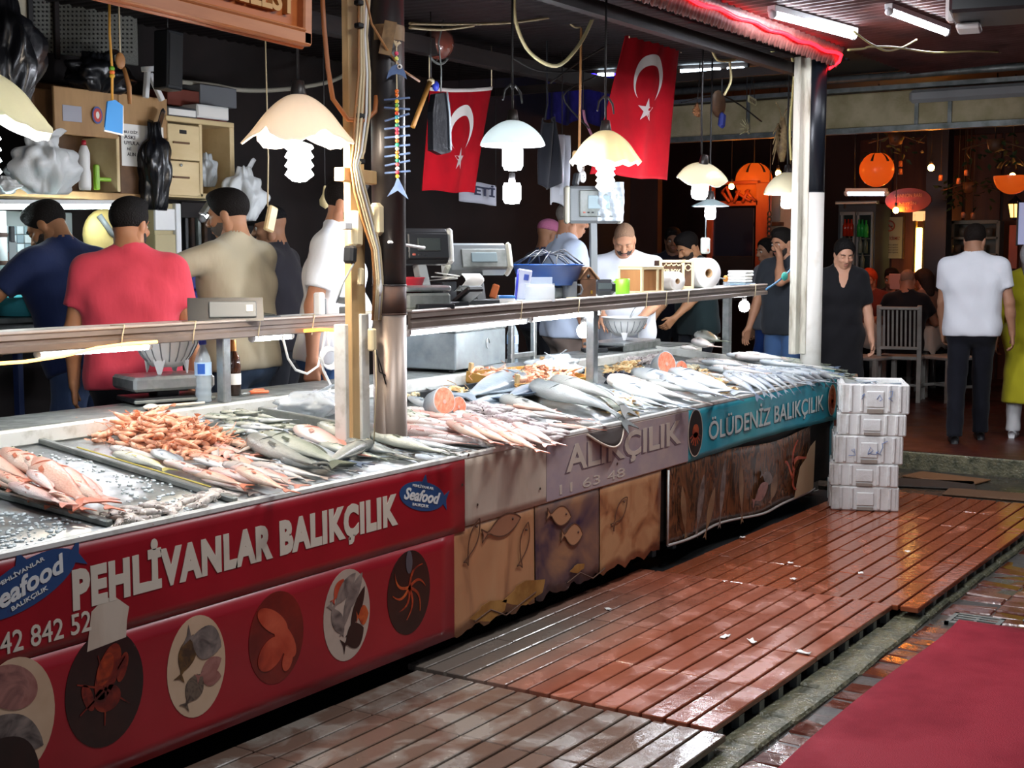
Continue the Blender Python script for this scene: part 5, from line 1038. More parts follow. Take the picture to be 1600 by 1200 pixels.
x, y = at_y(374, 288, 5.0); person('man in a beige T-shirt turned left with a short grey beard', (x, y, ST), heading(365)+52, 1.83, 'b08060', 'b5ab92', '44566e', '14100e', 'short', '5a524c', 4, (18, 8), (-.32, .38, 1.42), (.2, .3, 1.0), (-.8, -.4, -.4), None, width=1.12, hb=.011)
x, y = at_y(508, 268, 4.72); pw, J = person('man in a white polo shirt standing behind the pale batten', (x, y, ST), heading(520)-100, 1.9, 'b98263', 'e6e9ec', '3c5a86', '1a1310', 'short', '2a1f1a', 7, (-10, 5), None, (.36, -.02, .80), None, (.8, -1, 0), hb=.011, width=1.3, sleeve=.72, collar=True, belly=.03, curl=.75)
x, y = at_y(440, 302, 5.9); person('person in a black cap half hidden behind the beige shirted man', (x, y, ST), heading(440)+70, 1.8, '9a6e52', '26242a', '22242a', '0f0e10', 'cap', None, 5, (10, 5), hb=.018, hh=.008, hk=.008)
x, y = at_y(884, 305, 4.85); person('grey haired man in a light blue shirt looking right', (x, y, ST), heading(884)-72, 1.87, 'a9795c', 'aebbd0', '7a6c64', '6d6862', 'buzz', None, 2, (0, 5), None, None, None, None, sleeve=.75, width=1.1, collar=True)
x, y = at_y(846, 320, 5.8); person('person in a pink cap behind the grey haired man', (x, y, ST), heading(846)-60, 1.78, '9a6e52', '2b2f45', '22242a', 'b46a8a', 'cap', None, 4, (0, 8), hb=.018, hh=.008, hk=.008)
x, y = at_y(978, 347, 4.8); person('balding man in a white shirt looking down behind the wooden box', (x, y, ST), heading(978)+180-6, 1.75, 'b98768', 'dfe3ea', '2a2c34', '8a6c56', 'buzz', '2c211b', 6, (4, 30), (-.16, .36, 1.05), (.12, .38, 1.05), None, None, width=1.22, belly=.04)
x, y = at_y(1092, 362, 4.9); person('young dark haired man in a dark green T-shirt looking down left', (x, y, ST), heading(1092)+180-48, 1.70, 'b5835f', '1e2c2e', '1c1e24', '14100e', 'short', '2a201a', 6, (-8, 26), (-.14, .4, 1.0), (.15, .38, 1.0), width=1.1)
x, y = at_y(1052, 352, 6.2); person('person in dark clothes in the shade behind the two stall men', (x, y, RS), heading(1052)+180, 1.80, '8a6048', '1c1c28', '1c1e24', '120e0c', 'short', None, 0, (0, 8), hb=.018, hh=.009, hk=.009)
x, y = at_y(1230, 356, 4.3); person('man in a charcoal T-shirt and jeans resting his hand on his cheek', (x, y, RS), heading(1230)+180-38, 1.75, 'b07f62', '30343a', '4a6a98', '17120f', 'short', '2c231e', 3, (-6, 10), (-.06, .17, 1.52), (.27, .16, .90), (-.6, .3, -1), (.6, -1, 0), width=1.08, curl=.3)
x, y = at_y(1206, 384, 4.9); person('person with long dark hair beside the man resting his cheek', (x, y, RS), heading(1206)+120, 1.68, 'a87a5e', '8d9298', '2b4a90', '14100f', 'long', None, 3, (0, 5), hb=.018, hh=.009, hk=.009)
x, y = at_y(1317, 375, 3.75); person('woman in a short black dress holding a napkin by the white post', (x, y, RS), heading(1317)+180+6, 1.66, 'b98a70', '0f0e12', '000000', '0f0c0b', 'bun', None, 3, (10, 20), (-.27, .08, .80), (.30, .14, .82), None, None, dress=.47, legs_bare=True, width=.84, sleeve=.8, feet=((-.09, .08), (.1, -.08)), facehair='f')
x, y = 11.12, 2.86; person('man in a white T-shirt and dark trousers walking away', (x, y, RS), heading(1522)+4, 1.77, 'a87a60', 'e4e6ec', '14151e', '1a120e', 'short', '3a261c', 2, (-18, 10), (-.22, .16, .86), (.32, .02, .84), None, None, width=1.14, feet=((-.12, -.16), (.1, .14)), hb=.013)
x, y = 11.55, 2.52; person('person in a yellow green dress and grey headscarf at the frame edge', (x, y, RS), heading(1600)-6, 1.62, 'a87a60', 'a8a020', 'c9c9c9', '9a9a9c', 'long', None, 2, (0, 0), None, None, None, None, dress=.32, width=1.12, sleeve=1.5, shoes='d8d8d8', hb=.016)
for px, py, X, c, hc, st, lb, yw in ((1362, 405, 15.0, '6a2a20', 'b8401c', 'long', 'seated diner with bright red hair', 180), (1417, 408, 14.2, '141318', '8a6a58', 'buzz', 'seated grey cropped man in black seen from behind', 10), (1398, 398, 15.6, '3a2420', '2a1a14', 'short', 'seated diner with brown hair beyond the red haired one', 180), (1452, 432, 14.6, '7a5a4c', '2a1c16', 'long', 'seated diner in tan behind the white chairs', 60), (1492, 392, 15.2, '1c1a20', '17110e', 'short', 'dark haired diner before the glass cabinet', 200)):
    p = onX(px, py, X); person(lb, (X, p.y, RS-.36), yw, 1.74, 'a87258', c, '1c1c22', hc, st, None, 6, (0, 8), (-.2, .4, 1.2), (.2, .4, 1.2), seated=True, hb=.02, hh=.009, hk=.009)
# ================================================================ GOODS ON SHELVES AND LEDGES
M_PLW = mat('plastic_white', 'dedfdd', .35); M_PLG = mat('plastic_grey', '74797b', .4); M_PLD = mat('plastic_dark', '1c1e21', .4); M_PAPER = mat('paper', 'e6e4de', .75)
M_WOODM = mat('wood_mid', 'a8743f', .55, col2='8d5c2e', scale=7, stretch=(1, 1, .2)); M_WOODC = mat('wood_cream', 'd8c79c', .55); M_BROWN = mat('wood_brown', '5a3a22', .6, col2='3f2817', scale=9)
M_GLASSY = mat('clear_plastic', 'dfe8ee', .12, alpha=.32, spec=.8); M_BAGW = mat('bag_white', 'd8dcdc', .35, alpha=.9, bump=.4, bscale=30); M_BAGB = mat('bag_black', '111216', .28, bump=.3, bscale=25); M_BAGC = mat('bag_clear', 'd2dade', .2, alpha=.62, bump=.5, bscale=25)
def s2(px, dy=.12, dz=.006):                      # point on the far shelf at a sight line
    s = min((abs((lambda q: 800+FPX*q.dot(R_)/q.dot(F_))(S2M @ Vector((S2L*i/300, dy, 0))-CP)-px), S2L*i/300) for i in range(301))[1]; return S2M @ Vector((s, dy, dz))
A2 = math.atan2(S2B.y-S2A.y, S2B.x-S2A.x)
def s1(px, dy=.12): p = onY(px, 495, 4.17+dy); return Vector((p.x, 4.17+dy, 1.341))
def led(px, y=4.32): p = onY(px, 610, y); return Vector((p.x, y, .997))
def bx(t, name, c, d, m, rx=0, ry=0, rz=0, bev=.004):
    b = MB(); b.box((0, 0, 0), d, 0, None, bev); o = b.obj(name, m, t, c); o.rotation_euler = (rx, ry, rz); return o
def lt(t, name, prof, m, seg=28, c=(0, 0, 0), fr=None): b = MB(); b.lathe(prof, seg, Matrix.Translation(Vector(c)), 0, fr); return b.obj(name, m, t)
def tb(t, name, pts, r, m, seg=6): b = MB(); b.tube(pts, r, seg); return b.obj(name, m, t)
VIEW = -math.pi/2+R(33)                            # rz that turns a thing's -y face towards the walkway camera
# scale heads
def scale_head(label, p, rz, pole, w, h, tilt, wrapm, dark=False):
    t = thing('shop_scale', label, 'scale', p, rz); lean = .09
    b = MB(); b.beam((0, .0, 0), (0, lean, pole), .045, .06, 0, .004); b.obj('column', M_PLG, t)
    bx(t, 'foot', (0, 0, .012), (.16, .12, .024), M_PLD)
    hd = bx(t, 'display_head', (0, lean, pole+h*.45), (w, .10, h), M_PLD if dark else M_PLG, tilt, 0, 0, .018); hd2 = bx(t, 'display_frame', (w*.08, lean-.056, pole+h*.48), (w*.74, .012, h*.72), M_STEELD if not dark else M_PLD, tilt, 0, 0, .006)
    bx(t, 'screen', (w*.08, lean-.064, pole+h*.52), (w*.42, .006, h*.36), mat('lcd', '8fa0a4', .2) if not dark else mat('lcd_dark', '3a403f', .2), tilt)
    for k in range(3): bx(t, 'button', (-w*.2+k*.028, lean-.066, pole+h*.24), (.016, .006, .010), mat('button_red', 'b05a4a', .4) if k == 0 else M_PLD, tilt, 0, 0, .002)
    bx(t, 'side_cap', (-w*.51, lean, pole+h*.45), (.03, .105, h*1.02), wrapm, tilt, 0, 0, .012); bx(t, 'side_cap', (w*.51, lean, pole+h*.45), (.03, .105, h*1.02), wrapm, tilt, 0, 0, .012); return t
scale_head('dark plastic wrapped scale display beside the dark pillar', s2(668, .14), VIEW+.5, .20, .27, .16, -.12, mat('wrap', 'c9ccc6', .3, bump=.5), True)
scale_head('grey tilted scale display on a leaning column behind the napkin holder', s2(752, .13), VIEW+.25, .15, .30, .14, -.45, mat('cap_cream', 'c9c7b4', .4))
q_ = onY(930, 345, 4.36); t = scale_head('tall scale display wrapped in shiny plastic before the grey haired man', Vector((q_.x, 4.36, .997)), VIEW+.1, q_.z-1.0, .34, .24, .0, mat('cap_cream', '', .4))
b = MB(); b.sheet(lambda u, v: (.02+.17*u, .02+.012*math.sin(u*14+v*5)+.008*math.sin(v*23), q_.z-.997+.25*v), 16, 18, .003); b.obj('plastic_wrap', mat('shiny_wrap', 'c3cdd4', .12, .25, bump=.4, bscale=18), t)
t = thing('label_printer', 'low silver scale base beside the dark pillar on the far shelf', 'scale base', s2(662, .12), VIEW+.4); bx(t, 'body', (0, 0, .035), (.2, .16, .07), M_STEELD, 0, 0, 0, .01); bx(t, 'pan', (0, .01, .09), (.21, .17, .025), M_STEEL, 0, 0, 0, .008); bx(t, 'plinth', (.02, -.09, .012), (.17, .05, .024), M_PLD)
t = thing('paper_stack', 'loose white papers lying on a ledge behind the dark scale display', 'papers', s2(690, .23)+Vector((0, 0, .12)), .3)
for k in range(3): bx(t, 'sheet', (.01*k, -.01*k, .012*k), (.15, .11, .006), M_PAPER, .12*k-.1, 0, .2*k)
bx(t, 'stand', (0, .02, -.065), (.2, .12, .11), M_PLD)
t = thing('bucket', 'small red bucket half hidden by the dark pillar', 'bucket', s2(641, .22)); lt(t, 'pail', [(0, 0), (.045, 0), (.062, .13), (.068, .135), (.062, .138), (.058, .13), (.043, .01), (0, .01)], mat('bucket_red', 'a51c2c', .35))
t = thing('card_terminal', 'black card terminal leaning in front of the grey scale display', 'card terminal', s2(728, .07), VIEW+.7); bx(t, 'body', (0, 0, .045), (.09, .17, .03), M_PLD, -.5, 0, 0, .008); bx(t, 'screen', (0, .035, .082), (.06, .05, .004), mat('lcd_dark', '', .2), -.5); bx(t, 'tray', (-.08, .02, .012), (.12, .14, .024), M_PLD)
t = thing('paper_bits', 'crumpled white paper hanging in front of the grey scale column', 'paper', s2(735, .1)+Vector((0, 0, .085))); b = MB(); b.sheet(lambda u, v: (.12*(u-.5), .02*math.sin(u*5)+.015*math.sin(v*7), .09*(v-.3)), 8, 8, .002); b.obj('sheet', M_PAPER, t)
t = thing('peeler', 'orange handled kitchen tool standing beside the grey scale column', 'tool', s2(772, .09), VIEW); bx(t, 'grip', (0, 0, .06), (.035, .02, .07), mat('orange', 'd2703c', .45), 0, .3, 0, .006); bx(t, 'blade', (.012, 0, .022), (.02, .008, .04), M_STEEL)
t = thing('sponge', 'blue and white sponge lying beside the napkin holder', 'sponge', s2(789, .10), VIEW+.2); bx(t, 'foam', (0, 0, .012), (.09, .06, .024), M_PLW, 0, 0, 0, .006); bx(t, 'scour_pad', (0, 0, .03), (.09, .06, .012), mat('sponge_blue', '2a6fb8', .7), 0, 0, 0, .003)
t = thing('napkin_holder', 'clear napkin holder with leaflets and a blue pen on the far shelf', 'napkin holder', s2(836, .07), VIEW+.12)
for nm, c, d in (('back_wall', (0, .045, .06), (.19, .004, .12)), ('front_wall', (.02, -.045, .045), (.15, .004, .09)), ('base', (0, 0, .004), (.19, .1, .008))): bx(t, nm, c, d, M_GLASSY, 0, 0, 0, .001)
bx(t, 'napkins', (.03, 0, .045), (.13, .05, .075), M_PAPER, 0, 0, 0, .008)
bx(t, 'leaflet', (-.06, 0, .085), (.07, .02, .15), mat('leaflet', 'c9cde0', .5), .08, .15); bx(t, 'leaflet_mark', (-.045, -.014, .12), (.025, .003, .03), mat('mark_blue', '3a4ea0', .5), .08, .15); tb(t, 'pen', [(-.1, -.02, .01), (-.085, -.01, .16)], .006, mat('pen_blue', '2a2fb0', .3))
t = thing('basin', 'deep blue plastic basin with a dark net on the far shelf', 'basin', s2(856, .2)+Vector((0, 0, .07))); lt(t, 'bowl', [(0, 0), (.15, 0), (.185, .10), (.2, .105), (.2, .112), (.18, .105), (.145, .008), (0, .008)], mat('basin_blue', '17407e', .35)); 
b = MB()
for k in range(16): a = k*.393; b.tube([(.19*math.cos(a), .19*math.sin(a), .112), (.1*math.cos(a+.3), .1*math.sin(a+.3), .17+.02*math.sin(k)), (.02, 0, .165)], .004, 4)
b.obj('net', M_PLD, t); bx(t, 'riser', (0, 0, -.035), (.3, .2, .068), M_STEELD, 0, 0, 0, .012)
t = thing('mug', 'dull grey mug beside the little wooden house', 'mug', s2(889, .08), VIEW); MUGP = [(0, 0), (.038, 0), (.041, .005), (.042, .088), (.040, .09), (.038, .086), (.037, .008), (0, .008)]
def mug(t, m, sg=1): lt(t, 'cup', MUGP, m); b = MB(); b.tube([(sg*.04, 0, .072), (sg*.062, 0, .07), (sg*.07, 0, .048), (sg*.062, 0, .024), (sg*.039, 0, .018)], .006, 8); b.obj('handle', m, t)
mug(t, mat('mug_grey', '5a5d60', .5))
t = thing('mug', 'bright lime green mug in front of the white shirted man', 'mug', s2(973, .08), VIEW); mug(t, mat('mug_green', '86c232', .35), -1)
t = thing('bird_house', 'little brown wooden house box on the far shelf', 'box', s2(912, .07), VIEW+.45); bx(t, 'walls', (0, 0, .05), (.10, .10, .10), M_BROWN, 0, 0, 0, .004)
b = MB(); b.prism([(-.05, .1), (.05, .1), (0, .155)], -.05, .05, Matrix(((1, 0, 0, 0), (0, 0, -1, 0), (0, 1, 0, 0), (0, 0, 0, 1)))); b.obj('gable', M_BROWN, t)
for sg in (-1, 1): bx(t, 'roof_board', (sg*.034, 0, .13), (.09, .125, .008), mat('roof_board', '7d5a3c', .6), 0, sg*.83, 0, .002)
lt(t, 'round_hole', [(0, -.001), (.01, 0), (.01, .003), (0, .003)], M_BLACK, 12).matrix_local = Matrix.Translation((0, -.051, .115)) @ Matrix.Rotation(R(90), 4, 'X'); bx(t, 'latch', (.02, -.052, .03), (.012, .004, .018), mat('brass', 'b8923a', .3, .8))
t = thing('payment_device', 'black rounded device between the wooden house and the green mug', 'device', s2(944, .1), VIEW); bx(t, 'body', (0, 0, .045), (.12, .12, .09), M_PLD, 0, 0, 0, .025); bx(t, 'screen', (0, -.061, .055), (.08, .003, .035), mat('lcd_dark', '', .2))
t = thing('wooden_box', 'orange brown wooden box with pale frame beside the green mug', 'box', s2(1001, .1), A2-.1); bx(t, 'panels', (0, 0, .075), (.25, .15, .14), M_WOODM)
for x in (-.125, .06, .125):
    for y in (-.075, .075): bx(t, 'frame_post', (x, y, .075), (.022, .014, .15), M_WOODC, 0, 0, 0, .002)
for z in (.006, .145): bx(t, 'frame_rail', (0, -.076, z), (.26, .012, .014), M_WOODC, 0, 0, 0, .002); bx(t, 'frame_rail', (-.126, 0, z), (.012, .15, .014), M_WOODC, 0, 0, 0, .002)
bx(t, 'lid', (0, 0, .155), (.27, .165, .008), M_WOODC)
t = thing('tip_box', 'cream fretwork tip box with dark panels behind the paper rolls', 'box', s2(1052, .2), VIEW+.25); bx(t, 'core', (0, 0, .095), (.22, .12, .18), M_BROWN)
for x in (-.11, .045, .11): bx(t, 'frame_post', (x, -.062, .095), (.018, .01, .19), M_WOODC, 0, 0, 0, .002)
for z in (.01, .18): bx(t, 'frame_rail', (0, -.062, z), (.23, .01, .018), M_WOODC, 0, 0, 0, .002)
b = MB()
for k in range(4): x = -.085+k*.035; b.tube([(x, -.064, .15), (x+.012, -.064, .165), (x+.024, -.064, .15), (x+.034, -.064, .16)], .004, 5)
for k in range(3): a = k*2.1; b.tube([(.078+.02*math.cos(a+q), -.064, .14+.02*math.sin(a+q)) for q in (0, .6, 1.2, 1.8)], .004, 5)
b.obj('fretwork', M_WOODC, t)
lettering('TIP BOX', M_WOODC, frame((-.095, -.0635, .10), (1, 0, 0), (0, 0, 1)), .12, .03, t, bold=.02)
def roll(label, p, r, w, rz):
    t = thing('paper_roll', label, 'paper roll', p+Vector((0, 0, r)), rz); b = MB(); n = 36; pr = [(r*.3, -w/2), (r*.97, -w/2), (r, -w/2+.006), (r, w/2-.006), (r*.97, w/2), (r*.3, w/2)]; b.lathe(pr, n, Matrix.Rotation(R(90), 4, 'X')); b.obj('paper', M_PAPER, t)
    b = MB(); b.lathe([(r*.3, -w/2), (r*.3, w/2), (r*.26, w/2), (r*.26, -w/2), (r*.3, -w/2)], 24, Matrix.Rotation(R(90), 4, 'X')); b.obj('core', mat('card_core', 'a98a63', .7), t); return t
roll('smaller paper roll between the wooden box and the big paper roll', s2(1048, .08), .06, .13, VIEW+.55); roll('big white paper roll with a cardboard core on the far shelf', s2(1096, .1), .10, .16, VIEW+.5)
t = thing('napkin_stack', 'stack of folded white napkins at the far end of the shelf', 'napkins', s2(1156, .1), A2)
for k in range(4): bx(t, 'napkin', (.004*math.sin(k*3), .004*math.cos(k*5), .03+.022*k), (.16, .14, .02), M_PAPER, 0, 0, .06*math.sin(k*2), .007)
bx(t, 'tray', (0, 0, .01), (.22, .16, .012), mat('tray_blue', '7d94a6', .35))
t = thing('dispenser_stick', 'small amber knobbed stick lying against the big paper roll', 'stick', s2(1133, .06)+Vector((0, 0, .035)), A2); tb(t, 'shaft', [(-.12, 0, .03), (0, 0, .02)], .005, M_STEELD); b = MB(); b.ball((.01, 0, .02), (.022, .018, .025)); b.obj('knob', mat('amber', 'b8782a', .3), t); bx(t, 'foot', (.02, 0, -.015), (.05, .03, .03), M_GLASSY)
# under the far shelf: steel box, its clutter, bottle, small frame, colander
p = onY(748, 582, 4.13); t = thing('steel_box', 'large grey steel box standing under the far shelf', 'box', (0, 0, 0)); z0 = 1.0
q0 = onZ(712, 583, z0); q1 = onZ(790, 571, z0); q2 = onZ(628, 576, z0); ex = (q1-q0); ey = (q2-q0); ex.normalize(); eyn = Vector((0, 0, 1)).cross(ex); Mb = frame(q0, ex, eyn); Lx = (q1-q0).length; Ly = .5
def ob(name, c, d, m, bev=.004): b = MB(); b.box(c, d, 0, None, bev); o = b.obj(name, m, t); o.data.transform(Mb); return o
M_STB = mat('steel_box', '98a2a6', .35, .5, col2='7d878b', scale=6, rvar=.2, bump=.1)
ob('body', (Lx/2, Ly/2, .115), (Lx, Ly, .2), M_STB, .006); ob('lid', (Lx/2, Ly/2, .222), (Lx+.01, Ly+.01, .014), M_STEEL)
for x in (.03, Lx-.03): ob('foot', (x, .04, .008), (.03, .03, .016), M_PLD)
b = MB(); b.tube([(-.008, .32, .11), (-.03, .32, .11), (-.03, .42, .11), (-.008, .42, .11)], .005, 6); o = b.obj('handle', M_STEEL, t); o.data.transform(Mb); b = MB(); b.tube([(Lx*.62+.02*math.cos(a), -.004, .14+.028*math.sin(a)) for a in [i*.5 for i in range(10)]], .003, 5); o = b.obj('hook', M_STEEL, t); o.data.transform(Mb)
for k, (lb, fx, m) in enumerate((('dark knife block lying on the steel box lid', .2, M_PLD), ('steel tray lying on the steel box lid', .55, M_STEEL))):
    pp = Mb @ Vector((Lx*fx, .25, .245)); t2 = thing('kitchen_tray', lb, 'tray', pp, .3); bx(t2, 'plate', (0, 0, 0), (.16, .14, .02), m, 0, 0, 0, .004); bx(t2, 'rim', (0, -.07, .012), (.16, .01, .03), m)
pp = Mb @ Vector((Lx*.8, .1, .235)); t2 = thing('wooden_spatula', 'wooden spatula sticking over the edge of the steel box', 'spatula', pp, 2.6); tb(t2, 'shaft', [(0, 0, .012), (.16, .06, .022)], .008, M_WOODM); bx(t2, 'blade', (-.02, -.01, .01), (.06, .05, .01), M_WOODM, 0, 0, .4)
def bottle(label, p, capm, s=1.0, lab=True):
    t = thing('water_bottle', label, 'bottle', p); rib = [(.033*s+.0016*s*math.cos(i*1.9), .006*s+i*.0085*s) for i in range(12)]
    lt(t, 'bottle_body', [(0, 0), (.028*s, 0)]+rib+[(.034*s, .11*s), (.034*s, .165*s), (.03*s, .185*s), (.018*s, .215*s), (.0125*s, .225*s), (.0125*s, .24*s)], mat('pet', 'c9d8e2', .08, alpha=.42, spec=.9))
    lt(t, 'cap', [(0, .236*s), (.0155*s, .236*s), (.0155*s, .258*s), (0, .26*s)], capm, 16); lt(t, 'water', [(0, .003), (.029*s, .003), (.031*s, .12*s), (0, .12*s)], mat('water', 'b9cfdc', .05, alpha=.3), 20)
    if lab:
        lt(t, 'paper_label', [(.0348*s, .112*s), (.0348*s, .165*s)], mat('label_blue', 'a9c9ea', .4), 28); b = MB(); b.lathe([(.0352*s, .118*s), (.0353*s, .16*s)], 8, None, 0, lambda r, z, a, i: (r, z), True, -math.pi/2-R(57)-.45, -math.pi/2-R(57)+.45); b.obj('label_badge', mat('label_badge', '2457b0', .4), t)
    return t
bottle('clear water bottle with blue cap and label on the near back ledge', led(318, 4.24), mat('cap_blue', '1d2fa8', .35), 1.05); bottle('water bottle standing right of the steel box', led(801, 4.3), mat('cap_blue', '', .35), 1.0)
p = led(366, 4.34); t = thing('beer_bottle', 'brown glass bottle with a white label beside the near shelf post', 'bottle', p); lt(t, 'glass', [(0, 0), (.03, 0), (.031, .14), (.026, .17), (.013, .2), (.012, .25), (0, .25)], mat('glass_brown', '3a1c0c', .08, spec=.8)); lt(t, 'paper_label', [(.0316, .05), (.0316, .10)], M_PAPER); lt(t, 'neck_foil', [(.0135, .2), (.0127, .25)], mat('foil', 'b8743a', .3, .5))
def colander(label, p, r, h, chip=False):
    t = thing('colander', label, 'bowl', p); b = MB(); n = 60
    def fr(q, z, a, i): return (q*(1+.0*math.cos(a*30)), z)
    b.lathe([(0, .0), (r*.45, .0), (r*.72, h*.3), (r*.9, h*.62), (r*.98, h*.95), (r*1.06, h*.96), (r*1.06, h), (r*.95, h), (r*.87, h*.64), (r*.69, h*.33), (r*.42, .012), (0, .012)], n, Matrix.Translation((0, 0, .03)), 0, fr); b.obj('bowl', M_PLW, t)
    for k in range(20):
        a = 2*math.pi*k/20; q = MB(); q.tube([(r*x*math.cos(a), r*x*math.sin(a), .03+h*z) for x, z in ((.60, .16), (.735, .3), (.915, .62), (.96, .8))], .0028, 4); q.obj('slot', mat('slot_grey', '8b8f91', .5), t)
    for k in range(4):
        a = 2*math.pi*(k+.3)/4; q = MB(); c, s = math.cos(a), math.sin(a); q.add([(r*.62*c-.03*s, r*.62*s+.03*c, .07), (r*.62*c+.03*s, r*.62*s-.03*c, .07), (r*.62*c-.008*s, r*.62*s+.008*c, 0), (r*.62*c+.008*s, r*.62*s-.008*c, 0), (r*.52*c-.03*s, r*.52*s+.03*c, .07), (r*.52*c+.03*s, r*.52*s-.03*c, .07)], [(0, 1, 3, 2), (5, 4, 2, 3), (4, 0, 2), (1, 5, 3)]); q.obj('foot', M_PLW, t)
    return t
p = led(256, 4.40); t = thing('shop_scale', 'low steel scale on the near back ledge under the white colander', 'scale', p, R(-20)); bx(t, 'base', (0, 0, .02), (.34, .22, .022), M_PLD); bx(t, 'neck', (0, 0, .045), (.1, .1, .04), M_PLD); bx(t, 'pan', (0, 0, .09), (.36, .26, .06), M_STEEL, 0, 0, 0, .012); bx(t, 'front_strip', (0, -.125, .018), (.36, .02, .014), M_STEELD)
for x in (-.14, .14): bx(t, 'foot', (x, .08, .006), (.03, .03, .012), M_PLD)
colander('white colander bowl on the near scale behind the water bottle', (p.x+.03, p.y+.01, p.z+.122), .145, .155)
q = onY(985, 540, 4.3); t = thing('steel_stand', 'low steel tray stand under the second white colander', 'stand', (q.x, 4.36, .997), A2); bx(t, 'plate', (0, 0, .045), (.62, .3, .02), M_STEEL, 0, 0, 0, .006); bx(t, 'skirt', (0, -.145, .022), (.62, .012, .045), M_STEELD); bx(t, 'skirt', (.3, 0, .022), (.012, .28, .045), M_STEELD)
colander('white colander bowl with a ladle in front of the white shirted man', (q.x+.03, 4.36, 1.055), .155, .125)
t = thing('ladle', 'steel ladle resting in the far white colander', 'ladle', (q.x+.02, 4.34, 1.13)); tb(t, 'shaft', [(0, 0, .03), (.1, .0, .12), (.2, .02, .17)], .007, M_STEEL); b = MB(); b.ball((0, 0, .03), (.04, .04, .025)); b.obj('bowl', M_STEELD, t)
p = led(262, 4.2); t = thing('wooden_spoon', 'white wooden spoon lying on the near back ledge', 'spoon', p, R(-12)); tb(t, 'shaft', [(-.06, .02, .01), (.16, -.02, .012)], .006, mat('spoon_white', 'd9d2c0', .5)); b = MB(); b.ball((-.08, .0, .012), (.05, .026, .012), M=Matrix.Rotation(.7, 4, 'Z')); b.obj('bowl', mat('spoon_white', '', .5), t)
p = led(395, 4.28); t = thing('pliers', 'orange handled shears lying on the near back ledge', 'tool', p, R(5)); tb(t, 'grip', [(-.02, 0, .012), (.04, .025, .016), (.1, .02, .012)], .008, mat('grip_orange', 'e0683c', .4)); tb(t, 'grip', [(-.02, 0, .012), (.03, -.02, .012), (.07, -.03, .01)], .008, mat('grip_orange', '', .4)); tb(t, 'blade', [(-.02, 0, .012), (-.09, -.005, .01)], .006, M_STEELD)
# on the near shelf
p = s1(352, .1); t = thing('shop_scale', 'grey flat scale with two buttons standing on the near shelf rail', 'scale', p, VIEW+.25); b = MB(); b.prism([(-.09, 0), (.09, 0), (.07, .085), (-.05, .1)], -.16, .16, Matrix(((0, 0, 1, 0), (1, 0, 0, 0), (0, 1, 0, 0), (0, 0, 0, 1)))); b.obj('body', M_PLD, t); bx(t, 'front_panel', (.03, -.082, .05), (.2, .008, .07), M_PLG, -.25); bx(t, 'sticker', (.1, -.088, .055), (.03, .004, .03), M_PAPER, -.25); bx(t, 'button', (-.04, -.088, .03), (.016, .005, .012), mat('button_red', '', .4), -.25)
t = thing('phone_tray', 'small black tray lying on the near shelf rail', 'tray', s1(408, .06), .1); bx(t, 'tray', (0, 0, .01), (.15, .12, .018), M_PLD, .12, 0, 0, .006); bx(t, 'inset', (0, 0, .02), (.11, .08, .006), mat('lcd_dark', '', .2), .12)
t = thing('adapter', 'white plug adapter standing on the near shelf rail before the polo shirt', 'adapter', s1(499, .04), .2); bx(t, 'body', (0, 0, .055), (.05, .04, .11), M_PLW, 0, 0, 0, .008); bx(t, 'side', (.035, 0, .04), (.014, .034, .08), M_PLG)
t = thing('staple_clamp', 'dull grey clamp standing at the end of the near shelf rail', 'clamp', s1(548, .03), 0); bx(t, 'lower_jaw', (0, 0, .02), (.12, .05, .035), M_PLG); bx(t, 'upper_jaw', (-.005, 0, .062), (.125, .05, .03), M_PLG, 0, .12)
# bags on trays and cupboards
def bag(label, p, w, d, h, m, knot=True, seed=0, ears=2, name='plastic_bag', cat='bag', flat=.0):
    t = thing(name, label, cat, p); b = MB(); n = 56; pr = []
    for i in range(23):
        u = i/22; r = math.sin(math.pi*min(1, .12+u*.80))**.6 if u < .8 else .36+.55*(1-u)*1.3
        pr.append((r, h*u))
    def fr(r, z, a, i):
        v = mnoise.noise(Vector((math.cos(a)*1.6+seed, math.sin(a)*1.6, z/h*2.4)))*.5+abs(mnoise.noise(Vector((math.cos(a)*3.5+seed, math.sin(a)*3.5, z/h*3.5))))*.45-.15+.06*math.cos(a*9+seed+3*z/h)
        rr = r*(1+v); ca, sa = math.cos(a), math.sin(a); q = 1/math.sqrt((ca/w)**2+(sa/d)**2); return (rr*q*.5*2*.5, z*(1+.12*v))
    b.lathe([(0, 0)]+pr+[(0, h*.98)], n, None, 0, fr); b.obj('bag_body', m, t)
    for k in range(ears):
        sg = -1 if k else 1; e = MB(); e.sheet(lambda u, v: (sg*(.02+w*.22*v+.03*u)+(u-.5)*w*.16, (u-.5)*.03, h*.93+h*.26*v*(1-.3*abs(u-.5))), 5, 5, .002); e.obj('bag_ear', m, t)
    return t
p = onT(490, 650); bag('crumpled clear plastic bag on the near tray before the timber batten', p+Vector((0, 0, .0)), .42, .26, .11, M_BAGC, seed=3, ears=1)
p = onT(868, 590, .02); bag('knotted pale plastic bag behind the yellow shrimp crate', p, .36, .26, .13, M_BAGC, seed=8)
p = onT(752, 578, .0); t = thing('bent_tray', 'bent steel tray leaning behind the yellow shrimp crate', 'tray', onT(812, 590, .03), A2-.3); bx(t, 'plate', (0, 0, .03), (.6, .3, .008), M_STEEL, .25, 0, 0); bx(t, 'lip', (0, -.15, .0), (.6, .01, .03), M_STEELD, .25)
p = onT(792, 562, .08); t = thing('frame_stand', 'small square steel stand rising right of the steel box', 'stand', (led(815, 4.25).x, 4.25, .995))
for x in (-.11, .13): bx(t, 'upright', (x, 0, .14), (.03, .03, .3), M_STEEL)
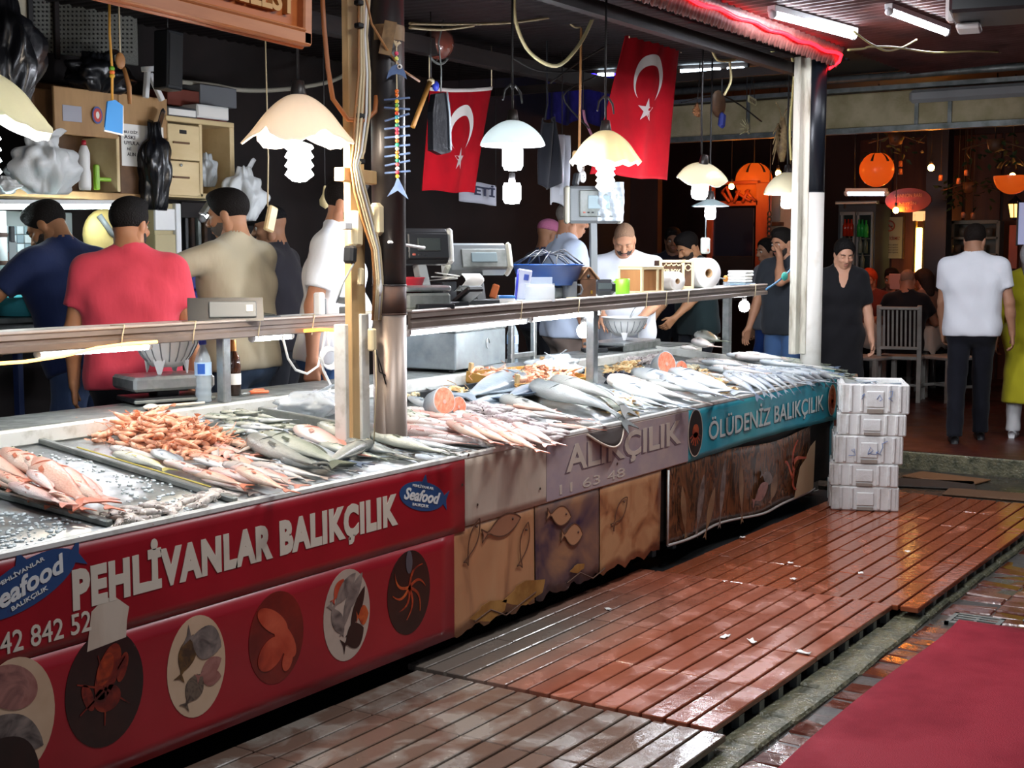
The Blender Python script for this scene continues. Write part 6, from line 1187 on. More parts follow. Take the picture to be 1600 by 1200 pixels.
bx(t, 'cross_bar', (0, 0, .05), (.26, .025, .03), M_STEEL)
p = onT(715, 622, 0); t = thing('steel_plate', 'oval steel plate with shrimps left over beside the salmon pieces', 'plate', onT(716, 612, .02)); lt(t, 'dish', [(0, 0), (.12, .0), (.16, .018), (.165, .02), (.12, .006), (0, .006)], M_STEEL, 32)
for k in range(5): q = onT(715, 612, .04)+Vector((rng.uniform(-.05, .05), rng.uniform(-.03, .03), 0)); little('prawn', SH_P, 'shrimp', 'single pale shrimp on the oval steel plate', 'shrimps on the oval plate')(q)
t = thing('black_trough', 'black shallow trough at the back edge of the middle stall', 'trough', onT(690, 610, .012), A2); bx(t, 'floor', (0, 0, .0), (.75, .22, .008), M_PLD); 
for y in (-.11, .11): bx(t, 'side', (0, y, .015), (.75, .008, .035), M_PLD)
t = thing('flour_scrap', 'crumbs of pale batter by the dark pillar at the middle stall back', 'crumbs', onT(648, 618, .035)); b = MB()
for k in range(14): b.ball((rng.uniform(-.04, .04), rng.uniform(-.02, .02), rng.uniform(0, .01)), rng.uniform(.006, .012), seg=6, rings=4)
tag(b.obj('crumb', mat('batter', 'd8c9a4', .7), t), kind='stuff')
# foam fish boxes beside the far stall
M_FOAM = mat('foam', 'dcdcd8', .6, col2='c3c0b8', scale=7, bump=.25, bscale=90, lo=.5, hi=.75)
def foam_box(label, p, rz, w, d, h, open_=False, scrib=None):
    t = thing('foam_box', label, 'fish box', p, rz); b = MB(); th = .03
    b.box((0, 0, .018), (w-.02, d-.02, .036), 0, None, .01)
    for sg in (-1, 1): b.box((sg*(w/2-th/2), 0, h/2), (th, d, h), 0, None, .008); b.box((0, sg*(d/2-th/2), h/2), (w-.02, th, h), 0, None, .008)
    b.obj('tub', M_FOAM, t)
    if not open_: bx(t, 'lid', (0, 0, h-.012), (w-.01, d-.01, .022), M_FOAM, 0, 0, 0, .006)
    for x in (-w*.36, -w*.2, w*.2, w*.36): bx(t, 'rib', (x, -d/2-.004, h*.52), (w*.05, .014, h*.9), M_FOAM, 0, 0, 0, .005)
    bx(t, 'grip_panel', (0, -d/2-.003, h*.5), (w*.26, .012, h*.55), M_FOAM, 0, 0, 0, .005); bx(t, 'grip_notch', (0, -d/2-.008, h*.10), (w*.24, .008, h*.14), mat('notch', '8f857a', .8), 0, 0, 0, .002)
    for y in (-.3, 0, .3): bx(t, 'side_rib', (-w/2-.003, d*y, h*.5), (.012, d*.1, h*.9), M_FOAM, 0, 0, 0, .004)
    if scrib:
        b = MB()
        for pts in scrib: b.tube([(x*w, -d/2-.012, z*h) for x, z in pts], .0022, 5)
        b.obj('pen_mark', mat('pen_mark', '6a86b8', .6), t)
    return t
bp = onZ(1352, 797, 0); fwd = Vector((math.cos(YAW+.0), math.sin(YAW), 0)); cbx = Vector((bp.x, bp.y+.022, 0))+Vector((math.cos(YAW-.26), math.sin(YAW-.26), 0))*.24; rz = YAW-math.pi/2-.22; zz = -.005
SC = [[(-.30, .3), (-.2, .32), (-.22, .55), (-.26, .5), (-.22, .42)], [(-.02, .35), (.06, .5), (.02, .62), (-.02, .4), (.1, .36), (.14, .5)], [(.16, .4), (.2, .62), (.19, .75), (.27, .85)], [(.1, .45), (.18, .35)]]
SC2 = [[(.02, .5), (.06, .65), (.1, .5), (.06, .45)], [(.2, .75), (.25, .8), (.24, .6), (.19, .55), (.25, .45)], [(-.2, .6), (-.16, .7), (-.2, .5)]]
for k, (lb, h, sh, op, sc) in enumerate((('lowest white foam box of the stack beside the far stall', .155, 0, False, None), ('second white foam box up from the deck in the stack', .145, .004, False, None), ('middle white foam box of the stack with blue scribbles', .18, .02, False, SC), ('fourth white foam box up, chipped, just under the open one', .14, .045, False, None), ('topmost open white foam box of the stack with small fish inside', .19, .05, True, SC2))):
    foam_box(lb, (cbx.x+sh*.55, cbx.y-sh*.83+.0, zz), rz+(.03, -.02, .02, -.015, .03)[k], .42, .50, h, op, sc); zz += h+.001
top = Vector((cbx.x+.03, cbx.y-.04, zz-.05))
for k in range(14):
    q = top+Vector((rng.uniform(-.12, .12), rng.uniform(-.14, .14), rng.uniform(-.02, .03))); a = rng.uniform(0, 6.28); d = Vector((math.cos(a), math.sin(a), 0))*.08
    fish_at(q-d, q+d, 'slim', 'blue' if k % 2 else 'silver', 'small blue silver fish inside the topmost foam box', 'small fish in the foam box', rng.uniform(-.4, .4), Vector((0, 0, 1)))
bx_t = thing('ice_bed', 'crushed ice bed inside the topmost foam box', 'ice', (cbx.x+.03, cbx.y-.04, zz-.10), rz); bx(bx_t, 'ice', (0, 0, 0), (.34, .42, .1), mat('ice', '', .15), 0, 0, 0, .02)
# ================================================================ REAR OF THE STALLS, FLAGS, CABLES, SIGNS
M_BOARD = mat('board_tan', 'b08a5c', .65, col2='96724a', scale=6, stretch=(1, 1, .3)); M_BIRCH = mat('birch', 'd8c294', .5, col2='c9b080', scale=5, stretch=(.3, 1, 1)); M_CAB = mat('cab_dark', '6a4a2c', .6, col2='523820', scale=6)
def pr(px0, py0, px1, py1, Y):                    # rectangle of a sight window on the plane y = Y
    a = onY((px0+px1)/2, py0, Y); b_ = onY((px0+px1)/2, py1, Y); l = onY(px0, (py0+py1)/2, Y); r = onY(px1, (py0+py1)/2, Y); return l.x, r.x, b_.z, a.z
def pbx(t, name, px0, py0, px1, py1, Y, d, m, bev=.004, M=None):
    x0, x1, z0, z1 = pr(px0, py0, px1, py1, Y); b = MB(); b.box((0, 0, 0), (x1-x0, d, z1-z0), 0, None, bev); o = b.obj(name, m, t); L0 = t.location if t is not None else Vector()
    o.location = Vector(((x0+x1)/2, Y+d/2, (z0+z1)/2))-L0; return o
YC = 6.15
t = thing('wall_cupboard', 'tan open wall cupboard with a taped sticker behind the navy shirted man', 'cupboard', onY(172, 300, YC))
pbx(t, 'fascia_board', 85, 140, 185, 213, YC, .02, M_BOARD); pbx(t, 'fascia_board', 186, 150, 262, 213, YC, .02, M_BOARD); pbx(t, 'side_panel', 183, 213, 188, 300, YC, .3, M_BIRCH); pbx(t, 'door_panel', 188, 213, 262, 306, YC, .02, M_CAB); pbx(t, 'back_panel', 45, 140, 262, 306, YC+.3, .02, M_CAB); pbx(t, 'shelf', -40, 298, 262, 310, YC-.02, .34, M_BOARD); pbx(t, 'side_panel', 44, 138, 84, 306, YC+.12, .02, M_CAB)
pbx(t, 'taped_sheet', 98, 165, 128, 190, YC-.004, .003, mat('tape_grey', '9a9aa4', .3)); pbx(t, 'notice', 190, 196, 256, 261, YC-.004, .003, M_PAPER)
x0, x1, z0, z1 = pr(194, 200, 232, 256, YC-.006)
for i, w_ in enumerate(('BU DİZ', 'ASKI', 'UYULA', 'Nİ', 'ALIN')):
    lettering(w_, mat('ink', '24242a', .7), frame((x0-t.location.x+(0 if i < 3 else .02), YC-.008-t.location.y, z1-.035-i*.032-t.location.z), (1, 0, 0), (0, 0, 1)), (.10, .08, .11, .03, .06)[i], .02, t, 'notice_lettering', ext=.0006)
a_ = onY(152, 180, YC-.01); b = MB(); b.prism(ell(.036, .048, 24), 0, .002, frame(a_-t.location, (1, 0, 0), (0, 0, 1))); b.obj('round_sticker', mat('stick_blue', '3a4a8a', .5), t); b = MB(); b.prism(ell(.028, .038, 24), .002, .003, frame(a_-t.location, (1, 0, 0), (0, 0, 1))); b.obj('round_sticker', mat('stick_red', 'b8382c', .5), t)
b = MB(); b.prism(ell(.012, .02, 16), .003, .004, frame(a_-t.location, (1, 0, 0), (0, 0, 1))); b.obj('round_sticker', M_PAPER, t)
t = thing('drawer_unit', 'pale birch unit with two drawers beside the hanging black bag', 'drawer unit', onY(315, 300, YC)); pbx(t, 'body', 262, 192, 366, 310, YC+.25, .02, M_CAB); pbx(t, 'top_board', 260, 186, 366, 194, YC-.01, .3, M_BIRCH); pbx(t, 'side_panel', 312, 194, 317, 308, YC, .27, M_BIRCH); pbx(t, 'side_panel', 360, 194, 367, 308, YC, .27, M_BIRCH); pbx(t, 'base_board', 262, 302, 366, 310, YC, .27, M_BIRCH)
for y0, y1, yh in ((195, 250, 223), (252, 306, 277)):
    d = pbx(t, 'drawer', 263, y0, 312, y1, YC-.012, .02, M_BIRCH); h = pbx(t, 'handle', 272, yh-1.5, 297, yh+1.5, YC-.028, .014, M_CAB, .002); h.parent = d; h.location = h.location-d.location
h = pbx(t, 'finger_hole', 281, 203, 292, 209, YC-.016, .006, M_BLACK, .002)
a_ = onY(283, 258, YC-.02)-t.location; b = MB(); b.lathe([(0, 0), (.009, 0), (.009, .004), (0, .004)], 14, frame(a_, (1, 0, 0), (0, 0, 1))); b.obj('lock', M_STEEL, t)
for i, (x0_, y0_, x1_, y1_, m, lb) in enumerate(((262, 168, 308, 184, mat('book_grey', '4a4d50', .5), 'dark grey folder stack on top of the drawer unit'), (308, 165, 358, 186, M_PLW, 'white paper pile on top of the drawer unit'), (262, 184, 356, 190, mat('book_red', '7a2420', .5), 'thin red folder under the white papers on the drawer unit'))):
    t = thing('folder', lb, 'folder', onY((x0_+x1_)/2, y1_, YC+.02)); pbx(t, 'cover', x0_, y0_, x1_, y1_, YC+.02, .2, m, .006); pbx(t, 'page_edge', x0_+2, y0_+3, x1_-2, y1_-3, YC+.015, .01, M_PAPER, .001)
t = thing('storage_box', 'dull grey and rust storage box above the drawer unit', 'box', onY(330, 165, 6.3)); pbx(t, 'carton', 262, 140, 312, 166, 6.3, .2, mat('carton_rust', '6a2c1c', .6)); pbx(t, 'carton', 313, 135, 370, 166, 6.32, .2, mat('carton_grey', '6d7074', .6))
bag('white plastic carrier bag on the left cupboard shelf', onY(70, 303, 6.05), .40, .26, .30, M_BAGW, seed=1, ears=2); bag('white plastic bag hanging beside the drawer unit', onY(382, 345, 6.0), .26, .22, .33, M_BAGW, seed=5, ears=1); bag('small white bundle at the left end of the cupboard shelf', onY(8, 303, 6.0), .14, .16, .09, M_BAGW, seed=9, ears=0)
bag('shiny black bag hanging on the cupboard door', onY(243, 328, 6.08), .20, .16, .50, M_BAGB, seed=2, ears=1); bag('black bag stuffed on top of the tan cupboard', onY(155, 146, 6.2), .42, .25, .22, M_BAGB, seed=4, ears=1); bag('long black bag hanging at the frame edge', onY(12, 190, 5.2), .34, .2, .58, M_BAGB, seed=6, ears=0)
bag('clear bag inside the open cell of the drawer unit', onY(325, 292, 6.2), .12, .12, .2, M_BAGC, seed=7, ears=0)
p = onY(133, 297, 6.05); t = thing('detergent_bottle', 'white detergent bottle with red cap on the cupboard shelf', 'bottle', p); lt(t, 'bottle_body', [(0, 0), (.03, 0), (.034, .02), (.034, .09), (.029, .12), (.031, .15), (.031, .2), (.02, .235), (.012, .245), (0, .245)], M_PLW, 20); lt(t, 'cap', [(0, .243), (.014, .243), (.012, .27), (0, .27)], mat('bucket_red', '', .3), 14)
p = onY(156, 297, 6.1); t = thing('green_bracket', 'bright green plastic piece on the cupboard shelf', 'bracket', p); bx(t, 'upright', (-.02, 0, .07), (.03, .03, .14), mat('lime', '86b52a', .4), 0, 0, 0, .006); bx(t, 'arm', (.03, 0, .06), (.09, .03, .022), mat('lime', '', .4), 0, 0, 0, .006)
p = onY(263, 95, 5.9); t = thing('loudspeaker', 'tall dark loudspeaker hanging above the drawer unit', 'speaker', p); bx(t, 'cabinet', (0, 0, 0), (.12, .12, .33), M_PLD, 0, .05, 0, .008); bx(t, 'grille', (0, -.062, 0), (.1, .006, .29), M_BLACK, 0, .05, 0, .002); bx(t, 'bracket', (.075, .02, .06), (.03, .06, .12), mat('putty', '8d8a7c', .5), 0, -.2, 0, .01); tb(t, 'chain', [(0, 0, .16), (0, 0, 2.99-t.location.z)], .005, M_PLD)
p = onY(240, 152, 6.1); t = thing('white_stand', 'white plastic folding stand on the cupboard top', 'stand', p); bx(t, 'arm', (-.05, 0, .07), (.03, .03, .16), M_PLW, 0, .12); bx(t, 'arm', (.02, 0, .06), (.03, .03, .17), M_PLW, 0, -.55); bx(t, 'top', (-.02, 0, .16), (.11, .04, .03), M_PLW, 0, -.15)
t = thing('picture_frame', 'framed picture with dark edge in the top corner above the black bag', 'picture', onY(15, 30, 5.6)); pbx(t, 'board', -40, -30, 46, 66, 5.6, .02, mat('poster_pale', 'b9b4a0', .5, col2='a29a80', scale=4)); pbx(t, 'frame_side', 44, -30, 53, 76, 5.59, .04, M_BLACK); pbx(t, 'frame_side', -40, 66, 53, 76, 5.59, .04, M_BLACK)
for c, px_, py_, rx_, rz_ in (('b07a66', 16, 14, .03, .05), ('3a7ac0', 6, 28, .04, .025), ('241a18', 18, -6, .03, .02)): a_ = onY(px_, py_, 5.59)-t.location; b = MB(); b.prism(ell(rx_, rz_, 20), 0, .002, frame(a_, (1, 0, 0), (0, 0, 1))); b.obj('printed_patch', mat('patch_'+c, c, .5), t)
t = thing('mesh_panel', 'grey perforated wall panel behind the wooden sign', 'panel', onY(115, 80, 6.5)); pbx(t, 'sheet', 50, -20, 215, 90, 6.5, .02, mat('mesh_grey', '6f7068', .6, col2='5a5a54', scale=120))
b = MB()
for i in range(24):
    for j in range(14): a_ = onY(54+i*6.6, -10+j*7, 6.495)-t.location; b.box(a_, (.010, .004, .010))
tag(b.obj('hole', M_BLACK, t), kind='stuff'); pbx(t, 'strut', 86, -20, 94, 92, 6.47, .02, M_DARK)
# working side: tube light, tiled splash wall, basin bench, cupboard
tube_light('long tube light under the cupboard shelf behind the navy shirted man', onY(-30, 322, 6.02), onY(178, 322, 6.02), .016, emis('tube_work', 'eafcff', 38))
t = tag(empty('wall_tiles', onY(60, 400, 6.55)), kind='structure'); M_TILEW = mat('tile_white', 'd3dfe2', .25); M_TILEB = mat('tile_grey', '8fa3ab', .25); M_TILER = mat('tile_pink', 'd79a90', .3)
me_ = {}
for nm_, m in (('w', M_TILEW), ('b', M_TILEB), ('r', M_TILER)): b = MB(); b.box((0, 0, 0), (.046, .008, .046), 0, None, .003); me_[nm_] = b.mesh('tile', m)
x0, x1, z0, z1 = pr(-40, 335, 110, 470, 6.55)
nx = int((x1-x0)/.05); nz = int((z1-z0)/.05)
for i in range(nx):
    for j in range(nz): link('tile', me_['r' if j in (nz-4, nz-5) else ('b' if (i+j) % 2 else 'w')], t, (x0+.05*i-t.location.x, 0, z0+.05*j-t.location.z))
pbx(t, 'grout', -45, 330, 115, 480, 6.56, .02, mat('grout', '8d9492', .8))
t = thing('water_pipe', 'white wall pipe with clips at the frame edge behind the sink', 'pipe', onY(5, 440, 6.3)); tb(t, 'pipe_run', [(0, 0, 0), (0, 0, .38)], .028, M_PLW, 14)
for z in (.1, .25): b = MB(); b.lathe([(.029, z-.012), (.034, z), (.029, z+.012)], 14); b.obj('clip', M_RUST, t)
t = thing('cleaver', 'dark knife hanging by the white wall pipe', 'knife', onY(20, 405, 6.535)); bx(t, 'blade', (0, 0, 0), (.05, .008, .2), M_PLG); bx(t, 'grip', (0, 0, .14), (.03, .02, .09), M_PLD)
t = thing('pillow_sack', 'yellow padded sack behind the red shirted man', 'sack', onY(165, 392, 6.2)); b = MB(); b.ball((0, 0, .09), (.15, .07, .15), 0, 20, 12); b.obj('sack_body', mat('sack_yellow', 'c9b470', .6, bump=.4, bscale=15), t); tb(t, 'strap', [(-.08, -.05, .2), (-.02, -.08, .1), (.06, -.07, .06)], .018, M_PLG)
t = thing('wall_cabinet', 'white framed cabinet with cream door below the drawer unit', 'cabinet', onY(262, 410, 6.2)); pbx(t, 'carcass', 242, 318, 282, 412, 6.22, .3, mat('cab_cream', 'b9ab82', .55)); pbx(t, 'door', 243, 326, 276, 360, 6.2, .02, M_PLW); pbx(t, 'door', 243, 366, 276, 409, 6.2, .02, mat('cab_cream', '', .55)); pbx(t, 'frame_side', 276, 318, 284, 412, 6.19, .04, M_PLW); pbx(t, 'knob', 248, 326, 262, 329, 6.185, .02, M_BLACK)
t = thing('sink_bench', 'steel bench with a turquoise basin behind the navy shirted man', 'bench', onY(60, 640, 5.9)); pbx(t, 'worktop', -60, 492, 330, 500, 5.85, .6, M_STEELD); pbx(t, 'apron', -60, 500, 330, 545, 5.9, .02, M_STEELD)
for px_ in (-20, 30, 190, 300): pbx(t, 'leg', px_, 545, px_+8, 660, 5.92, .05, mat('leg_blue', '24345e', .5))
p = onY(50, 492, 5.98); t = thing('basin', 'turquoise plastic basin on the bench by the navy shirted man', 'basin', p); lt(t, 'bowl', [(0, 0), (.18, 0), (.24, .09), (.25, .1), (.23, .095), (.17, .012), (0, .012)], mat('basin_cyan', '4fb8c4', .35), 30)
t = thing('blue_crate', 'stack of dark blue crates behind the beige shirted man', 'crate', onY(308, 470, 6.1)); pbx(t, 'crate_wall', 280, 412, 338, 452, 6.1, .3, mat('crate_blue', '1d2a78', .4), .01); pbx(t, 'crate_rim', 278, 408, 340, 414, 6.09, .32, mat('crate_blue', '', .4)); pbx(t, 'crate_wall', 282, 454, 336, 494, 6.1, .3, mat('crate_blue', '', .4), .01)
t = thing('tool_rack', 'dark wall rack of hanging tools behind the beige shirted man', 'tool rack', onY(310, 400, 6.5)); pbx(t, 'back', 284, 316, 330, 410, 6.68, .02, M_DARK)
for k in range(4): o = pbx(t, 'hanging_tool', 290+k*10, 340, 295+k*10, 395, 6.65, .03, (M_PLD, M_RUST, M_STEELD, M_BROWN)[k])
tube_light('short bright lamp beside the beige shirted man', onY(316, 342, 6.3), onY(330, 322, 6.3), .02, emis('tube_work', '', 38))
# wooden sign
t = thing('wooden_sign', 'carved orange wooden sign board cut off by the top frame edge', 'sign', onY(330, 10, 3.35)); M_SIGN = mat('sign_wood', 'b8642c', .45, col2='a2521f', scale=4, stretch=(.4, 1, 2)); M_SIGNF = mat('sign_frame', 'c07a48', .4, col2='a9653a', scale=4, stretch=(.4, 1, 2))
A_, B_ = onY(150, -8, 3.35), onY(483, 72, 3.35); ux = (B_-A_).normalized(); Ms = frame(B_, ux, (0, 0, 1)); Ms.translation = B_-t.location; Ls = 1.9
def sg_(name, c, d, m): b = MB(); b.box(c, d, 0, None, .006); o = b.obj(name, m, t); o.data.transform(Ms)
sg_('board', (-Ls/2, .24, -.03), (Ls, .5, .02), M_SIGN); sg_('frame_bottom', (-Ls/2, .022, -.01), (Ls, .05, .05), M_SIGNF); sg_('frame_side', (-.02, .25, -.01), (.045, .5, .05), M_SIGNF); sg_('frame_bead', (-Ls/2, .05, .004), (Ls-.06, .012, .03), M_SIGNF)
q0 = onY(263, 20, 3.32)-t.location
lettering('AR GİLLSY', mat('letter_wood', 'c99a5c', .5), Ms @ frame((-.62, .095, -.02), (1, 0, 0), (0, 1, 0)), .55, .12, t, bold=.03, ext=.012)
# blue tag on an orange cord
t = thing('hanging_tag', 'bright blue tag on an orange beaded cord before the cupboard', 'tag', onY(176, 182, 4.6)); tb(t, 'cord', [(0, 0, .06), (.004, 0, .2), (-.004, 0, .34), (0, 0, .5)], .006, mat('cord_orange', 'd39a3c', .6)); b = MB(); b.prism([(-.05, -.06), (.045, -.07), (.05, .05), (.01, .07), (-.03, .06)], 0, .008, frame((0, 0, 0), (1, 0, 0), (0, 0, 1))); b.obj('tag_card', mat('tag_blue', '2a86d0', .45), t); b = MB(); b.prism([(-.052, -.066), (.052, -.078), (.055, .05), (.045, .05), (.04, -.062), (-.05, -.05)], .001, .006, frame((0, 0, 0), (1, 0, 0), (0, 0, 1))); b.obj('tag_edge', M_PAPER, t)
for z, c in ((.2, '6aa82a'), (.185, 'd86a2a'), (.17, 'c9a02a')): b = MB(); b.ball((.003, 0, z), .012, seg=8, rings=6); b.obj('bead', mat('bead_'+c, c, .4), t)
t = thing('wooden_spoon', 'small wooden spoon hanging by the orange cord', 'spoon', onY(188, 95, 5.2)); tb(t, 'string', [(0, 0, .02), (0, 0, .4)], .004, M_CORDW); b = MB(); b.ball((0, 0, 0), (.03, .012, .04)); b.obj('bowl', M_WOODM, t); tb(t, 'shaft', [(.02, 0, -.03), (.05, 0, -.12), (.05, 0, -.2)], [.01, .014, .01], M_WOODM)
# flags
M_FLAG = mat('flag_red', '930815', .85, col2='850713', scale=4, spec=.1); M_FLW = mat('flag_white', 'cfc8c2', .75)
def flag(label, pts, Y, fold, cen, r, wbar):
    tl, tr, br, bl = [onY(px, py, Y) for px, py in pts]; t = thing('flag', label, 'flag', (tl+tr)/2); o_ = (tl+tr)/2
    def f(u, v):
        p = tl.lerp(tr, u).lerp(bl.lerp(br, u), v)-o_; return Vector((p.x, p.y+fold*math.sin(u*8+v*1.5)*(.3+v)+fold*.4*math.sin(u*19+1), p.z+.006*math.sin(u*9)*v-.012*math.sin(math.pi*u)*(1-v)))
    b = MB(); b.sheet(f, 40, 40, .003); b.obj('cloth', M_FLAG, t); n = lambda u, v: f(u, v)+Vector((0, -.005, 0))
    b = MB(); b.sheet(lambda u, v: f(u, -.012+.035*v)+Vector((0, -.004, 0)), 30, 2, .004); b.obj('hem', M_FLW, t)
    W_, H_ = (tr-tl).length, (bl-tl).length; cu, cv = cen
    def uv(x, z): return cu+x/W_, cv-z/H_
    b = MB(); vs = []; fs = []; N_ = 48; d_ = .25*r; r2 = .8*r
    a_lim = math.acos((r*r+d_*d_-r2*r2)/(2*r*d_))                 # where outer and inner circles meet
    for i in range(N_+1):
        a = a_lim+(2*math.pi-2*a_lim)*i/N_; ox, oz = r*math.cos(a), r*math.sin(a); ang = math.atan2(oz, ox-d_); ix, iz = d_+r2*math.cos(ang), r2*math.sin(ang)
        for k in range(4): x = ox+(ix-ox)*k/3; z = oz+(iz-oz)*k/3; X, Z = z, -x; vs.append(n(*uv(X, Z)))
    for i in range(N_):
        for k in range(3): q = i*4+k; fs.append((q, q+4, q+5, q+1)); 
    b.add(vs, fs, 0, True); b.add(vs, [f_[::-1] for f_ in fs], 0, True); b.obj('crescent', M_FLW, t)
    b = MB(); R5 = r*.5; sc = (0, -r*1.28); vs = [n(*uv(sc[0], sc[1]))]
    for i in range(10): a = math.pi/2+i*math.pi/5; q = R5 if i % 2 == 0 else R5*.382; vs.append(n(*uv(sc[0]+q*math.cos(a), sc[1]+q*math.sin(a))))
    fs = [(0, 1+i, 1+(i+1) % 10) for i in range(10)]; b.add(vs, fs, 0, True); b.add(vs, [f_[::-1] for f_ in fs], 0, True); b.obj('star', M_FLW, t);     tb(t, 'cord', [f(0, 0), f(0, 0)+Vector((0, 0, 2.98-o_.z-f(0, 0).z))], .004, M_CORDW); tb(t, 'cord', [f(1, 0), f(1, 0)+Vector((0, 0, 2.98-o_.z-f(1, 0).z))], .004, M_CORDW); return t
flag('large red crescent and star flag hanging under the eave', ((985, 26), (1067, 44), (1043, 282), (928, 272)), 4.1, .018, (.50, .36), .175, 0)
flag('smaller red crescent and star flag behind the hanging black bag', ((672, 138), (770, 137), (742, 302), (664, 298)), 5.0, .015, (.55, .38), .145, 0)
# hanging bags, clothes, float
t = thing('hanging_sack', 'flat black sack on a hook in front of the smaller flag', 'bag', onY(686, 190, 4.7)); b = MB(); b.prism([(-.06, .15), (.035, .17), (.085, .11), (.09, -.17), (.0, -.19), (-.085, -.17), (-.085, .05)], -.02, .02, frame((0, 0, 0), (1, 0, 0), (0, 0, 1))); b.obj('sack_body', M_BAGB, t); tb(t, 'white_edge', [(.04, -.03, .17), (.065, -.03, .05), (.075, -.03, -.16)], .006, mat('edge_pale', '9aa4ac', .4)); tb(t, 'hook', [(.02, 0, .17), (.025, 0, .3), (.0, 0, .45), (.05, 0, 2.98-t.location.z)], .005, M_STEELD); b = MB(); b.ball((-.03, 0, .2), (.022, .02, .03)); b.obj('blue_knot', mat('knot_blue', '2a3aa8', .4), t)
t = thing('glass_float', 'round dark glass float in a wire ring above the black sack', 'float', onY(685, 68, 4.9)); b = MB(); b.ball((0, 0, 0), .095, 0, 24, 16); b.obj('globe', mat('float_glass', '4a3430', .15, col2='6a3428', scale=3, spec=.8), t); tb(t, 'wire_ring', [(.12*math.cos(a), 0, .12*math.sin(a)) for a in [R(-10-i*9) for i in range(19)]], .008, M_STEELD); tb(t, 'hanger_wire', [(-.02, 0, -.11), (.05, 0, .1), (.1, 0, .4)], .005, M_CORD)
t = thing('bamboo_stick', 'brown bamboo stick leaning by the dark pillar top', 'stick', onY(660, 155, 4.6)); tb(t, 'stick', [(-.09, 0, -.16), (.07, 0, .1)], .015, mat('bamboo', '9a6a2c', .5)); tb(t, 'tip', [(.07, 0, .1), (.09, 0, .11)], .02, M_CORDW); tb(t, 'cord', [(.08, 0, .11), (.08, 0, 2.98-t.location.z)], .004, M_CORD)
t = thing('apron', 'black apron hanging on a hook behind the gold rimmed lamp', 'apron', onY(858, 235, 4.6)); b = MB(); b.sheet(lambda u, v: ((u-.5)*(.16+.10*v), .02*math.sin(u*9+v*3), .20-.42*v-.03*math.sin(u*4)), 16, 14, .008); b.obj('apron_cloth', cloth('15161c'), t); tb(t, 'neck_loop', [(-.05, 0, .19), (-.02, 0, .3), (-.03, 0, .42), (-.03, 0, 2.98-t.location.z)], .006, cloth('15161c'))
t = thing('towel', 'white towel hanging beside the black apron', 'towel', onY(878, 258, 4.75)); b = MB(); b.sheet(lambda u, v: ((u-.5)*.14, .02*math.sin(u*11+v*2), .20-.40*v), 12, 12, .01); b.obj('towel_cloth', cloth('c9ccd4'), t); tb(t, 'cord', [(0, 0, .2), (0, 0, 2.98-t.location.z)], .004, M_CORD); b = MB(); b.sheet(lambda u, v: (-.15+.2*u, .02*math.sin(u*7), -.16-.11*v+.02*math.sin(u*5)), 12, 6, .01); b.obj('towel_fold', cloth('b9bcc2'), t)
t = thing('pink_strap', 'pink cloth strap hanging beside the apron', 'strap', onY(915, 195, 4.8)); b = MB(); b.sheet(lambda u, v: (-.05+.12*v+.03*u, .01*math.sin(v*5), .1-.2*v), 3, 10, .006); b.obj('strap', cloth('b87a98'), t); tb(t, 'cord', [(-.04, 0, .1), (-.03, 0, 2.98-t.location.z)], .004, M_CORD)
t = thing('cloth_banner', 'white cloth banner with blue letters under the smaller flag', 'banner', onY(742, 298, 5.6)); b = MB(); b.sheet(lambda u, v: (-.20+.48*u, .015*math.sin(u*9), .07-.15*v-.02*u), 20, 5, .004); b.obj('cloth', cloth('b5b7c2'), t); tb(t, 'cord', [(-.19, 0, .06), (-.19, 0, 2.98-t.location.z)], .003, M_CORD); tb(t, 'cord', [(.27, 0, .04), (.27, 0, 2.98-t.location.z)], .003, M_CORD); lettering('ETİ', mat('ink_blue', '1c2440', .6), frame((-.05, -.03, -.03), (1, 0, -.05), (0, 0, 1)), .26, .085, t, bold=.03, ext=.001)
t = thing('socket_block', 'white round double socket hanging from a brown cable before the apron', 'socket', onY(906, 268, 4.2)); 
for dx, dz in ((0, .03), (.02, -.03)): lt(t, 'socket_disc', [(0, 0), (.035, 0), (.037, .012), (0, .014)], M_PLW, 20).matrix_local = Matrix.Translation((dx, 0, dz)) @ Matrix.Rotation(R(90), 4, 'X')
for dx, dz in ((-.008, .035), (.008, .025), (.012, -.025), (.028, -.035)): bx(t, 'pin_hole', (dx, -.016, dz), (.006, .004, .008), M_BLACK)
bx(t, 'plug', (-.045, 0, -.05), (.04, .04, .08), M_PLD, 0, .3, 0, .01); bx(t, 'block', (-.01, .02, .085), (.05, .04, .08), M_TIMB, 0, 0, 0, .01); tb(t, 'cable', [(-.01, 0, .1), (0, 0, .5), (.01, 0, .95)], .008, M_CORDB)
t = thing('switch_box', 'small pale switch box hung on the cord of the low grey lamp', 'switch', onY(1102, 384, 3.95)); bx(t, 'box', (0, 0, 0), (.085, .04, .11), mat('switch_pale', 'c4c8bc', .5), 0, 0, 0, .01); bx(t, 'rocker', (.0, -.022, -.03), (.02, .008, .02), mat('rocker', 'a8705a', .4), 0, 0, 0, .003); tb(t, 'cord', [(0, 0, .05), (.004, 0, .24)], .004, M_PLG)
t = thing('hanging_block', 'tan wooden block hanging on a string beside the beige shirted man', 'block', onY(423, 342, 4.7)); bx(t, 'block', (0, 0, 0), (.06, .03, .13), M_BIRCH, 0, .3, 0, .008); tb(t, 'string', [(-.02, 0, .06), (-.01, 0, .3), (-.02, 0, 2.98-t.location.z)], .004, M_CORDW)
